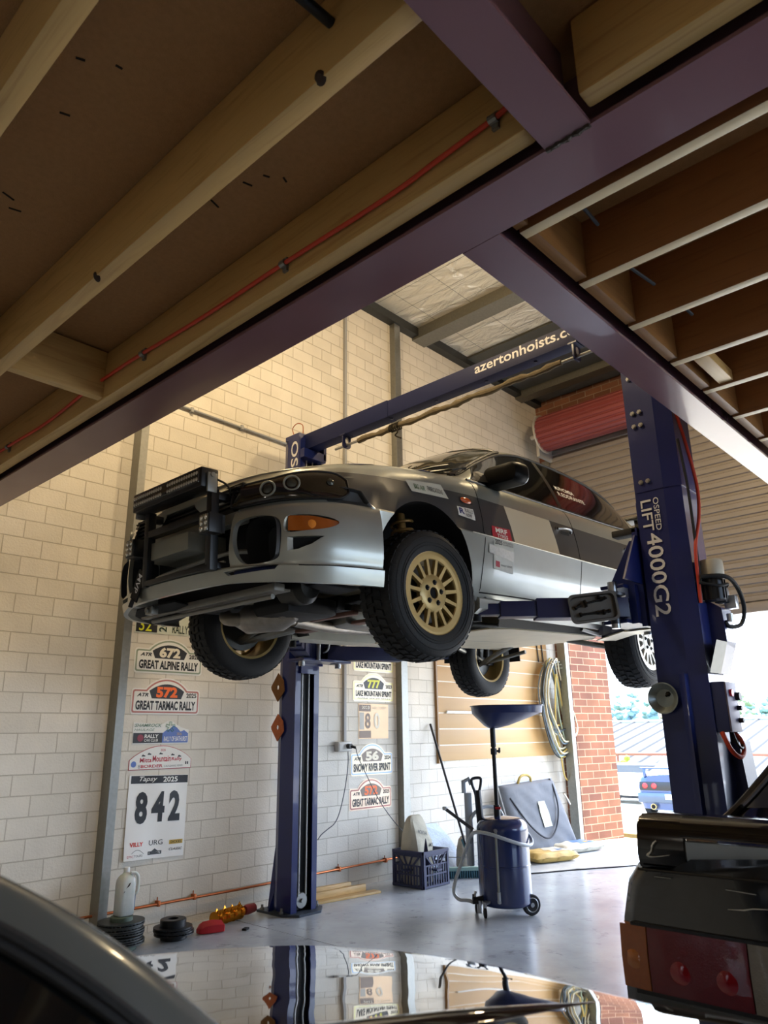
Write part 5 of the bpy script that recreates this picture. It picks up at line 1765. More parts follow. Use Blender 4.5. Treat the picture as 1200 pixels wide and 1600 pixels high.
def rally_plate(x0, z0, w, h, edge, num, ncol, year, title, label, base=M_white, ink=M_ink, small=None, dome_m=M_charc):
    t = thing('rally_plate_sticker', (x0+w/2, YW, z0), label, 'sticker', 'rally plates on the wall')
    mb = MB(); mb.prism(plate_outline(x0, z0, w, h), (0, YW-.0015, 0), (1, 0, 0), (0, 0, 1), .0015)
    bm = mb.build('backing', base, t, smooth=0)
    for v in bm.data.vertices: pass
    wflat(plate_outline(x0, z0, w, h, .010), .0045, 'border', edge, t)
    wflat(plate_outline(x0, z0, w, h, .021), .0050, 'face', base, t)
    wflat(dome(x0, z0, w, h), .0056, 'number_panel', dome_m, t)
    cx = x0+w/2
    wtxt([(num, (cx-w*.155, z0+h*.455, cx+w*.155, z0+h*.755), .05, 0)], .0064, 'number', ncol, t)
    wtxt([('ATR', (x0+w*.075, z0+h*.475, x0+w*.235, z0+h*.575), .035, .3)], .0064, 'logo', ink, t)
    wtxt([(year, (x0+w*.79, z0+h*.47, x0+w*.945, z0+h*.60), .03, 0)], .0064, 'year', ink, t)
    it = [(title, (x0+w*.065, z0+h*(.12 if not small else .17), x0+w*.935, z0+h*.37), .04, 0)]
    if small: it.append((small, (x0+w*.1, z0+h*.08, x0+w*.9, z0+h*.12), 0, 0))
    wtxt(it, .0064, 'lettering', ink, t)
    return t
rally_plate(2.640, 1.675, .56, .25, M_sage, '672', M_cream, '2026', 'GREAT ALPINE RALLY', 'green edged 672 Great Alpine Rally plate sticker beside the front tyre')
rally_plate(2.640, 1.390, .555, .255, M_pinkred, '572', M_orange_v, '2025', 'GREAT TARMAC RALLY', 'red edged 572 Great Tarmac Rally 2025 plate sticker above the shamrock outline sticker')

# 32 sticker partly behind the car
t = thing('number_sticker', (2.85, YW, 1.95), 'dark sticker with a yellow number 32 and green lettering below the car bumper', 'sticker')
mb = MB(); mb.prism([(2.625, 1.955), (3.17, 1.965), (3.17, 2.25), (2.625, 2.25)], (0, YW-.0015, 0), (1, 0, 0), (0, 0, 1), .0015); mb.build('backing', mat('mint_vinyl', '#d3d8c8', 0.45), t, smooth=0)
wflat([(2.632, 1.962), (2.80, 1.966), (2.80, 2.245), (2.632, 2.245)], .0045, 'number_panel', M_charc, t)
wtxt([('32', (2.655, 1.970, 2.755, 2.062), .006, 0)], .0056, 'number', M_yellow_v, t)
mb = MB()
v, fs = text2d('2026', .02)
V = [mb.V((2.88-.065*q[1], YW-.0052, 1.975+.16*q[0])) for q in v]
for f in fs: mb.face([V[i] for i in f])
put_text(mb, 'RALLY', (2.925, 1.975, 3.06, 2.035), WF(.0052), .01)
mb.build('lettering', mat('dark_green_ink', '#26382c', 0.45), t, smooth=0)

# shamrock / bathurst sticker
t = thing('sponsor_sticker', (2.9, YW, 1.19), 'black and blue sticker with a green shamrock outline above the arched red sticker', 'sticker')
mb = MB(); mb.prism([(2.675, 1.19), (3.12, 1.19), (3.12, 1.285), (3.06, 1.30), (3.01, 1.325), (2.98, 1.345), (2.94, 1.345), (2.90, 1.325), (2.675, 1.335)], (0, YW-.0015, 0), (1, 0, 0), (0, 0, 1), .0015); mb.build('backing', M_white, t, smooth=0)
wflat([(2.68, 1.197), (2.91, 1.197), (2.91, 1.265), (2.68, 1.265)], .0045, 'dark_panel', M_charc, t)
wflat([(2.905, 1.197), (3.115, 1.197), (3.115, 1.26), (3.08, 1.283), (3.05, 1.272), (3.02, 1.30), (2.99, 1.315), (2.96, 1.29), (2.93, 1.28), (2.905, 1.262)], .0050, 'mountain_panel', M_bluev2, t)
mb = MB()
for k in range(5):
    a = 2*PI*k/5+.3
    c = (2.965, 1.305)
    P = [(c[0]+.012*math.cos(a-.7), c[1]+.012*math.sin(a-.7)), (c[0]+.04*math.cos(a-.22), c[1]+.038*math.sin(a-.22)), (c[0]+.036*math.cos(a), c[1]+.034*math.sin(a)), (c[0]+.04*math.cos(a+.22), c[1]+.038*math.sin(a+.22)), (c[0]+.012*math.cos(a+.7), c[1]+.012*math.sin(a+.7))]
    mb.tube([(x, YW-.006, z) for x, z in P], .0018, 5)
mb.build('shamrock_outline', mat('shamrock_green', '#4f8a5a', 0.45), t)
wtxt([('SHAMROCK', (2.685, 1.305, 2.895, 1.327), .012, .3), ('HAULAGE', (2.685, 1.278, 2.84, 1.294), 0, .2)], .0056, 'green_lettering', mat('grey_green_ink', '#6c8a76', 0.45), t)
wtxt([('RALLY', (2.765, 1.230, 2.875, 1.255), .03, .1), ('CAR CLUB', (2.765, 1.206, 2.872, 1.224), .01, .1), ('RALLY OF BATHURST', (2.918, 1.206, 3.108, 1.240), .015, .05)], .0056, 'white_lettering', M_white, t)
wtxt([('2026', (3.02, 1.246, 3.06, 1.266), .01, 0)], .0058, 'gold_lettering', mat('gold_ink', '#c0a050', 0.4), t)
mb = MB(); mb.lathe([(0, 0), (.024, 0), (.024, .001), (0, .001)], (2.735, YW-.005, 1.231), (0, -1, 0), 20); mb.build('club_badge', mat('maroon_ink', '#8c3542', 0.45), t)

# mitta mountain sticker
t = thing('event_sticker', (2.91, YW, 1.02), 'arched Mitta Mountain Rally sticker with red lettering above the 842 poster', 'sticker')
def archp(x0, z0, w, h, ins=0, b_=.40):
    P = [(x0+ins, z0+ins), (x0+w-ins, z0+ins), (x0+w-ins, z0+h*b_)]
    for i in range(1, 16):
        q = i/16
        P.append((x0+w-ins-(w-2*ins)*q, z0+h*b_+(h*(1-b_)-ins)*math.sin(PI*q)**.8))
    P.append((x0+ins, z0+h*b_))
    return P
mb = MB(); mb.prism(archp(2.665, 1.02, .49, .158), (0, YW-.0015, 0), (1, 0, 0), (0, 0, 1), .0015); mb.build('backing', M_crimson, t, smooth=0)
wflat(archp(2.665, 1.02, .49, .158, .004), .0045, 'face', M_white, t)
wtxt([('Mitta', (2.745, 1.068, 2.835, 1.098), .02, 0), ('Mountain', (2.842, 1.070, 2.985, 1.112), .02, 0), ('Rally', (2.992, 1.068, 3.075, 1.098), .02, 0)], .0054, 'red_title', M_crimson, t)
wtxt([('BORDER', (2.755, 1.032, 2.925, 1.053), .025, 0), ('2026', (2.90, 1.140, 2.94, 1.156), .01, 0)], .0054, 'red_lettering', M_crimson, t)
wtxt([('CALAGARRE SERIES', (2.935, 1.034, 3.085, 1.046), 0, 0), ('8', (2.735, 1.031, 2.75, 1.054), 0, 0)], .0054, 'grey_lettering', mat('grey_ink', '#55565c', 0.45), t)
mb = MB()
for k, x in enumerate((2.755, 2.80, 2.89, 2.985, 3.04)):
    mb.prism([(0, 0), (.03, 0), (.026, .008), (.016, .009), (.012, .015), (.004, .008)], (x, YW-.005, 1.108+.012*math.sin(k)), (1, 0, 0), (0, 0, 1), .0006)
for x in (3.105, 3.12): mb.prism([(0, 0), (.01, 0), (.01, .016), (.005, .022), (0, .016)], (x, YW-.005, 1.047), (1, 0, 0), (0, 0, 1), .0006)
mb.build('car_silhouettes', M_charc, t, smooth=0)
mb = MB(); mb.lathe([(0, 0), (.02, 0), (.02, .001), (0, .001)], (2.70, YW-.0045, 1.058), (0, -1, 0), 20); mb.build('round_badge', M_bluev2, t)

# 842 poster, slightly curling away from the wall
t = thing('number_poster', (2.9, YW, .45), 'large white 842 poster with a black 2025 header above the milk bottle', 'poster')
def pf(d):
    def f(a, c):
        x = 2.678+.457*a - .002*(1-c); z = .455+.532*c - .012*a*(1) + .0*c
        bow = .004*math.sin(a*9)*math.sin(c*4+1) + (.014*(1-c)**4*(1-a)**2) + .006
        return Vector((x, YW-bow-d, z))
    return f
mb = MB(); mb.grid(pf(0), [i/14 for i in range(15)], [i/16 for i in range(17)]); mb.grid(pf(-.0015), [i/14 for i in range(15)], [i/16 for i in range(17)], True)
mb.build('paper', mat('poster_paper', '#efeee9', 0.4, 0, 10, 0.02), t)
mb = MB(); mb.grid(pf(.001), [.03+.97*i/12 for i in range(13)], [.90, .925, .95, .975, .995]); mb.build('header', M_ink, t)
def ptxt(items, d, name, m):
    mb = MB()
    f = pf(d)
    for s, box, bold, shear in items: put_text(mb, s, box, f, bold, shear)
    return mb.build(name, m, t, smooth=0)
ptxt([('8', (.13, .415, .33, .80), .045, 0), ('4', (.40, .43, .62, .80), .045, 0), ('2', (.69, .43, .89, .805), .045, 0)], .0022, 'number', M_ink)
ptxt([('Tapsy', (.17, .912, .46, .985), .01, .35)], .0026, 'header_logo', M_white)
ptxt([('2025', (.56, .915, .82, .98), .02, 0)], .0026, 'header_lettering', M_white)
ptxt([('VILLY', (.08, .155, .30, .205), .03, 0)], .0022, 'red_logo', mat('logo_red', '#d8402e', 0.4))
ptxt([('URG', (.40, .155, .63, .215), .0, 0)], .0022, 'black_logo', M_ink)
ptxt([('CLASSIC', (.74, .075, .97, .105), .01, .3)], .0022, 'black_logo', M_ink)
ptxt([('TOURS', (.16, .035, .30, .060), .0, 0)], .0022, 'black_logos', M_ink)
ptxt([('EPIC', (.05, .030, .155, .056), .0, 0)], .0022, 'small_red_logo', M_crimson)
mb = MB(); f = pf(.0018); mb.grid(f, [.74+.23*i/4 for i in range(5)], [.150, .175, .20]); mb.build('gold_logo', mat('logo_gold', '#c9a53e', 0.4), t)
ptxt([('DICKIES', (.765, .160, .945, .190), .01, 0)], .0028, 'gold_logo_lettering', M_ink)
mb = MB(); f = pf(.0022)
mb.face([mb.V(f(a, c)) for a, c in ((.39, .045), (.62, .045), (.62, .085), (.56, .085), (.505, .115), (.45, .085), (.39, .085))])
mb.build('plate_logo', M_charc, t)
ptxt([('RALLYSAFE', (.41, .055, .60, .075), .0, 0)], .003, 'plate_lettering', M_white)
mb = MB(); mb.tube([f(a, .065+.05*math.sin(PI*(a-.1)/.22)) for a in [.12+.2*i/10 for i in range(11)]], .0012, 4); mb.build('curve_logo', M_ink, t)

# right hand column of stickers, in paler, slightly metallic colours
M_satinw = mat('satin_white', '#d9cdb4', 0.3, 0.2, 20, 0.05)
rally_plate(4.820, 1.80, .55, .24, mat('satin_yellow', '#e3df9a', 0.3, 0.2), '117', M_yellow_v, '2024', 'LAKE MOUNTAIN SPRINT', 'topmost pale Lake Mountain plate sticker just under the blue lift arm', M_satinw)
rally_plate(4.815, 1.530, .555, .262, mat('satin_yellow', '#e3df9a', 0.3, 0.2), '777', M_yellow_v, '2023', 'LAKE MOUNTAIN SPRINT', 'pale Lake Mountain plate sticker with yellow numbers above the brown square sticker', M_satinw, small='ALPINE SEALED SERIES')
rally_plate(4.785, .885, .555, .275, mat('satin_blue', '#8ea9c6', 0.3, 0.2), '56', M_cream, '2024', 'SNOWY RIVER SPRINT', 'blue edged Snowy River Sprint plate sticker beside the power outlet', M_satinw, dome_m=mat('dome_brown', '#7a6a5c', 0.4))
rally_plate(4.770, .600, .545, .26, M_pinkred, '572', M_orange_v, '2025', 'GREAT TARMAC RALLY', 'red edged 572 Great Tarmac Rally plate sticker lowest in the right column', mat('satin_pink', '#e3cbb4', 0.3, 0.2), dome_m=mat('dome_brown', '#7a6a5c', 0.4))
t = thing('square_sticker', (5.09, YW, 1.2), 'square brown and orange number 80 sticker between two rally plates', 'sticker')
mb = MB(); mb.prism([(4.89, 1.20), (5.285, 1.20), (5.29, 1.508), (4.89, 1.508)], (0, YW-.0015, 0), (1, 0, 0), (0, 0, 1), .0015); mb.build('backing', mat('tan_satin', '#d8b48a', 0.3, 0.15), t, smooth=0)
wflat([(4.897, 1.207), (5.05, 1.207), (5.05, 1.27), (4.897, 1.27)], .0045, 'lower_panel', mat('brown_satin', '#6b5644', 0.35, 0.1), t)
wflat([(4.897, 1.44), (5.05, 1.44), (5.05, 1.50), (4.897, 1.50)], .0045, 'upper_panel', mat('brown_satin', '#6b5644', 0.35, 0.1), t)
wflat([(4.90, 1.28), (4.96, 1.28), (4.96, 1.43), (4.90, 1.43)], .0045, 'grey_panel', mat('grey_satin', '#9a9488', 0.35, 0.1), t)
wtxt([('8', (4.975, 1.288, 5.045, 1.425), .02, 0)], .0056, 'number', mat('brown_satin', '#6b5644', 0.35, 0.1), t)
wtxt([('0', (5.09, 1.285, 5.17, 1.43), .02, 0), ('2023', (4.93, 1.46, 5.03, 1.49), .01, 0), ('EAST COAST', (5.07, 1.46, 5.26, 1.485), 0, 0)], .0056, 'pale_lettering', M_cream, t)

# ================================================================ conduits, outlet, copper pipe
mb = MB(); mb.bx(4.685, 4.712, YW-.028, YW, 1.17, RZ)
tag(mb.build('electrical_conduit', M_grey), 'grey vertical electrical conduit running down to the power outlet', 'conduit')
t = thing('copper_pipe', (3.5, 4.83, .165), 'thin copper air pipe running low along the block wall', 'pipe')
mb = MB(); mb.tube([(-1.0, 4.825, .172), (2.4, 4.825, .168), (3.6, 4.825, .16), (4.2, 4.825, .165), (5.3, 4.825, .172), (5.9, 4.825, .172)], .0085, 10); mb.build('pipe', M_copper, t)
for x in (2.95, 3.23, 4.63, 5.2):
    mb = MB(); mb.bx(x-.009, x+.009, 4.812, YW, .15, .185, .002); mb.cyl((x, 4.84, .18), (x, 4.84, .205), .004, n=6); mb.build('pipe_clip', M_copper, t)
t = thing('conduit_pipe', (3.5, 4.83, 3.79), 'thin grey conduit sloping along the upper wall to the left hoist post', 'conduit')
mb = MB(); mb.cyl((2.6, 4.835, 3.795), (3.99, 4.835, 3.785), .011, n=10); mb.build('pipe', M_grey, t)
for x in (2.95, 3.45, 3.97):
    mb = MB(); mb.bx(x-.012, x+.012, 4.82, YW, 3.77, 3.81, .002); mb.build('saddle', M_grey, t)
t = thing('power_outlet', (4.66, 4.83, 1.14), 'grey double power outlet with a black plug on the block wall', 'power outlet')
mb = MB(); mb.bx(4.59, 4.755, YW-.055, YW, 1.095, 1.18, .008); mb.build('outlet_box', mat('outlet_grey', '#b9b8b2', 0.45), t)
mb = MB(); mb.bx(4.60, 4.745, YW-.059, YW-.055, 1.105, 1.17, .001); mb.build('face_plate', mat('outlet_face', '#cfcdc6', 0.4), t)
mb = MB(); mb.cyl((4.70, YW-.059, 1.14), (4.70, YW-.10, 1.14), .022, n=14); mb.cyl((4.70, YW-.09, 1.14), (4.735, YW-.12, 1.128), .012, n=10); mb.build('plug', M_black, t)
mb = MB(); mb.tube(smoothpath([(4.735, YW-.12, 1.128), (4.78, 4.75, 1.05), (4.87, 4.74, .90), (5.02, 4.73, .682), (5.17, 4.72, .52), (5.27, 4.70, .423), (5.33, 4.66, .365), (5.40, 4.62, .33)], 8), .004, 6)
tag(mb.build('extension_lead', mat('grey_lead', '#55565a', 0.6)), 'thin grey lead running from the outlet down to the milk crate', 'cable')
mb = MB(); mb.tube(smoothpath([(4.71, YW-.05, 1.10), (4.695, 4.79, .98), (4.66, 4.79, .80), (4.60, 4.79, .62), (4.55, 4.80, .53), (4.47, 4.80, .49), (4.40, 4.80, .455), (4.36, 4.80, .42)], 8), .004, 6)
tag(mb.build('thin_lead', mat('grey_lead', '#55565a', 0.6)), 'thin grey lead hanging from the outlet towards the left hoist post', 'cable')

# ================================================================ slat wall panel with hose
t = thing('slat_wall_panel', (7.1, 4.84, .97), 'beige horizontal slat panel mounted on the block wall', 'wall panel')
M_slatp = wood_mat('beige_panel', '#bd9660', '#b78f56', 0, 0.25, 0.5, 0.05)
zz = .972
while zz < 2.40:
    mb = MB(); mb.bx(6.02, 8.24, YW-.022, YW-.014, zz, min(zz+.146, 2.42), .001)
    mb.build('slat', M_slatp, t); zz += .158
mb = MB(); mb.bx(6.02, 8.24, YW-.016, YW, .972, 2.42); mb.build('groove_backing', mat('groove_white', '#e9e2d0', 0.5), t, smooth=0)
mb = MB(); mb.cyl((6.15, YW-.034, 1.452), (7.0, YW-.034, 1.452), .012, n=10); mb.bx(6.14, 7.0, YW-.04, YW-.02, 1.436, 1.456)
tag(mb.build('panel_rail', M_white), 'white rod clipped in a groove of the beige slat panel', 'rod')
mb = MB(); mb.bx(6.0, 6.02, YW-.03, YW, .95, 2.42); mb.build('edge_strip', wood_mat('panel_edge', '#8e6a3a', '#7d5a2e', 2, 0.6), t)

# hose loops hanging from a hook
HX, HZ = 8.16, 2.02
t = thing('hose_hanger', (HX, 4.80, HZ), 'pale metal hook holding the coiled hoses on the wall panel', 'hook')
mb = MB(); mb.tube(smoothpath([(HX-.02, YW-.02, HZ+.03), (HX-.02, 4.72, HZ+.03), (HX+.02, 4.66, HZ+.05)], 5), .012, 8)
for k in range(7):
    a = PI*k/6
    mb.tube([(HX+.12*math.cos(a), 4.80-.15*j/3, HZ+.08*math.sin(a)-.02) for j in range(4)], .008, 6)
mb.build('hook', mat('hook_steel', '#bfc2bf', 0.35, 0.6), t)
rng = random.Random(5)
cols = [('pale_green_hose', '#a8b59a'), ('yellow_hose', '#c9ad5e'), ('blue_grey_hose', '#6f7f8c'), ('dark_hose', '#3c4244'), ('cream_hose', '#cfc6a8')]
hose_lbl = ['pale green', 'yellow', 'blue grey', 'dark', 'cream']
for ci, (nm, cc) in enumerate(cols):
    mb = MB()
    P = []
    turns = 4 if ci not in (3,) else 3
    for k in range(turns):
        wd = .19+.06*rng.random()+.02*ci
        dp = .70+.40*rng.random()
        ox = rng.uniform(-.05, .08)
        dy = 4.78-.022*k-.012*ci
        P += [(HX+ox-.02, dy, HZ+.06+.01*k), (HX+ox-wd*.7, dy, HZ-.12), (HX+ox-wd*.95, dy, HZ-dp*.5), (HX+ox-wd*.6+.06*k*.5, dy-.01, HZ-dp*.9), (HX+ox+.06, dy-.015, HZ-dp), (HX+ox+wd*1.0+.05, dy-.01, HZ-dp*.85), (HX+ox+wd*.75, dy, HZ-dp*.45), (HX+ox+wd*.35, dy, HZ-.10)]
    if ci == 0:
        P += [(HX+.06, 4.72, HZ-.5), (HX+.12, 4.70, HZ-.85), (HX+.24, 4.70, HZ-1.08), (HX+.40, 4.70, HZ-.98), (HX+.38, 4.70, HZ-.70), (HX+.30, 4.71, HZ-.5)]
    if ci == 1:
        P += [(HX-.02, 4.72, HZ-.7), (HX+.02, 4.71, HZ-1.0), (HX+.06, 4.71, HZ-1.25), (HX+.14, 4.71, HZ-1.33), (HX+.22, 4.71, HZ-1.2), (HX+.20, 4.72, HZ-1.05)]
    mb.tube(smoothpath(P, 7), .0095, 7)
    tag(mb.build('coiled_hose', mat(nm, cc, 0.5, 0, 10, 0.1)), hose_lbl[ci]+' hose looped over the hook on the slat panel', 'hose', 'hoses on the hook')
mb = MB()
for dx in (-.14, -.03):
    mb.tube([(HX+dx, 4.82, HZ+.05), (HX+dx-.03, 4.825, HZ+.45)], .008, 6)
tag(mb.build('hanging_cord', M_black), 'dark cords rising from the hose hook up the panel', 'cord')
# ================================================================ things on the floor
# brake discs -----------------------------------------------------------
M_disc = mat('cast_iron', '#3a3d3c', 0.5, 0.6, 40, 0.2)
M_disc_g = mat('green_grey_iron', '#4e5c52', 0.55, 0.4, 30, 0.2)
M_disc_b = mat('black_iron', '#202123', 0.42, 0.5, 40, 0.2)
def brake_disc(x, y, z, r, hat_r, hat_h, up_, m, hm, label, tilt=(0, 0)):
    t = thing('brake_disc', (x, y, z), label, 'brake disc', 'old brake discs', rot=(tilt[0], tilt[1], 0))
    s = 1 if up_ else -1
    z0 = 0 if up_ else hat_h+.022
    mb = MB()
    mb.lathe([(hat_r-.004, 0), (r, 0), (r, .008*s), (hat_r-.004, .008*s)], (0, 0, z0), (0, 0, 1), 48, cap=False, closed=True)
    mb.lathe([(hat_r-.004, .014*s), (r, .014*s), (r, .022*s), (hat_r-.004, .022*s)], (0, 0, z0), (0, 0, 1), 48, cap=False, closed=True)
    mb.build('rotor', m, t, local=True)
    mb = MB()
    for k in range(36):
        a = 2*PI*k/36
        c, q = math.cos(a), math.sin(a)
        mb.beam(((hat_r+.01)*c, (hat_r+.01)*q, z0+.011*s), ((r-.004)*c, (r-.004)*q, z0+.011*s), .005, .006)
    mb.build('cooling_vanes', m, t, local=True)
    mb = MB(); zt = z0+(.022+hat_h)*s
    mb.lathe([(hat_r, z0+.0), (hat_r, zt-.004*s), (hat_r-.005, zt), (.034, zt), (.034, zt-.008*s), (hat_r-.012, zt-.008*s), (hat_r-.012, z0)], (0, 0, 0), (0, 0, 1), 40, cap=False, closed=True)
    mb.build('hat', hm, t, local=True)
    return t
DX, DY = 2.565, 4.60
z = 0.0
brake_disc(DX+.015, DY, 0, .132, .088, .036, False, M_disc, M_disc_g, 'lowest brake disc of the left stack, on the floor')
brake_disc(DX, DY, .0585, .135, .085, .004, False, M_disc, M_disc_g, 'second brake disc from the bottom of the left stack')
brake_disc(DX+.01, DY, .086, .132, .085, .006, False, M_disc, M_disc_g, 'middle brake disc of the left stack')
brake_disc(DX-.005, DY, .1145, .136, .085, .004, False, M_disc, M_disc, 'second brake disc from the top of the left stack')
brake_disc(DX, DY, .141, .138, .068, .026, True, M_disc, M_disc_g, 'topmost brake disc of the left stack, under the milk bottle')
EX, EY = 2.915, 4.575
brake_disc(EX+.01, EY, 0, .125, .082, .030, False, M_disc_b, M_disc_b, 'lower black brake disc of the short right stack')
brake_disc(EX, EY, .0525, .122, .082, .045, True, M_disc_b, M_disc_b, 'upper black brake disc with tall hat on the short right stack')

# milk bottle -------------------------------------------------------------
t = thing('milk_bottle', (DX, DY, .19), 'translucent two litre plastic milk bottle standing on the brake disc stack', 'bottle')
bx, by, bz = DX+.01, DY, .1905
m, nt, b = newmat('milky_plastic')
b.inputs['Base Color'].default_value = hexc('#dfe6e2'); b.inputs['Roughness'].default_value = 0.35
b.inputs['Transmission Weight'].default_value = 0.35; b.inputs['Subsurface Weight'].default_value = 0.2
nn_ = nd(nt, 'ShaderNodeTexNoise'); nn_.inputs['Scale'].default_value = 9
cr = nd(nt, 'ShaderNodeMixRGB'); cr.inputs[1].default_value = hexc('#cfd8d4'); cr.inputs[2].default_value = hexc('#eaf0ec')
nt.links.new(nn_.outputs[0], cr.inputs[0]); nt.links.new(cr.outputs[0], b.inputs['Base Color'])
mb = MB()
rings = []
for zz, s, r in ((0, .88, .02), (.008, 1, .025), (.17, 1, .025), (.20, .96, .03), (.222, .74, .03), (.235, .42, .018), (.240, .34, .015), (.252, .34, .015)):
    rings.append([Vector((bx+px, by+py, bz+zz)) for px, py in rrect(-.052*s, -.048*s, .052*s, .048*s, min(r, .0475*s), 4)])
mb.rings(rings, True); mb.build('bottle', m, t, smooth=50)
mb = MB(); mb.tube(smoothpath([(bx+.012, by-.03, bz+.236), (bx+.045, by-.035, bz+.232), (bx+.064, by-.035, bz+.20), (bx+.062, by-.035, bz+.13), (bx+.05, by-.03, bz+.115)], 6), .010, 10); mb.build('handle', m, t)
mb = MB(); mb.lathe([(0, .016), (.018, .016), (.019, 0), (0, 0)], (bx, by, bz+.252), (0, 0, 1), 20); mb.build('cap', mat('cap_white', '#e6e8e4', 0.4), t)
mb = MB(); mb.bx(bx+.0525, bx+.0535, by-.035, by+.035, bz+.03, bz+.13); mb.build('label', mat('label_blue', '#8fb3d8', 0.4, 0, 60, 0.4), t)
mb = MB()
mb.prism([(0, 0), (.02, .012), (.028, .03), (.018, .026), (.008, .012)], (bx-.02, by-.0485, bz+.155), (1, 0, 0), (0, 0, 1), .001)
mb.prism([(0, 0), (.012, .008), (.008, .01)], (bx-.038, by-.0485, bz+.13), (1, 0, 0), (0, 0, 1), .001)
mb.build('marker_scribble', M_ink, t, smooth=0)

# red handled gold coilover / steering damper lying by the wall ----------------------------
t = thing('red_tool', (3.15, 4.52, 0), 'red metal block lying on the floor next to the black brake discs', 'tool')
mb = MB()
mb.rings([[Vector((3.09+.045*k, 4.55-.015*k, 0)) + Vector((0, py, pz)) for py, pz in ((-.04*s, .004), (.04*s, .004), (.045*s, .05*s), (0, .075*s), (-.045*s, .05*s))] for k, s in ((0, .5), (.6, .95), (2, 1.0), (3.2, .9), (3.4, .7))], True)
mb.build('red_body', M_red, t, smooth=40)
M_brass = mat('gold_anodised', '#b9781f', 0.25, 0.85, 14, 0.15)
t = thing('gold_shaft', (3.42, 4.62, .05), 'gold anodised finned shaft lying on the floor left of the hoist post', 'machine part')
d = Vector((.36, .07, 0)).normalized()
o = Vector((3.26, 4.62, .05))
mb = MB()
prof = []
for k in range(12):
    hgt = k*.024
    prof += [(.028 if k % 3 else .046, hgt), (.048 if k % 3 == 1 else .032, hgt+.012)]
mb.lathe([(0, 0)]+prof+[(0, .30)], o, d, 20)
mb.build('shaft', M_brass, t, smooth=25)
mb = MB()
for k in range(4):
    c = o+d*(.03+.075*k)
    mb.rings([[c+Vector((0, .0, .03))+d*(-.02), c+Vector((0, 0, .03))+d*.02, c+Vector((0, .01, .060+.008*(k % 2))), ], [c+Vector((0, .02, .03))+d*(-.02), c+Vector((0, .02, .03))+d*.02, c+Vector((0, .012, .058))]], True)
mb.build('fins', M_brass, t, smooth=20)
mb = MB(); mb.lathe([(0, 0), (.03, 0), (.034, .03), (.03, .10), (0, .11)], o+d*.30, d, 18); mb.build('red_end', mat('dull_red', '#7d2a2c', 0.5, 0, 20, 0.2), t)

# timber offcuts ---------------------------------------------------------------
M_off = wood_mat('pale_offcut', '#d8b478', '#bd9452', 0, 1.2)
for k, (x0, x1, y, z0, h, lab) in enumerate(((4.16, 4.80, 4.60, 0, .018, 'flat pine offcut at the bottom of the small pile right of the hoist post'), (4.16, 4.72, 4.64, .018, .05, 'thick pine offcut standing on the flat one right of the hoist post'), (4.14, 4.60, 4.69, .018, .075, 'pine offcut at the back of the small pile right of the hoist post'))):
    mb = MB(); mb.beam((x0, y+.03, z0+h/2), (x1, y-.05 if k == 0 else y-.02, z0+h/2), .09 if k == 0 else .036, h, .003)
    tag(mb.build('timber_offcut', M_off), lab, 'timber', 'timber offcuts')

# milk crate ---------------------------------------------------------------------
t = thing('milk_crate', (5.29, 4.52, 0), 'dark blue plastic milk crate standing on the floor by the block wall', 'crate')
CA = (5.105, 4.315); CS = .335; CH = .285
M_crate = mat('crate_blue', '#2b2f4e', 0.5, 0, 10, 0.08)
cx0, cy0 = CA; cx1, cy1 = cx0+CS, cy0+CS
def wallside(o, ex, name):
    mb = MB()
    o, ex = Vector(o), Vector(ex)
    n_ = Vector((0, 0, 1)).cross(ex)
    def bar(a, c, wd=.012, th=.012):
        mb.beam(o+ex*a[0]+Vector((0, 0, a[1])), o+ex*c[0]+Vector((0, 0, c[1])), th, wd, 0.0, n_)
    S = CS
    bar((0, .014), (S, .014), .028, .016); bar((0, CH-.012), (S, CH-.012), .024, .022); bar((0, CH-.035), (S, CH-.035), .008, .02)
    bar((.010, 0), (.010, CH), .020, .02); bar((S-.010, 0), (S-.010, CH), .020, .02)
    bar((.03, CH-.03), (.11, .175), .014); bar((S-.03, CH-.03), (S-.11, .175), .014); bar((.115, CH-.03), (.155, .17), .010); bar((S-.115, CH-.03), (S-.155, .17), .010)
    bar((.02, .172), (S-.02, .172), .008); bar((.02, .10), (S-.02, .10), .008)
    for k in range(9): bar((.035+.033*k, .02), (.035+.033*k, .172), .007)
    bar((S/2-.035, .135), (S/2+.035, .135), .085, .012)
    mb.build(name, M_crate, t, smooth=0)
wallside((cx0, cy0, 0), (1, 0, 0), 'side_panel'); wallside((cx0, cy1, 0), (1, 0, 0), 'side_panel')
wallside((cx0, cy0, 0), (0, 1, 0), 'side_panel'); wallside((cx1, cy0, 0), (0, 1, 0), 'side_panel')
mb = MB()
for k in range(8): mb.bx(cx0, cx1, cy0+.01+.044*k, cy0+.022+.044*k, .004, .014)
for k in range(8): mb.bx(cx0+.01+.044*k, cx0+.022+.044*k, cy0, cy1, .004, .014)
mb.build('crate_base', M_crate, t, smooth=0)
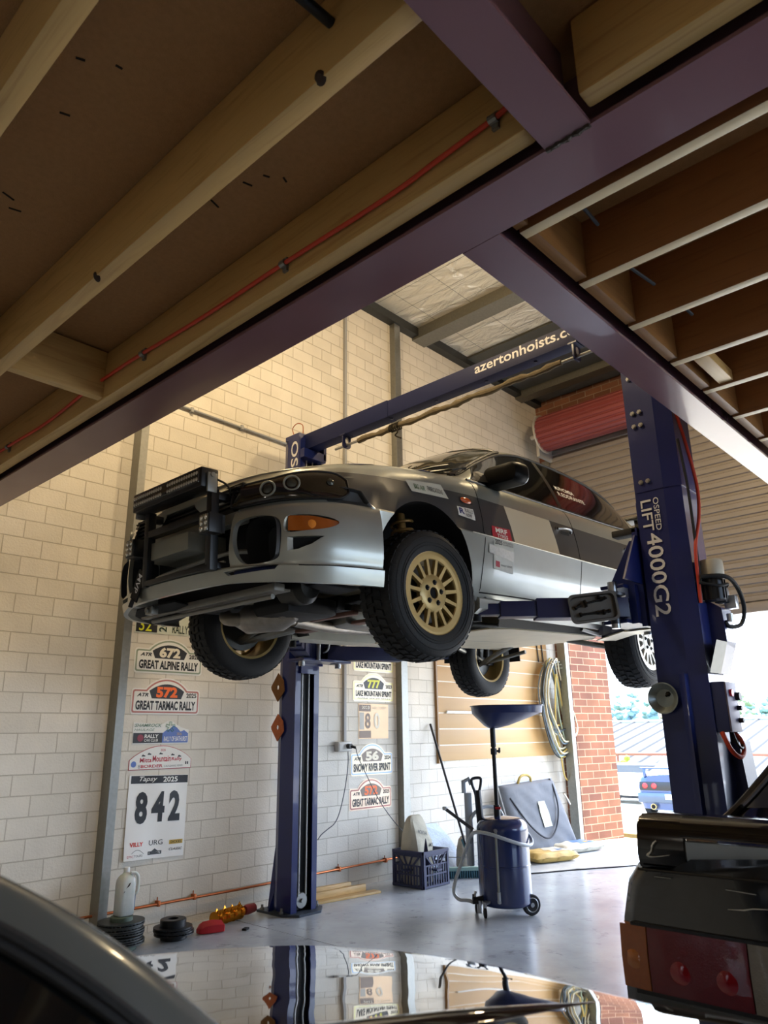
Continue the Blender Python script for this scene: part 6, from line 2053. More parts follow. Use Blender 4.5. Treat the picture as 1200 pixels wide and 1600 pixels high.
# bag in the crate
t = thing('paper_bag', (5.27, 4.50, .016), 'crumpled off white cement bag standing in the blue milk crate', 'bag')
rng = random.Random(3)
mb = MB()
rings = []
for k, (zz, sx_, sy_, ox) in enumerate(((.018, .12, .09, 0), (.06, .132, .105, 0), (.14, .13, .10, .004), (.22, .135, .105, -.004), (.29, .13, .098, .0), (.35, .126, .092, -.006), (.41, .118, .08, -.012), (.46, .112, .066, -.018), (.50, .10, .05, -.022), (.53, .088, .034, -.024), (.55, .074, .02, -.022), (.557, .06, .01, -.02))):
    R_ = []
    for i in range(22):
        a = 2*PI*i/22
        ca, sa = math.cos(a), math.sin(a)
        q = (abs(ca)**6+abs(sa)**6)**(-1/6)
        j = 1+rng.uniform(-.07, .06)
        R_.append(Vector((5.25+ox+sx_*ca*q*j*.92, 4.50+sy_*sa*q*j, zz)))
    rings.append(R_)
mb.rings(rings, True)
mb.build('bag', mat('bag_paper', '#b9b39f', 0.75, 0, 7, 0.22, 0.8, 16), t, smooth=25)
mb = MB()
put_text(mb, 'MORTAR', (5.17, .42, 5.29, .45), lambda x, z: Vector((x, 4.50-.093+.22*max(0, z-.40), z-.25*(x-5.17))), .01)
put_text(mb, 'MIX', (5.30, .30, 5.35, .33), lambda x, z: Vector((x, 4.398, z)), .02)
mb.build('bag_lettering', mat('bag_ink', '#4a4b46', 0.6), t, smooth=0)
mb = MB()
mb.rings([[Vector((5.19+.012*math.cos(a)*s, 4.35+.03*math.sin(a)*s, zz)) for a in [2*PI*i/8 for i in range(8)]] for zz, s in ((.05, 1.3), (.16, 1.2), (.26, .9), (.33, .5), (.38, .1))], True)
tag(mb.build('plastic_wedge', mat('wedge_blue', '#2a2c50', 0.45)), 'dark blue pointed plastic piece leaning inside the milk crate', 'plastic piece')
# foam / bubble sheet behind
mb = MB()
mb.rings([[Vector((x, y-.012+.02*math.sin(x*30), z)) for x, y, z in P] for P in ([(5.66, 4.72, 0), (5.62, 4.80, .30), (5.70, 4.82, .42), (5.93, 4.82, .41), (6.02, 4.80, .30), (6.22, 4.70, 0)],)] + [[Vector((x, y+.012, z)) for x, y, z in [(5.66, 4.72, 0), (5.62, 4.80, .30), (5.70, 4.82, .42), (5.93, 4.82, .41), (6.02, 4.80, .30), (6.22, 4.70, 0)]]], True)
tag(mb.build('foam_sheet', mat('blue_white_foam', '#b9c6d6', 0.6, 0, 45, 0.18, 0.5, 60), smooth=0), 'pale speckled foam sheet leaning on the wall behind the milk crate', 'foam sheet')

# broom -----------------------------------------------------------------------------
t = thing('broom', (5.78, 4.45, 0), 'wide workshop broom with green bristles leaning on the wall', 'broom')
mb = MB(); mb.beam((5.48, 4.60, .075), (5.94, 4.19, .075), .06, .03, .006); mb.build('broom_head', mat('broom_green', '#7d9a92', 0.5), t)
mb = MB()
dd = Vector((.46, -.41, 0)).normalized(); pp = Vector((dd.y*-1, dd.x, 0))
for k in range(30):
    for j in (-.02, 0, .02):
        c = Vector((5.49, 4.59, .06))+dd*(.60*k/29)+pp*j
        mb.beam(c, c+Vector((random.uniform(-.004, .004), random.uniform(-.004, .004), -.059)), .011, .009)
br_o = mb.build('bristles', mat('bristle_teal', '#3f6470', 0.8, 0, 40, 0.3), t, smooth=0)
br_o['kind'] = 'stuff'
mb = MB(); mb.cyl((5.84, 4.36, .085), (5.885, 4.83, 1.33), .0115, n=12); mb.build('broom_handle', M_black, t)
mb = MB(); mb.cyl((5.835, 4.34, .08), (5.85, 4.46, .30), .016, n=12); mb.build('handle_socket', mat('socket_teal', '#3f6a72', 0.5), t)

# oil drainer ------------------------------------------------------------------------
OX, OY = 4.845, 3.325
t = thing('oil_drainer', (OX, OY, 0), 'dark blue wheeled oil drainer with a raised catch pan', 'oil drainer')
M_tank = mat('tank_blue', '#22305e', 0.22, 0, 5, 0.08, coat=0.5)
M_bs = mat('black_steel', '#1b1c1f', 0.35, 0.4, 30, 0.1)
RT = .188
mb = MB()
prof = [(0, .058)]+[(RT-.03+.03*math.sin(a), .088-.03*math.cos(a)) for a in [PI/2*i/6 for i in range(7)]]
prof += [(RT, .315), (RT+.003, .318), (RT+.003, .324), (RT, .327), (RT, .55)]
prof += [(RT-.075+.075*math.cos(a), .55+.085*math.sin(a)) for a in [PI/2*i/8 for i in range(1, 9)]]
prof += [(.06, .642), (0, .645)]
mb.lathe(prof, (OX, OY, 0), (0, 0, 1), 56); mb.build('tank', M_tank, t, smooth=40)
right = Vector((.6772, -.7358, 0)); tow = Vector((-.7358, -.6772, 0))
Oc = Vector((OX, OY, 0))
def op(a, c, z): return Oc+right*a+tow*c+Vector((0, 0, z))
mb = MB(); mb.cyl(op(-.03, 0, .64), op(-.03, 0, 1.24), .0155, n=14); mb.cyl(op(-.03, 0, 1.13), op(-.03, 0, 1.27), .021, n=14); mb.cyl(op(-.03, 0, .64), op(-.03, 0, .72), .024, n=14); mb.build('pole', M_bs, t)
mb = MB(); mb.cyl(op(-.03, 0, 1.10), op(.02, .0, 1.10), .009, n=10); mb.cyl(op(.01, 0, 1.085), op(.015, 0, 1.125), .008, n=8); mb.cyl(op(-.03, 0, 1.075), op(-.03, 0, 1.12), .024, n=14); mb.build('valve_knob', M_bs, t)
mb = MB(); mb.cyl(op(-.045, .02, .70), op(-.005, .03, .70), .009, n=10); mb.build('red_valve', M_red, t)
# catch pan: oval funnel with an off-centre spout
ra_ = Vector((.74, -.66, 0)).normalized()
rb_ = Vector((0, 0, 1)).cross(ra_)
pc = op(.085, 0, 0)
def oval(cx_, a_, b_, z, n=36, ex=2.6):
    R_ = []
    for i in range(n):
        q = 2*PI*i/n
        c_, s_ = math.cos(q), math.sin(q)
        R_.append(pc+ra_*(cx_+a_*math.copysign(abs(c_)**(2/ex), c_))+rb_*(b_*math.copysign(abs(s_)**(2/ex), s_))+Vector((0, 0, z)))
    return R_
mb = MB()
mb.rings([oval(-.112, .03, .03, 1.265), oval(-.085, .09, .10, 1.285), oval(.0, .262, .21, 1.375), oval(.0, .268, .215, 1.425), oval(.0, .278, .225, 1.427), oval(.0, .276, .223, 1.432), oval(.0, .264, .21, 1.430), oval(.0, .256, .205, 1.38), oval(-.085, .085, .09, 1.295), oval(-.112, .025, .025, 1.275)], True)
mb.build('catch_pan', mat('pan_blue', '#16224f', 0.35, 0, 8, 0.08, coat=0.2), t, smooth=40)
# sight gauge tube
mb = MB(); mb.cyl(op(-.075, RT+.006, .11), op(-.075, RT+.006, .565), .009, n=10); mb.build('sight_tube', mat('sight_tube', '#8a8d86', 0.2, 0, 10, 0.2), t)
mb = MB(); mb.cyl(op(-.075, RT-.02, .11), op(-.075, RT+.02, .11), .012, n=10); mb.cyl(op(-.075, RT-.02, .565), op(-.075, RT+.02, .565), .012, n=10); mb.cyl(op(-.075, RT+.006, .10), op(-.075, RT+.006, .17), .0125, n=10); mb.build('gauge_fitting', M_steel, t)
# hose wrapped over the tank
hz = [op(.02, -.17, .60), op(.14, -.10, .56), op(.20, .02, .50), op(.185, .10, .46), op(.10, .185, .475), op(-.02, .22, .515), op(-.12, .19, .545), op(-.20, .12, .55), op(-.235, .06, .52), op(-.27, .03, .44), op(-.315, .03, .33), op(-.36, .03, .22), op(-.375, .04, .145), op(-.34, .06, .105), op(-.28, .07, .10), op(-.235, .07, .085)]
mb = MB(); mb.tube(smoothpath(hz, 8), .0125, 10); mb.build('drain_hose', mat('hose_clear', '#bfc7cc', 0.3, 0, 10, 0.06, trans=0.15), t)
hz2 = [op(-.24, .02, .46), op(-.22, -.05, .62), op(-.12, -.15, .69), op(.0, -.19, .68), op(.05, -.18, .60)]
mb = MB(); mb.tube(smoothpath(hz2, 8), .0125, 10); mb.build('drain_hose', mat('hose_clear', '#bfc7cc', 0.3, 0, 10, 0.06, trans=0.15), t)
# push handle bar and tee
mb = MB(); mb.cyl(op(-.215, .02, .555), op(-.415, -.02, .70), .012, n=12); mb.build('push_handle', mat('handle_pewter', '#54565a', 0.35, 0.7), t)
mb = MB(); mb.lathe([(0, -.014), (.016, -.012), (.018, 0), (.016, .012), (0, .014)], op(-.415, -.02, .70), (0, 0, 1), 16); mb.build('handle_end', mat('end_cap_pale', '#c2c5c4', 0.4), t)
# spade-grip probe caddy
mb = MB()
g = op(-.165, -.07, 0)
mb.tube(smoothpath([g+right*.012+Vector((0, 0, .62)), g+right*.0+Vector((0, 0, .72)), g-right*.012+Vector((0, 0, .80)), g-right*.032+Vector((0, 0, .86)), g-right*.03+Vector((0, 0, .90)), g+right*.03+Vector((0, 0, .905)), g+right*.032+Vector((0, 0, .865)), g+right*.018+Vector((0, 0, .80)), g+right*.02+Vector((0, 0, .72)), g+right*.024+Vector((0, 0, .62))], 6), .011, 8)
mb.build('grip_handle', mat('grip_dark', '#33363c', 0.4, 0.3), t)
mb = MB(); mb.beam(g+right*.02+Vector((0, -.0, .55)), g+right*.005+Vector((0, 0, .82)), .05, .03, .008); mb.build('probe_holder', mat('holder_black', '#22242a', 0.5), t)
mb = MB(); mb.cyl(op(-.23, -.10, .30), op(-.23, -.10, .80), .03, n=14); mb.tube([op(-.23-.028, -.10, .80), op(-.23-.03, -.10, .88), op(-.22, -.10, .90), op(-.20, -.10, .86)], .018, 8); mb.build('air_tube', mat('tube_pale_blue', '#aeb8c2', 0.4), t)
# legs, castors, wheels
for a, c in ((-.17, .14), (-.21, -.03)):
    mb = MB(); mb.beam(op(a*.8, c*.8, .10), op(a, c, .085), .035, .02); mb.cyl(op(a, c, .05), op(a, c, .095), .014, n=10); mb.bx(0, 0.0001, 0, 0.0001, 0, .0001)
    fk = MB(); p0 = op(a, c, .055)
    fk.box(p0+right*.02+Vector((0, 0, -.005)), (.005, .03, .06), Matrix.Translation(p0+right*.02+Vector((0, 0, -.005))) @ Matrix.Rotation(math.atan2(right.y, right.x), 4, 'Z'))
    fk.box(p0, (.005, .03, .06), Matrix.Translation(p0-right*.02+Vector((0, 0, -.005))) @ Matrix.Rotation(math.atan2(right.y, right.x), 4, 'Z'))
    mb.bm.free()
    fk.cyl(op(a, c, .05), op(a, c, .10), .013, n=10); fk.beam(op(a*.75, c*.75, .10), op(a, c, .092), .045, .014)
    fk.build('caster_fork', M_steel, t)
    mb = MB(); mb.lathe([(0, -.011), (.026, -.011), (.034, -.008), (.034, .008), (.026, .011), (0, .011)], op(a, c, .034), right, 28); mb.build('caster', M_rubber, t)
for a, c in ((.165, .08), (.12, -.16)):
    mb = MB(); mb.lathe([(.03, -.016), (.062, -.018), (.068, -.010), (.068, .010), (.062, .018), (.03, .016)], op(a, c, .069), tow+right*.35, 36, cap=True); wo = mb.build('wheel', M_rubber, t)
    mb = MB(); mb.lathe([(0, .022), (.014, .022), (.016, .014), (.032, .010), (.044, .019), (.048, .017), (.048, -.017), (0, -.017)], op(a, c, .069), tow+right*.35, 32); mb.build('wheel_hub', mat('hub_grey', '#9a9da0', 0.35, 0.6), wo)
    mb = MB(); mb.beam(op(a*.7, c*.5, .10), op(a, c*.9, .07), .04, .012); mb.build('axle_bracket', M_bs, t)
# drain cock
mb = MB(); mb.cyl(op(-.15, .06, .115), op(-.245, .07, .10), .018, n=12); mb.cyl(op(-.235, .07, .10), op(-.235, .07, .14), .013, n=10); mb.cyl(op(-.25, .10, .095), op(-.21, .10, .095), .014, n=10); mb.build('drain_cock', mat('cock_black', '#1f2023', 0.4, 0.4), t)
mb = MB(); mb.cyl(op(-.235, .075, .125), op(-.222, .075, .16), .009, n=8); mb.cyl(op(-.20, .075, .02), op(-.20, .075, .10), .018, n=10); mb.build('drain_fitting', M_steel, t)

# grey bag leaning on the wall -------------------------------------------------------
t = thing('folded_table_bag', (7.4, 4.7, 0), 'large grey fabric carry bag leaning on the wall under the hoses', 'bag')
M_fab = mat('grey_fabric', '#686b70', 0.85, 0, 4, 0.1, 0.35, 14)
Q = [Vector((6.93, 4.60, .0)), Vector((7.98, 4.50, .02)), Vector((7.86, 4.70, .73)), Vector((6.84, 4.74, .70))]
def bagf(a, c, d):
    p = (Q[0]*(1-a)+Q[1]*a)*(1-c)+(Q[3]*(1-a)+Q[2]*a)*c
    e = min(a, 1-a, c, 1-c)
    puff = min(1, e/.06)**.5
    wr_ = (.012*math.sin(a*7+c*3)*math.sin(c*5)+.008*math.sin(a*23+c*9)*math.sin(c*13+a*4))*min(1, e/.1)
    n_ = (Q[1]-Q[0]).cross(Q[3]-Q[0]).normalized()
    return p+n_*(d*(.02+.055*puff)+wr_*(1 if d > 0 else 0))
mb = MB()
A_ = [i/28 for i in range(29)]; C_ = [i/18 for i in range(19)]
F_ = mb.grid(lambda a, c: bagf(a, c, 1), A_, C_)
B_ = mb.grid(lambda a, c: bagf(a, c, -1), A_, C_, True)
for i in range(28):
    mb.face((F_[i][0], B_[i][0], B_[i+1][0], F_[i+1][0])); mb.face((F_[i][18], F_[i+1][18], B_[i+1][18], B_[i][18]))
for j in range(18):
    mb.face((F_[0][j], F_[0][j+1], B_[0][j+1], B_[0][j])); mb.face((F_[28][j], B_[28][j], B_[28][j+1], F_[28][j+1]))
mb.build('bag_body', M_fab, t, smooth=50)
mb = MB(); mb.tube([bagf(a, 0, 1) for a in A_]+[bagf(1, c, 1) for c in C_[1:]]+[bagf(a, 1, 1) for a in A_[::-1][1:]]+[bagf(0, c, 1) for c in C_[::-1][1:-1]], .007, 6, closed=True); mb.build('piping', mat('pale_piping', '#c3c5c6', 0.6), t)
mb = MB(); mb.tube(smoothpath([bagf(.08, .80, 1.05), bagf(.25, .38, 1.3), bagf(.45, .18, 1.4), bagf(.65, .28, 1.4), bagf(.80, .55, 1.3), bagf(.90, .85, 1.1), bagf(.93, .99, 1.0)], 8), .009, 8); mb.build('shoulder_strap', mat('strap_dark', '#30333a', 0.8), t)
mb = MB(); mb.grid(lambda a, c: bagf(a, c, 1.12)+Vector((0, -.004, 0)), [.50+.14*i/4 for i in range(5)], [.33+.36*i/6 for i in range(7)]); mb.build('pocket_card', mat('card_print', '#b9bda4', 0.35, 0, 18, 0.35), t)
mb = MB(); mb.tube(smoothpath([Vector((7.18, 4.69, .70)), Vector((7.22, 4.68, .77)), Vector((7.33, 4.68, .79)), Vector((7.42, 4.68, .76)), Vector((7.44, 4.69, .71))], 6), .014, 8); mb.build('yellow_handle', mat('strap_yellow', '#a8914a', 0.7), t)
mb = MB(); mb.tube(smoothpath([Vector((8.02, 4.62, .56)), Vector((8.12, 4.64, .50)), Vector((8.18, 4.64, .43))], 4), .012, 6); tag(mb.build('wall_hook', M_steel), 'small steel hook on the wall beside the grey bag', 'hook')

# filled sacks in front
def sack(c, ang, sx_, sy_, hh, cols_, label):
    t = thing('filled_sack', c, label, 'sack', 'sacks under the grey bag')
    c = Vector(c); X_ = Vector((math.cos(ang), math.sin(ang), 0)); Y_ = Vector((-math.sin(ang), math.cos(ang), 0))
    mb = MB()
    def f(a, d, s):
        e = max(0, 1-abs(a)**6)*max(0, 1-abs(d)**6)
        return c+X_*sx_*a+Y_*sy_*d+Vector((0, 0, max(.003, hh*.5*(1+s*max(0, e)**.6)+(.006*math.sin(a*9)*math.cos(d*7) if s > 0 else 0)) if s > 0 else max(.002, hh*.5*(1-max(0, e)**.4))))
    A_ = [-1+i/10 for i in range(21)]
    mb.grid(lambda a, d: f(a, d, 1), A_, A_); mb.grid(lambda a, d: f(a, d, -1), A_, A_, True)
    mb.build('sack', cols_[0], t, smooth=60, weld=.001)
    mb = MB(); mb.grid(lambda a, d: f(a, d, 1)+Vector((0, 0, .0025)), [-.15+.9*i/8 for i in range(9)], [-.7+1.4*i/8 for i in range(9)]); mb.build('printed_panel', cols_[1], t, smooth=60)
    mb = MB(); mb.grid(lambda a, d: f(a, d, 1)+Vector((0, 0, .004)), [.25+.4*i/6 for i in range(7)], [-.45+.5*i/6 for i in range(7)]); mb.build('printed_band', cols_[2], t, smooth=60)
M_sy = mat('sack_yellow', '#b89a55', 0.6, 0, 12, 0.2, 0.3, 25); M_sw = mat('sack_print', '#bfb9a6', 0.5, 0, 22, 0.3); M_sb = mat('sack_blue', '#5e7ea8', 0.5, 0, 16, 0.25)
sack((7.02, 4.28, 0), -.35, .27, .17, .10, (M_sy, M_sw, M_sb), 'yellow filled sack lying in front of the grey bag, nearer the oil drainer')
sack((7.75, 4.37, 0), -.25, .30, .16, .09, (M_sw, M_sb, M_sy), 'blue and yellow printed sack lying by the brick pier')
# cables on the floor
mb = MB(); mb.tube(smoothpath([(5.55, 4.5, .006), (5.85, 4.32, .006), (6.26, 4.005, .006), (6.68, 3.785, .006), (7.17, 3.49, .006), (7.9, 3.1, .006), (8.3, 2.8, .006)], 6), .006, 6)
tag(mb.build('floor_cable', M_rubber), 'long black cable crossing the floor behind the oil drainer', 'cable')
mb = MB(); mb.tube(smoothpath([(5.9, 4.6, .006), (6.0, 4.45, .03), (5.95, 4.3, .006), (6.1, 4.1, .006), (6.3, 4.2, .006), (6.15, 4.35, .006)], 6), .006, 6)
tag(mb.build('loose_cable', M_rubber), 'loose black cable loop on the floor by the broom', 'cable')
mb = MB(); mb.tube(smoothpath([(5.50, 4.62, .18), (5.65, 4.55, .165), (5.8, 4.5, .15), (6.0, 4.48, .12), (6.05, 4.5, .006)], 5), .004, 6)
tag(mb.build('thin_cable', M_rubber), 'thin black cable running from the milk crate past the broom', 'cable')
mb = MB()
mb.rings([[Vector((6.05+.09*math.cos(a)*s, 4.60+.06*math.sin(a)*s, zz)) for a in [2*PI*i/14 for i in range(14)]] for zz, s in ((.0, .9), (.05, 1.1), (.18, 1.0), (.27, .7), (.30, .35))], True)
tag(mb.build('hessian_bag', mat('hessian', '#8f8676', 0.9, 0, 10, 0.2, 0.5, 50)), 'small brown hessian bag on the floor behind the oil drainer', 'bag')
# small debris
mb = MB(); mb.box((3.36, 4.40, .006), (.05, .03, .012), .5); tag(mb.build('metal_scrap', M_dark), 'small dark scrap on the floor by the gold shaft', 'scrap')
# ================================================================ black car right under the camera
BC = thing('black_car', (0.2, .3, 0), 'glossy black car in the foreground whose bonnet mirrors the wall and stickers', 'car')
m, nt, b = newmat('black_gloss')
b.inputs['Base Color'].default_value = (0.006, 0.006, 0.007, 1)
b.inputs['Roughness'].default_value = 0.03
b.inputs['IOR'].default_value = 1.9
b.inputs['Coat Weight'].default_value = 1.0
b.inputs['Coat Roughness'].default_value = 0.015
b.inputs['Coat IOR'].default_value = 1.9
tc = nd(nt, 'ShaderNodeTexCoord')
n = nd(nt, 'ShaderNodeTexNoise'); n.inputs['Scale'].default_value = 7; n.inputs['Detail'].default_value = 1
nt.links.new(tc.outputs['Object'], n.inputs['Vector'])
bp = nd(nt, 'ShaderNodeBump'); bp.inputs['Strength'].default_value = 0.05; bp.inputs['Distance'].default_value = 0.02
nt.links.new(n.outputs[0], bp.inputs['Height']); nt.links.new(bp.outputs[0], b.inputs['Normal']); nt.links.new(bp.outputs[0], b.inputs['Coat Normal'])
M_bg = m
# plan outline of the bonnet: front edge about x=1.16, rounding to the side at y=1.38
_fx = pch({-.6: .90, .0: .93, .32: .932, .42: .925, .51: .938, .58: .958, .68: .992, .82: 1.021, .97: 1.035, 1.14: 1.013, 1.256: .912, 1.343: .775, 1.42: .58})
def front_x(y):
    return _fx(y)
def bz(x, y): return .97 - .05*(x*x + y*y)
mb = MB()
ys = [-.55+.05*i for i in range(40)]
def bon(a, y):
    fx = front_x(y)
    if a <= 1:
        x = -.1+(fx+.1)*a
        return Vector((x, y, bz(x, y)))
    # nose rolls over and down
    q = (a-1)
    x = fx+.045*math.sin(min(1, q/.5)*PI/2)+.05*max(0, q-.5)
    z = bz(fx, y)-.012*q-.05*(1-math.cos(min(1, q/.5)*PI/2))-.42*max(0, q-.5)*2
    return Vector((x, y, z))
mb.grid(bon, [i/24 for i in range(25)]+[1+.05*i for i in range(1, 11)]+[1.75, 2.0], ys)
mb.grid(lambda y, a: bon(1, ys[-1])*0+Vector((-.1+(front_x(ys[-1])+.1)*y, ys[-1]+.04*math.sin(a*PI/2), bz(-.1+(front_x(ys[-1])+.1)*y, ys[-1])-.5*a*a-.02*a)), [i/10 for i in range(11)], [i/6 for i in range(7)])
mb.build('bonnet', M_bg, BC, smooth=60, weld=.0005)
mb = MB()
P = [(.33+.06*k, .73-.0255*k, 0) for k in range(11)]
rr_ = []
for k, (x, y, _) in enumerate(P):
    s = max(.08, 1-(k/10)**3)
    z = bz(x, y)
    rr_.append([Vector((x, y+q[0]*s, z+q[1]*s-.003)) for q in ((-.03, 0), (-.02, .010), (-.006, .015), (.006, .015), (.02, .010), (.03, 0))])
mb.rings(rr_, True); mb.build('bonnet_ridge', M_bg, BC, smooth=60)
mb = MB(); mb.bx(-.6, .88, -.5, 1.30, .30, .58, .05); mb.build('lower_body', M_bg, BC)
for x in (.50,):
    for y in (-.40, 1.18):
        mb = MB(); mb.lathe([(0, -.1), (.26, -.1), (.31, -.07), (.31, .07), (.26, .1), (0, .1)], (x, y, .31), (0, 1, 0), 36); mb.build('wheel', M_rubber, BC)
# windscreen pillar and glass close to the camera
pil = [Vector(p) for p in ((.52, .54, .90), (.434, .593, .985), (.351, .648, 1.061), (.278, .706, 1.111), (.20, .765, 1.155))]
pin = [Vector(p) for p in ((.45, .52, .90), (.37, .569, .987), (.300, .617, 1.05), (.237, .665, 1.093), (.165, .72, 1.13))]
pi2 = [Vector(p) for p in ((.37, .51, .90), (.29, .561, .992), (.227, .61, 1.035), (.193, .637, 1.057), (.125, .69, 1.09))]
pi3 = [Vector(p) for p in ((.25, .46, .86), (.17, .50, .94), (.11, .55, .98), (.07, .58, 1.0), (.0, .63, 1.03))]
A1, A2, A3, A4 = smoothpath(pil, 6), smoothpath(pin, 6), smoothpath(pi2, 6), smoothpath(pi3, 6)
mb = MB()
nA = len(A1)
mb.rings([[A1[k]+Vector((.012, .012, -.03)), A1[k], A1[k]*.75+A2[k]*.25+Vector((-.004, -.004, .012)), A1[k]*.35+A2[k]*.65+Vector((-.004, -.004, .014)), A2[k]+Vector((0, 0, .002)), A2[k]+Vector((.012, .012, -.03))] for k in range(nA)], True)
mb.build('windscreen_pillar', mat('pillar_grey_reflection', '#5f625f', 0.25, 0.2, 10, 0.1, coat=0.5), BC, smooth=60)  # grey stands in for light reflected along the black pillar
mb = MB(); mb.tube([p+Vector((-.003, -.003, .004)) for p in A2], .006, 8); mb.tube([a*.86+c*.14+Vector((-.002, -.002, .003)) for a, c in zip(A2, A3)], .004, 8); mb.build('screen_seal', M_rubber, BC)
mb = MB()
mb.grid(lambda k, c: (A2[k]*(1-c)+A3[k]*c) if c <= 1 else (A3[k]*(2-c)+A4[k]*(c-1)), list(range(nA)), [i/6 for i in range(13)])
mb.build('windscreen', mat('dark_screen', '#0c0f11', 0.08, 0, 5, 0.1, coat=0.4), BC, smooth=60)

# ================================================================ dark sedan on the right, tail towards the camera
SD = thing('dark_sedan', (1.9, .15, 0), 'dark scratched sedan at the right with red and amber tail lamps and a boot spoiler', 'car')
M_sed = mat('sedan_paint', '#080b10', 0.12, 0.0, 8, 0.2, coat=0.7)
SY = .15
sw = pch({1.88: .775, 1.90: .812, 1.95: .828, 2.1: .836, 3.0: .84, 5.0: .83, 5.9: .78, 6.2: .62})
sb = pch({1.88: .895, 1.95: .905, 2.35: .915, 3.0: .92, 4.7: .92, 5.3: .88, 6.0: .78, 6.2: .72})
srv = pch({1.88: .66, 2.30: .70, 2.45: .68, 3.0: .58, 3.3: .55, 4.1: .55, 4.9: .66, 5.2: .68, 6.2: .5})
srz = pch({1.88: .90, 2.30: .935, 2.4: .96, 3.0: 1.22, 3.25: 1.30, 3.6: 1.34, 4.1: 1.33, 4.85: .97, 5.1: .93, 6.0: .80, 6.2: .74})
mb = MB()
rings = []
for x in [1.88, 1.885, 1.90, 1.93, 1.97]+[2.05+.1*i for i in range(41)]+[6.2]:
    w_, bz_, rv, rz = sw(x), sb(x), srv(x), srz(x)
    h_ = [(0, .22), (w_*.7, .22), (w_-.05, .24), (w_-.015, .34), (w_, .55), (w_+.002, .66), (w_-.01, .78), (w_-.03, bz_-.04), (w_-.06, bz_), (rv+(w_-.09-rv)*.5, (bz_+rz)/2), (rv, rz), (rv-.05, rz+.03), (rv*.5, rz+.055), (0, rz+.06)]
    rings.append([Vector((x, SY+v, z)) for v, z in h_]+[Vector((x, SY-v, z)) for v, z in h_[-2:0:-1]])
mb.rings(rings, True); mb.build('body', M_sed, SD, smooth=35)
# boot spoiler: pedestals and blade
mb = MB()
def spoil(y0, y1, prof):
    mb.rings([[Vector((x, y, z)) for x, z in prof] for y in (y0, y1)], True)
spoil(SY+.62, SY+.745, [(1.895, .895), (1.885, .93), (1.895, 1.0), (1.92, 1.022), (2.06, 1.015), (2.10, .96), (2.10, .90)])
spoil(SY-.745, SY-.62, [(1.895, .895), (1.885, .93), (1.895, 1.0), (1.92, 1.022), (2.06, 1.015), (2.10, .96), (2.10, .90)])
spoil(SY-.64, SY+.64, [(1.885, .975), (1.893, 1.0), (1.92, 1.022), (2.06, 1.015), (2.10, .975), (2.0, .968)])
bmesh.ops.bevel(mb.bm, geom=list(mb.bm.edges), offset=.006, segments=2, affect='EDGES')
mb.build('boot_spoiler', M_sed, SD, smooth=50)
mb = MB(); mb.bx(1.886, 1.91, SY-.62, SY+.62, .905, .968, .002); mb.build('spoiler_gap_reflection', mat('gap_reflection', '#76828e', 0.3, 0.1, 6, 0.2, coat=0.3), SD)  # grey-blue reflection under the spoiler, painted as a panel
# tail lamps wrap the left corner
def lens(y0, y1, name, m, z0=.637, z1=.772, d=.018):
    mb = MB()
    n_ = 8
    mb.rings([[Vector((xx-d, y, z0)), Vector((xx-d-.004, y, (z0+z1)/2)), Vector((xx-d, y, z1)), Vector((xx+.05, y, z1)), Vector((xx+.05, y, z0))] for y, xx in [(y0+(y1-y0)*i/n_, 1.885+max(0, (y0+(y1-y0)*i/n_)-(SY+.70))**2*.6) for i in range(n_+1)]], True)
    return mb.build(name, m, SD, smooth=30)
for s in (1,):
    la = lens(SY+.735, SY+.803, 'indicator_lens', mat('amber_tail', '#8a4a18', 0.12, 0, 90, 0.12, 0.1, 300, coat=0.6))
    lr = lens(SY+.505, SY+.732, 'tail_lens', mat('red_tail', '#5c0d14', 0.1, 0, 90, 0.15, 0.1, 300, coat=0.6))
    lens(SY+.38, SY+.502, 'reverse_lens', mat('white_tail', '#77736a', 0.15, 0, 90, 0.15, 0.15, 300, coat=0.5))
    for y in (SY+.66, SY+.555):
        mb = MB(); mb.lathe([(0, .003), (.02, .002), (.034, -.004)], (1.8645, y, .69), (-1, 0, 0), 20); mb.build('lamp_reflector', mat('red_reflector', '#7d1119', 0.12, 0, 60, 0.1, coat=0.6), lr)
    mb = MB(); mb.lathe([(0, .003), (.015, .002), (.026, -.004)], (1.868, SY+.78, .70), (-1, .3, 0), 20); mb.build('lamp_reflector', mat('amber_reflector', '#9a5a20', 0.12, 0, 60, 0.1, coat=0.6), la)
    mb = MB(); mb.bx(1.872, 1.90, SY+.50, SY+.504, .636, .774); mb.bx(1.872, 1.90, SY+.7325, SY+.7355, .636, .774); mb.bx(1.868, 1.90, SY+.37, SY+.772, .772, .779); mb.bx(1.868, 1.90, SY+.37, SY+.772, .628, .637); mb.build('lens_gasket', M_black, SD)
mb = MB(); mb.bx(1.874, 1.89, SY-.74, SY+.375, .637, .772, .003); mb.build('rear_panel', M_trim, SD)
mb = MB(); mb.bx(1.80, 1.95, SY-.80, SY+.80, .36, .605, .03); mb.build('rear_bumper', M_sed, SD)
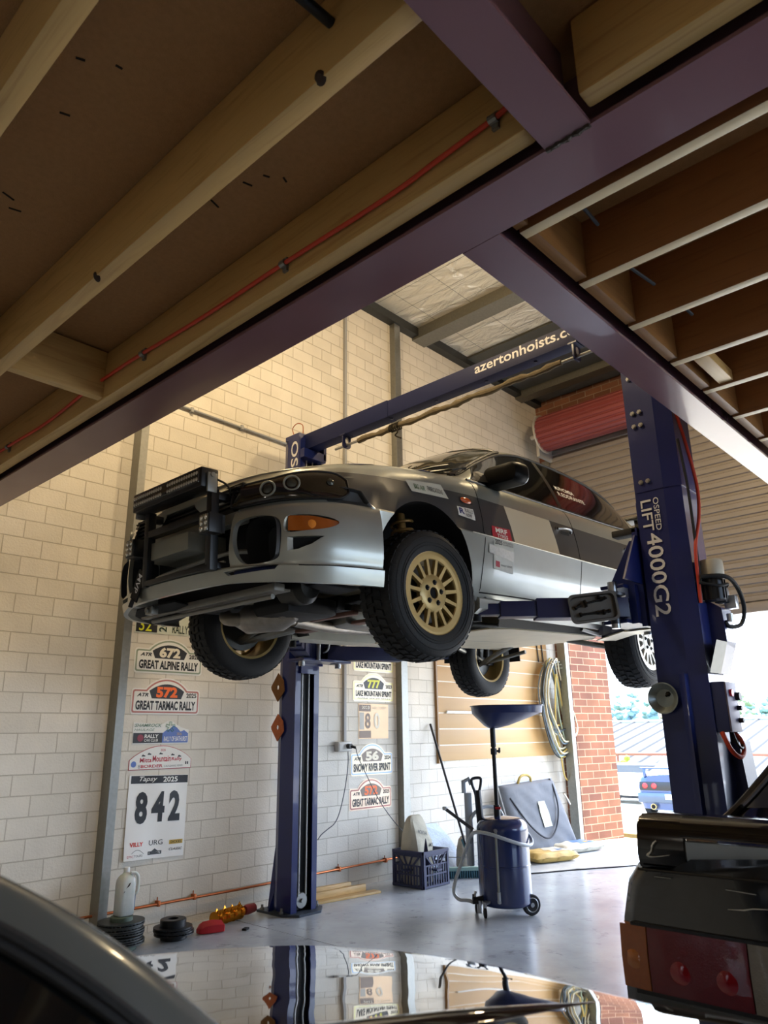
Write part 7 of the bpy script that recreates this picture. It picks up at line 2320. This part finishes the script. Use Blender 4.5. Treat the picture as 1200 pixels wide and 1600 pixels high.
# boot edge line, scratches, rear screen and pillar
mb = MB(); mb.tube([(1.876, SY+.74, .898), (1.8765, SY, .902), (1.876, SY-.74, .898)], .003, 6); mb.build('boot_gap', M_seam, SD)
M_scr = mat('scratch_white', '#b9b9b2', 0.6, 0, 80, 0.2)
mb = MB()
for pth in ([(1.881, SY+.69, .965), (1.881, SY+.70, .955), (1.881, SY+.705, .94), (1.881, SY+.715, .93), (1.881, SY+.70, .928), (1.881, SY+.66, .935)],):
    mb.tube(smoothpath(pth, 4), [.0022, .001, .0018, .002, .0014, .0024, .001, .0016, .002, .0022, .0026, .003, .0028, .002, .0018, .0016, .001, .0008, .0008, .0006, .0005][:len(smoothpath(pth, 4))], 5)
mb.build('paint_scratch', M_scr, SD)
mb = MB()
mb.tube([(1.871, SY+.535, .835), (1.871, SY+.50, .838), (1.871, SY+.48, .843), (1.871, SY+.43, .847)], [.0006, .0018, .0014, .0006], 5)
mb.build('paint_scratch', M_scr, SD)
mb = MB()
mb.tube([(1.874, SY+.535, .875), (1.874, SY+.47, .872)], .0008, 4)
mb.tube([(1.874, SY+.70, .885), (1.874, SY+.66, .885)], .0006, 4)
mb.build('paint_scratch', M_scr, SD)
def scrn(a, c):
    x = 2.42+(3.10-2.42)*c
    return Vector((x-.006, SY+(srv(x)-.045)*a, srz(x)+.034+.028*(1-abs(a))+.004))
mb = MB(); mb.grid(scrn, [-1+i/8 for i in range(17)], [i/10 for i in range(11)]); mb.build('rear_screen', mat('sedan_glass', '#23282a', 0.12, 0, 6, 0.3, coat=0.4), SD, smooth=60)
mb = MB(); mb.tube([Vector((2.36+.75*i/12, SY+srv(2.36+.75*i/12)+.012, srz(2.36+.75*i/12)+.008)) for i in range(13)], .014, 8); mb.tube([scrn(1, i/10)+Vector((0, .012, .003)) for i in range(11)], .007, 6); mb.build('pillar_trim', M_trim, SD)
for x in (2.55, 5.2):
    for s in (1, -1):
        mb = MB(); mb.lathe([(0, -.1), (.24, -.1), (.30, -.07), (.30, .07), (.24, .1), (0, .1)], (x, SY+s*.74, .30), (0, 1, 0), 36); mb.build('wheel', M_rubber, SD)
# ================================================================ outdoors
M_drive = mat('driveway_concrete', '#b5ae9c', 0.85, 0, 1.2, 0.08, 0.1, 30)
mb = MB()
xs_ = [8.5, 9.3, 17.0, 24.5]
zs_ = [-.01, -.03, -.62, -.66]
G = [[mb.V((x, y, z)) for y in (-25, 30)] for x, z in zip(xs_, zs_)]
for i in range(3): mb.face((G[i][0], G[i+1][0], G[i+1][1], G[i][1]))
tag(mb.build('driveway', M_drive, smooth=0), 'sunlit pale concrete driveway outside the roller door', 'driveway', kind='structure')
mb = MB(); mb.bx(-40, 8.5, -60, -3.4, -.1, -.02)  # ground added outside the fill opening, kept dark to cut bounce
tag(mb.build('apron', mat('dim_apron', '#55544f', 0.9, 0, 8, 0.15), smooth=0), 'unseen ground outside the added side opening, darkened to cut bounce', 'ground', kind='structure')
mb = MB(); mb.bx(24.5, 400, -200, 260, -2.5, -2.4)
tag(mb.build('ground', mat('far_ground', '#8d9478', 0.9, 0, .1, 0.2), smooth=0), 'low ground beyond the driveway', 'ground', kind='structure')
mb = MB(); mb.bx(24.3, 24.5, -25, 30, -2.5, -.66)
tag(mb.build('retaining_wall', mat('retaining_grey', '#8f8d88', 0.8), smooth=0), 'retaining wall at the edge of the driveway', 'wall', kind='structure')
# kerb stone by the door
mb = MB(); mb.rings([[Vector((9.35+.0*k, 4.62-.12*k, -.02)) + Vector((px*s, 0, pz*s)) for px, pz in ((-.06, -.02), (.06, -.02), (.05, .035), (-.05, .035))] for k, s in ((0, .4), (.3, 1), (2.4, 1), (2.8, .3))], True)
tag(mb.build('timber_sleeper', mat('weathered_log', '#8c8058', 0.9, 0, 20, 0.3)), 'weathered log lying just outside the brick pier', 'log')
# railing
t = thing('pipe_railing', (23.6, 8, -.66), 'rusty pipe railing at the far edge of the driveway', 'railing')
mb = MB(); mb.cyl((23.6, -10, .56), (23.6, 25, .56), .05, n=10); mb.build('top_rail', mat('rust_rail', '#8a5a48', 0.7, 0.2), t)
for y in (-2, 2, 5, 8.1, 11.5, 15):
    mb = MB(); mb.cyl((23.6, y, -.66), (23.6, y, .56), .04, n=8); mb.build('rail_post', mat('rust_rail', '#8a5a48', 0.7, 0.2), t)
# warehouse roof
WH = thing('warehouse', (34, 8, -2.4), 'long warehouse with a pale corrugated iron roof below the trees', 'building')
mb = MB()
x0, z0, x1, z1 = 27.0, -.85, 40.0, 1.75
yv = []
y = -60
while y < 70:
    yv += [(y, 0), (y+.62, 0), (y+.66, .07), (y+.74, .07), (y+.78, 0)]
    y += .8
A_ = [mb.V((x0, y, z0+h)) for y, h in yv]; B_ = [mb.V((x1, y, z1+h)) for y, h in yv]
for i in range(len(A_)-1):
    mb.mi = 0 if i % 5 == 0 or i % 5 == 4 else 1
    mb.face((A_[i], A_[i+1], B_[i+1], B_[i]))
mb.build('roof', [mat('iron_roof', '#5c6163', 0.5, 0.25, 0.5, 0.08), mat('roof_rib_shade', '#24282a', 0.6, 0.1)], WH, smooth=0)  # rib shading is put into the darker second colour
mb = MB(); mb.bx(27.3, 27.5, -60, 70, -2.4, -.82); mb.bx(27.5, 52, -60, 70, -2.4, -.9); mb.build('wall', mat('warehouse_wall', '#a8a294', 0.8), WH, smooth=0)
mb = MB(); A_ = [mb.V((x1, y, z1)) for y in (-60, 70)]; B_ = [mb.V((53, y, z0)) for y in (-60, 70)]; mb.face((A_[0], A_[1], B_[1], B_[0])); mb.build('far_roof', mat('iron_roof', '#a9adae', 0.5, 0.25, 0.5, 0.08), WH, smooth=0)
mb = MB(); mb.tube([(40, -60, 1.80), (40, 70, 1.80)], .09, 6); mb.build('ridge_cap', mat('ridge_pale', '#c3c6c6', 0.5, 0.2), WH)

# trees ------------------------------------------------------------------------------
def leafmat(name, c1, c2, sc):
    m, nt, b = newmat(name)
    tc = nd(nt, 'ShaderNodeTexCoord'); n = nd(nt, 'ShaderNodeTexNoise'); n.inputs['Scale'].default_value = sc; n.inputs['Detail'].default_value = 6
    mx = nd(nt, 'ShaderNodeMixRGB'); mx.inputs[1].default_value = hexc(c1); mx.inputs[2].default_value = hexc(c2)
    nt.links.new(tc.outputs['Object'], n.inputs['Vector']); nt.links.new(n.outputs[0], mx.inputs[0]); nt.links.new(mx.outputs[0], b.inputs['Base Color'])
    b.inputs['Roughness'].default_value = 0.9
    return m
M_leaf = [leafmat('hazy_eucalypt_leaves', '#566e66', '#7d9488', .8), leafmat('hazy_olive_leaves', '#6f8060', '#94a07c', .8), leafmat('hazy_blue_leaves', '#587078', '#7f979a', .8), leafmat('hazy_russet_leaves', '#8a755c', '#a08c70', .8)]  # distance haze is mixed into these leaf colours
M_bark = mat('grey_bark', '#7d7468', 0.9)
rng = random.Random(11)
def clump(mb, c, r, sub=2, jit=.22, squash=.8):
    res = bmesh.ops.create_icosphere(mb.bm, subdivisions=sub, radius=r)
    for v in res['verts']:
        k = 1+rng.uniform(-jit, jit)
        v.co = Vector((v.co.x*k, v.co.y*k, v.co.z*k*squash))+Vector(c)
def tree(x, y, z, h, wd, mi, label, group, n=9, trunk=True):
    t = thing('tree', (x, y, z), label, 'tree', group)
    mb = MB()
    for k in range(n):
        a = rng.uniform(0, 2*PI); q = rng.uniform(0, .42)*wd
        zz = z+h*(.12+.75*rng.random())
        clump(mb, (x+q*math.cos(a), y+q*math.sin(a), zz), wd*(.20+.14*rng.random())*(1.15-.5*(zz-z)/h))
    mb.build('crown', M_leaf[mi], t, smooth=0)
    mb = MB(); mb.cyl((x, y, z-.5), (x, y, z+h*.6), wd*.04, wd*.02, n=7); mb.build('trunk', M_bark, t)
    return t
lbls = ['hazy blue green gum tree on the far hill beyond the warehouse roof', 'pale olive tree on the far hill beyond the warehouse roof', 'hazy bluish tree on the far hill beyond the warehouse roof', 'russet tinged tree on the far hill beyond the warehouse roof']
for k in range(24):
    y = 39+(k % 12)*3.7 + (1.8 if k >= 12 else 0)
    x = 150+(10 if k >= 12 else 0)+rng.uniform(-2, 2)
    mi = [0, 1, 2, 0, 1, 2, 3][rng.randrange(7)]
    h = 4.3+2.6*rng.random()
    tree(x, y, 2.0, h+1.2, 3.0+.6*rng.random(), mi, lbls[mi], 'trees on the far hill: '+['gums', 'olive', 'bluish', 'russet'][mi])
mb = MB()
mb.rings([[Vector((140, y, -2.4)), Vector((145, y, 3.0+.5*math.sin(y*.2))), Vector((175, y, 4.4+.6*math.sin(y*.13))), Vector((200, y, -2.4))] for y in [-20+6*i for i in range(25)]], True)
tag(mb.build('hill', leafmat('hazy_hill_bush', '#5d7068', '#768878', .25), smooth=0), 'hazy bush covered hill behind the warehouse', 'hill', kind='structure')  # hill colour carries the painted haze too
# yellow green shrub beyond the wall
def shrub(x, y, z, r, label, mi, n=60):
    mb = MB()
    for k in range(n):
        a = rng.uniform(0, 2*PI); e = rng.uniform(-.3, 1.4); q = r*rng.random()**.5
        c = Vector((x+q*math.cos(a), y+1.4*q*math.sin(a), z+r*.9*abs(math.sin(e))*rng.random()+.1))
        clump(mb, c, r*.13, 1, .4)
    return tag(mb.build('shrub', mi, smooth=0), label, 'shrub')
M_yg = leafmat('yellow_green_leaves', '#6f7a20', '#98a040', 3); M_gg = leafmat('grey_green_leaves', '#5a6a3a', '#7d8a58', 3)
shrub(23.0, 12.1, -.15, .95, 'yellow green shrub by the railing, nearest the brick pier', M_yg)
shrub(23.1, 10.0, -.45, .6, 'grey green shrub between the white tank and the blue car', M_gg)
# trailer with white tank
t = thing('box_trailer', (20.3, 9.5, -.64), 'grey box trailer carrying a white tank, parked outside by the brick pier', 'trailer')
TX, TY = 20.6, 9.45
mb = MB(); mb.bx(TX-.2, TX+1.3, TY-.85, TY+1.15, -.2, .36, .03); mb.build('trailer_body', mat('trailer_grey', '#4f5254', 0.6, 0.1, 3, 0.15), t)
mb = MB(); mb.bx(TX-.5, TX-.15, TY-.25, TY+1.1, -.42, .16, .05); mb.build('white_tank', mat('tank_white', '#f1efe8', 0.4), t)
mb = MB()
for yy in (TY-.7, TY+.9):
    mb.lathe([(0, -.09), (.24, -.09), (.29, -.05), (.29, .05), (.24, .09), (0, .09)], (TX+.3, yy, -.36), (0, 1, 0), 24)
mb.beam((TX-.45, TY-.6, -.46), (TX-.45, TY+1.1, -.46), .08, .06); mb.build('trailer_wheel', M_rubber, t)

# blue sports car ---------------------------------------------------------------------
SG = -.62
SC_ = thing('blue_sports_car', (16.85, 6.98, SG), 'blue sports coupe with round red tail lamps and a rear wing, parked outside', 'car', rot=(0, 0, rad(6)))
M_sb_ = mat('sports_blue', '#1c3a68', 0.18, 0.25, 6, 0.06, coat=0.8)
plw = pch({0: .66, .05: .76, .15: .82, .5: .86, 1.0: .88, 3.6: .87, 4.2: .80, 4.5: .62})
blt = pch({0: .84, .1: .88, .6: .90, 1.0: .90, 2.6: .86, 3.4: .80, 4.2: .66, 4.5: .56})
rvv = pch({0: .55, .55: .70, .8: .66, 1.35: .56, 2.2: .54, 2.9: .66, 3.3: .6, 4.5: .4})
rzz_ = pch({0: .88, .55: .95, .75: 1.0, 1.4: 1.26, 2.1: 1.29, 2.85: .93, 3.3: .86, 4.5: .60})
mb = MB(); rings = []
for x in [0, .015, .04, .08]+[.15+.1*i for i in range(43)]+[4.5]:
    p_, b_, rv, rz = plw(x), blt(x), rvv(x), rzz_(x)
    h_ = [(0, .2), (p_*.7, .2), (p_-.06, .22), (p_-.02, .36), (p_, .56), (p_-.01, .70), (p_-.04, b_-.05), (p_-.08, b_), (rv+(p_-.1-rv)*.5, (b_+rz)/2+.01), (rv, rz), (rv-.06, rz+.03), (rv*.5, rz+.05), (0, rz+.055)]
    rings.append([Vector((x, v, z)) for v, z in h_]+[Vector((x, -v, z)) for v, z in h_[-2:0:-1]])
mb.rings(rings, True); mb.build('body', M_sb_, SC_, local=True, smooth=35)
mb = MB(); mb.bx(-.012, .03, -.74, .74, .60, .78, .01); mb.build('rear_panel', mat('rear_panel_black', '#14161a', 0.3), SC_, local=True)
for s in (1, -1):
    for y in (.62, .42):
        mb = MB(); mb.lathe([(0, .02), (.05, .018), (.062, .005), (.062, -.02), (0, -.02)], (-.014, s*y, .695), (-1, 0, 0), 24); mb.build('round_tail_lamp', mat('round_red', '#a01018', 0.15, 0, 40, 0.1, coat=0.5), SC_, local=True)
    mb = MB(); mb.bx(.02, .25, s*.62-.03, s*.62+.03, .88, 1.06, .01); mb.build('wing_support', M_sb_, SC_, local=True)
    for x in (.78, 3.4):
        mb = MB(); mb.lathe([(0, -.1), (.26, -.1), (.32, -.06), (.32, .06), (.26, .1), (0, .1)], (x, s*.78, .32), (0, 1, 0), 28); wq = mb.build('wheel', M_rubber, SC_, local=True)
        mb = MB(); mb.lathe([(0, .105), (.06, .105), (.21, .09), (.22, .10), (.22, -.10), (0, -.10)], (x, s*.78, .32), (0, s, 0), 28); mb.build('rim', M_steel, wq, local=True)
mb = MB(); mb.bx(-.02, .30, -.70, .70, 1.05, 1.085, .012); mb.build('rear_wing', M_sb_, SC_, local=True)
mb = MB(); mb.bx(-.045, .12, -.80, .80, .34, .56, .04); mb.build('rear_bumper', mat('bumper_pale_blue', '#3a4a60', 0.2, 0.4, 6, 0.1, coat=0.6), SC_, local=True)
mb = MB(); mb.bx(-.055, -.04, -.19, .19, .42, .53, .004); mb.build('number_plate', mat('plate_cream', '#d8d0b8', 0.5), SC_, local=True)
mb = MB(); mb.lathe([(.048, 0), (.06, 0), (.062, .16), (.055, .4), (.048, .4)], (-.10, .45, .27), (1, 0, 0), 24, cap=False, closed=True); mb.build('exhaust_tip', mat('exhaust_gold', '#b9a06a', 0.25, 0.85), SC_, local=True)
mb = MB(); mb.lathe([(0, .02), (.048, .02)], (-.10, .45, .27), (1, 0, 0), 20, cap=False); mb.build('exhaust_bore', M_dark, SC_, local=True)
mb = MB()
mb.grid(lambda a, c: Vector((.62+.68*c-.004, (rvv(.62+.68*c)-.08)*a, rzz_(.62+.68*c)+.055)), [-1, -.5, 0, .5, 1], [i/6 for i in range(7)]); mb.build('rear_screen', mat('blue_glass', '#26343f', 0.08, 0, 5, 0.1, coat=0.4), SC_, local=True)
for s in (1, -1):
    mb = MB()
    mb.grid(lambda a, c: Vector((.95+1.6*a, s*((plw(.95+1.6*a)-.085)*(1-c)+(rvv(.95+1.6*a)+.01)*c+.012), (blt(.95+1.6*a)+.01)*(1-c)+(rzz_(.95+1.6*a)-.03)*c)), [i/10 for i in range(11)], [i/5 for i in range(6)])
    mb.build('side_window', mat('blue_glass', '#26343f', 0.08, 0, 5, 0.1, coat=0.4), SC_, local=True)
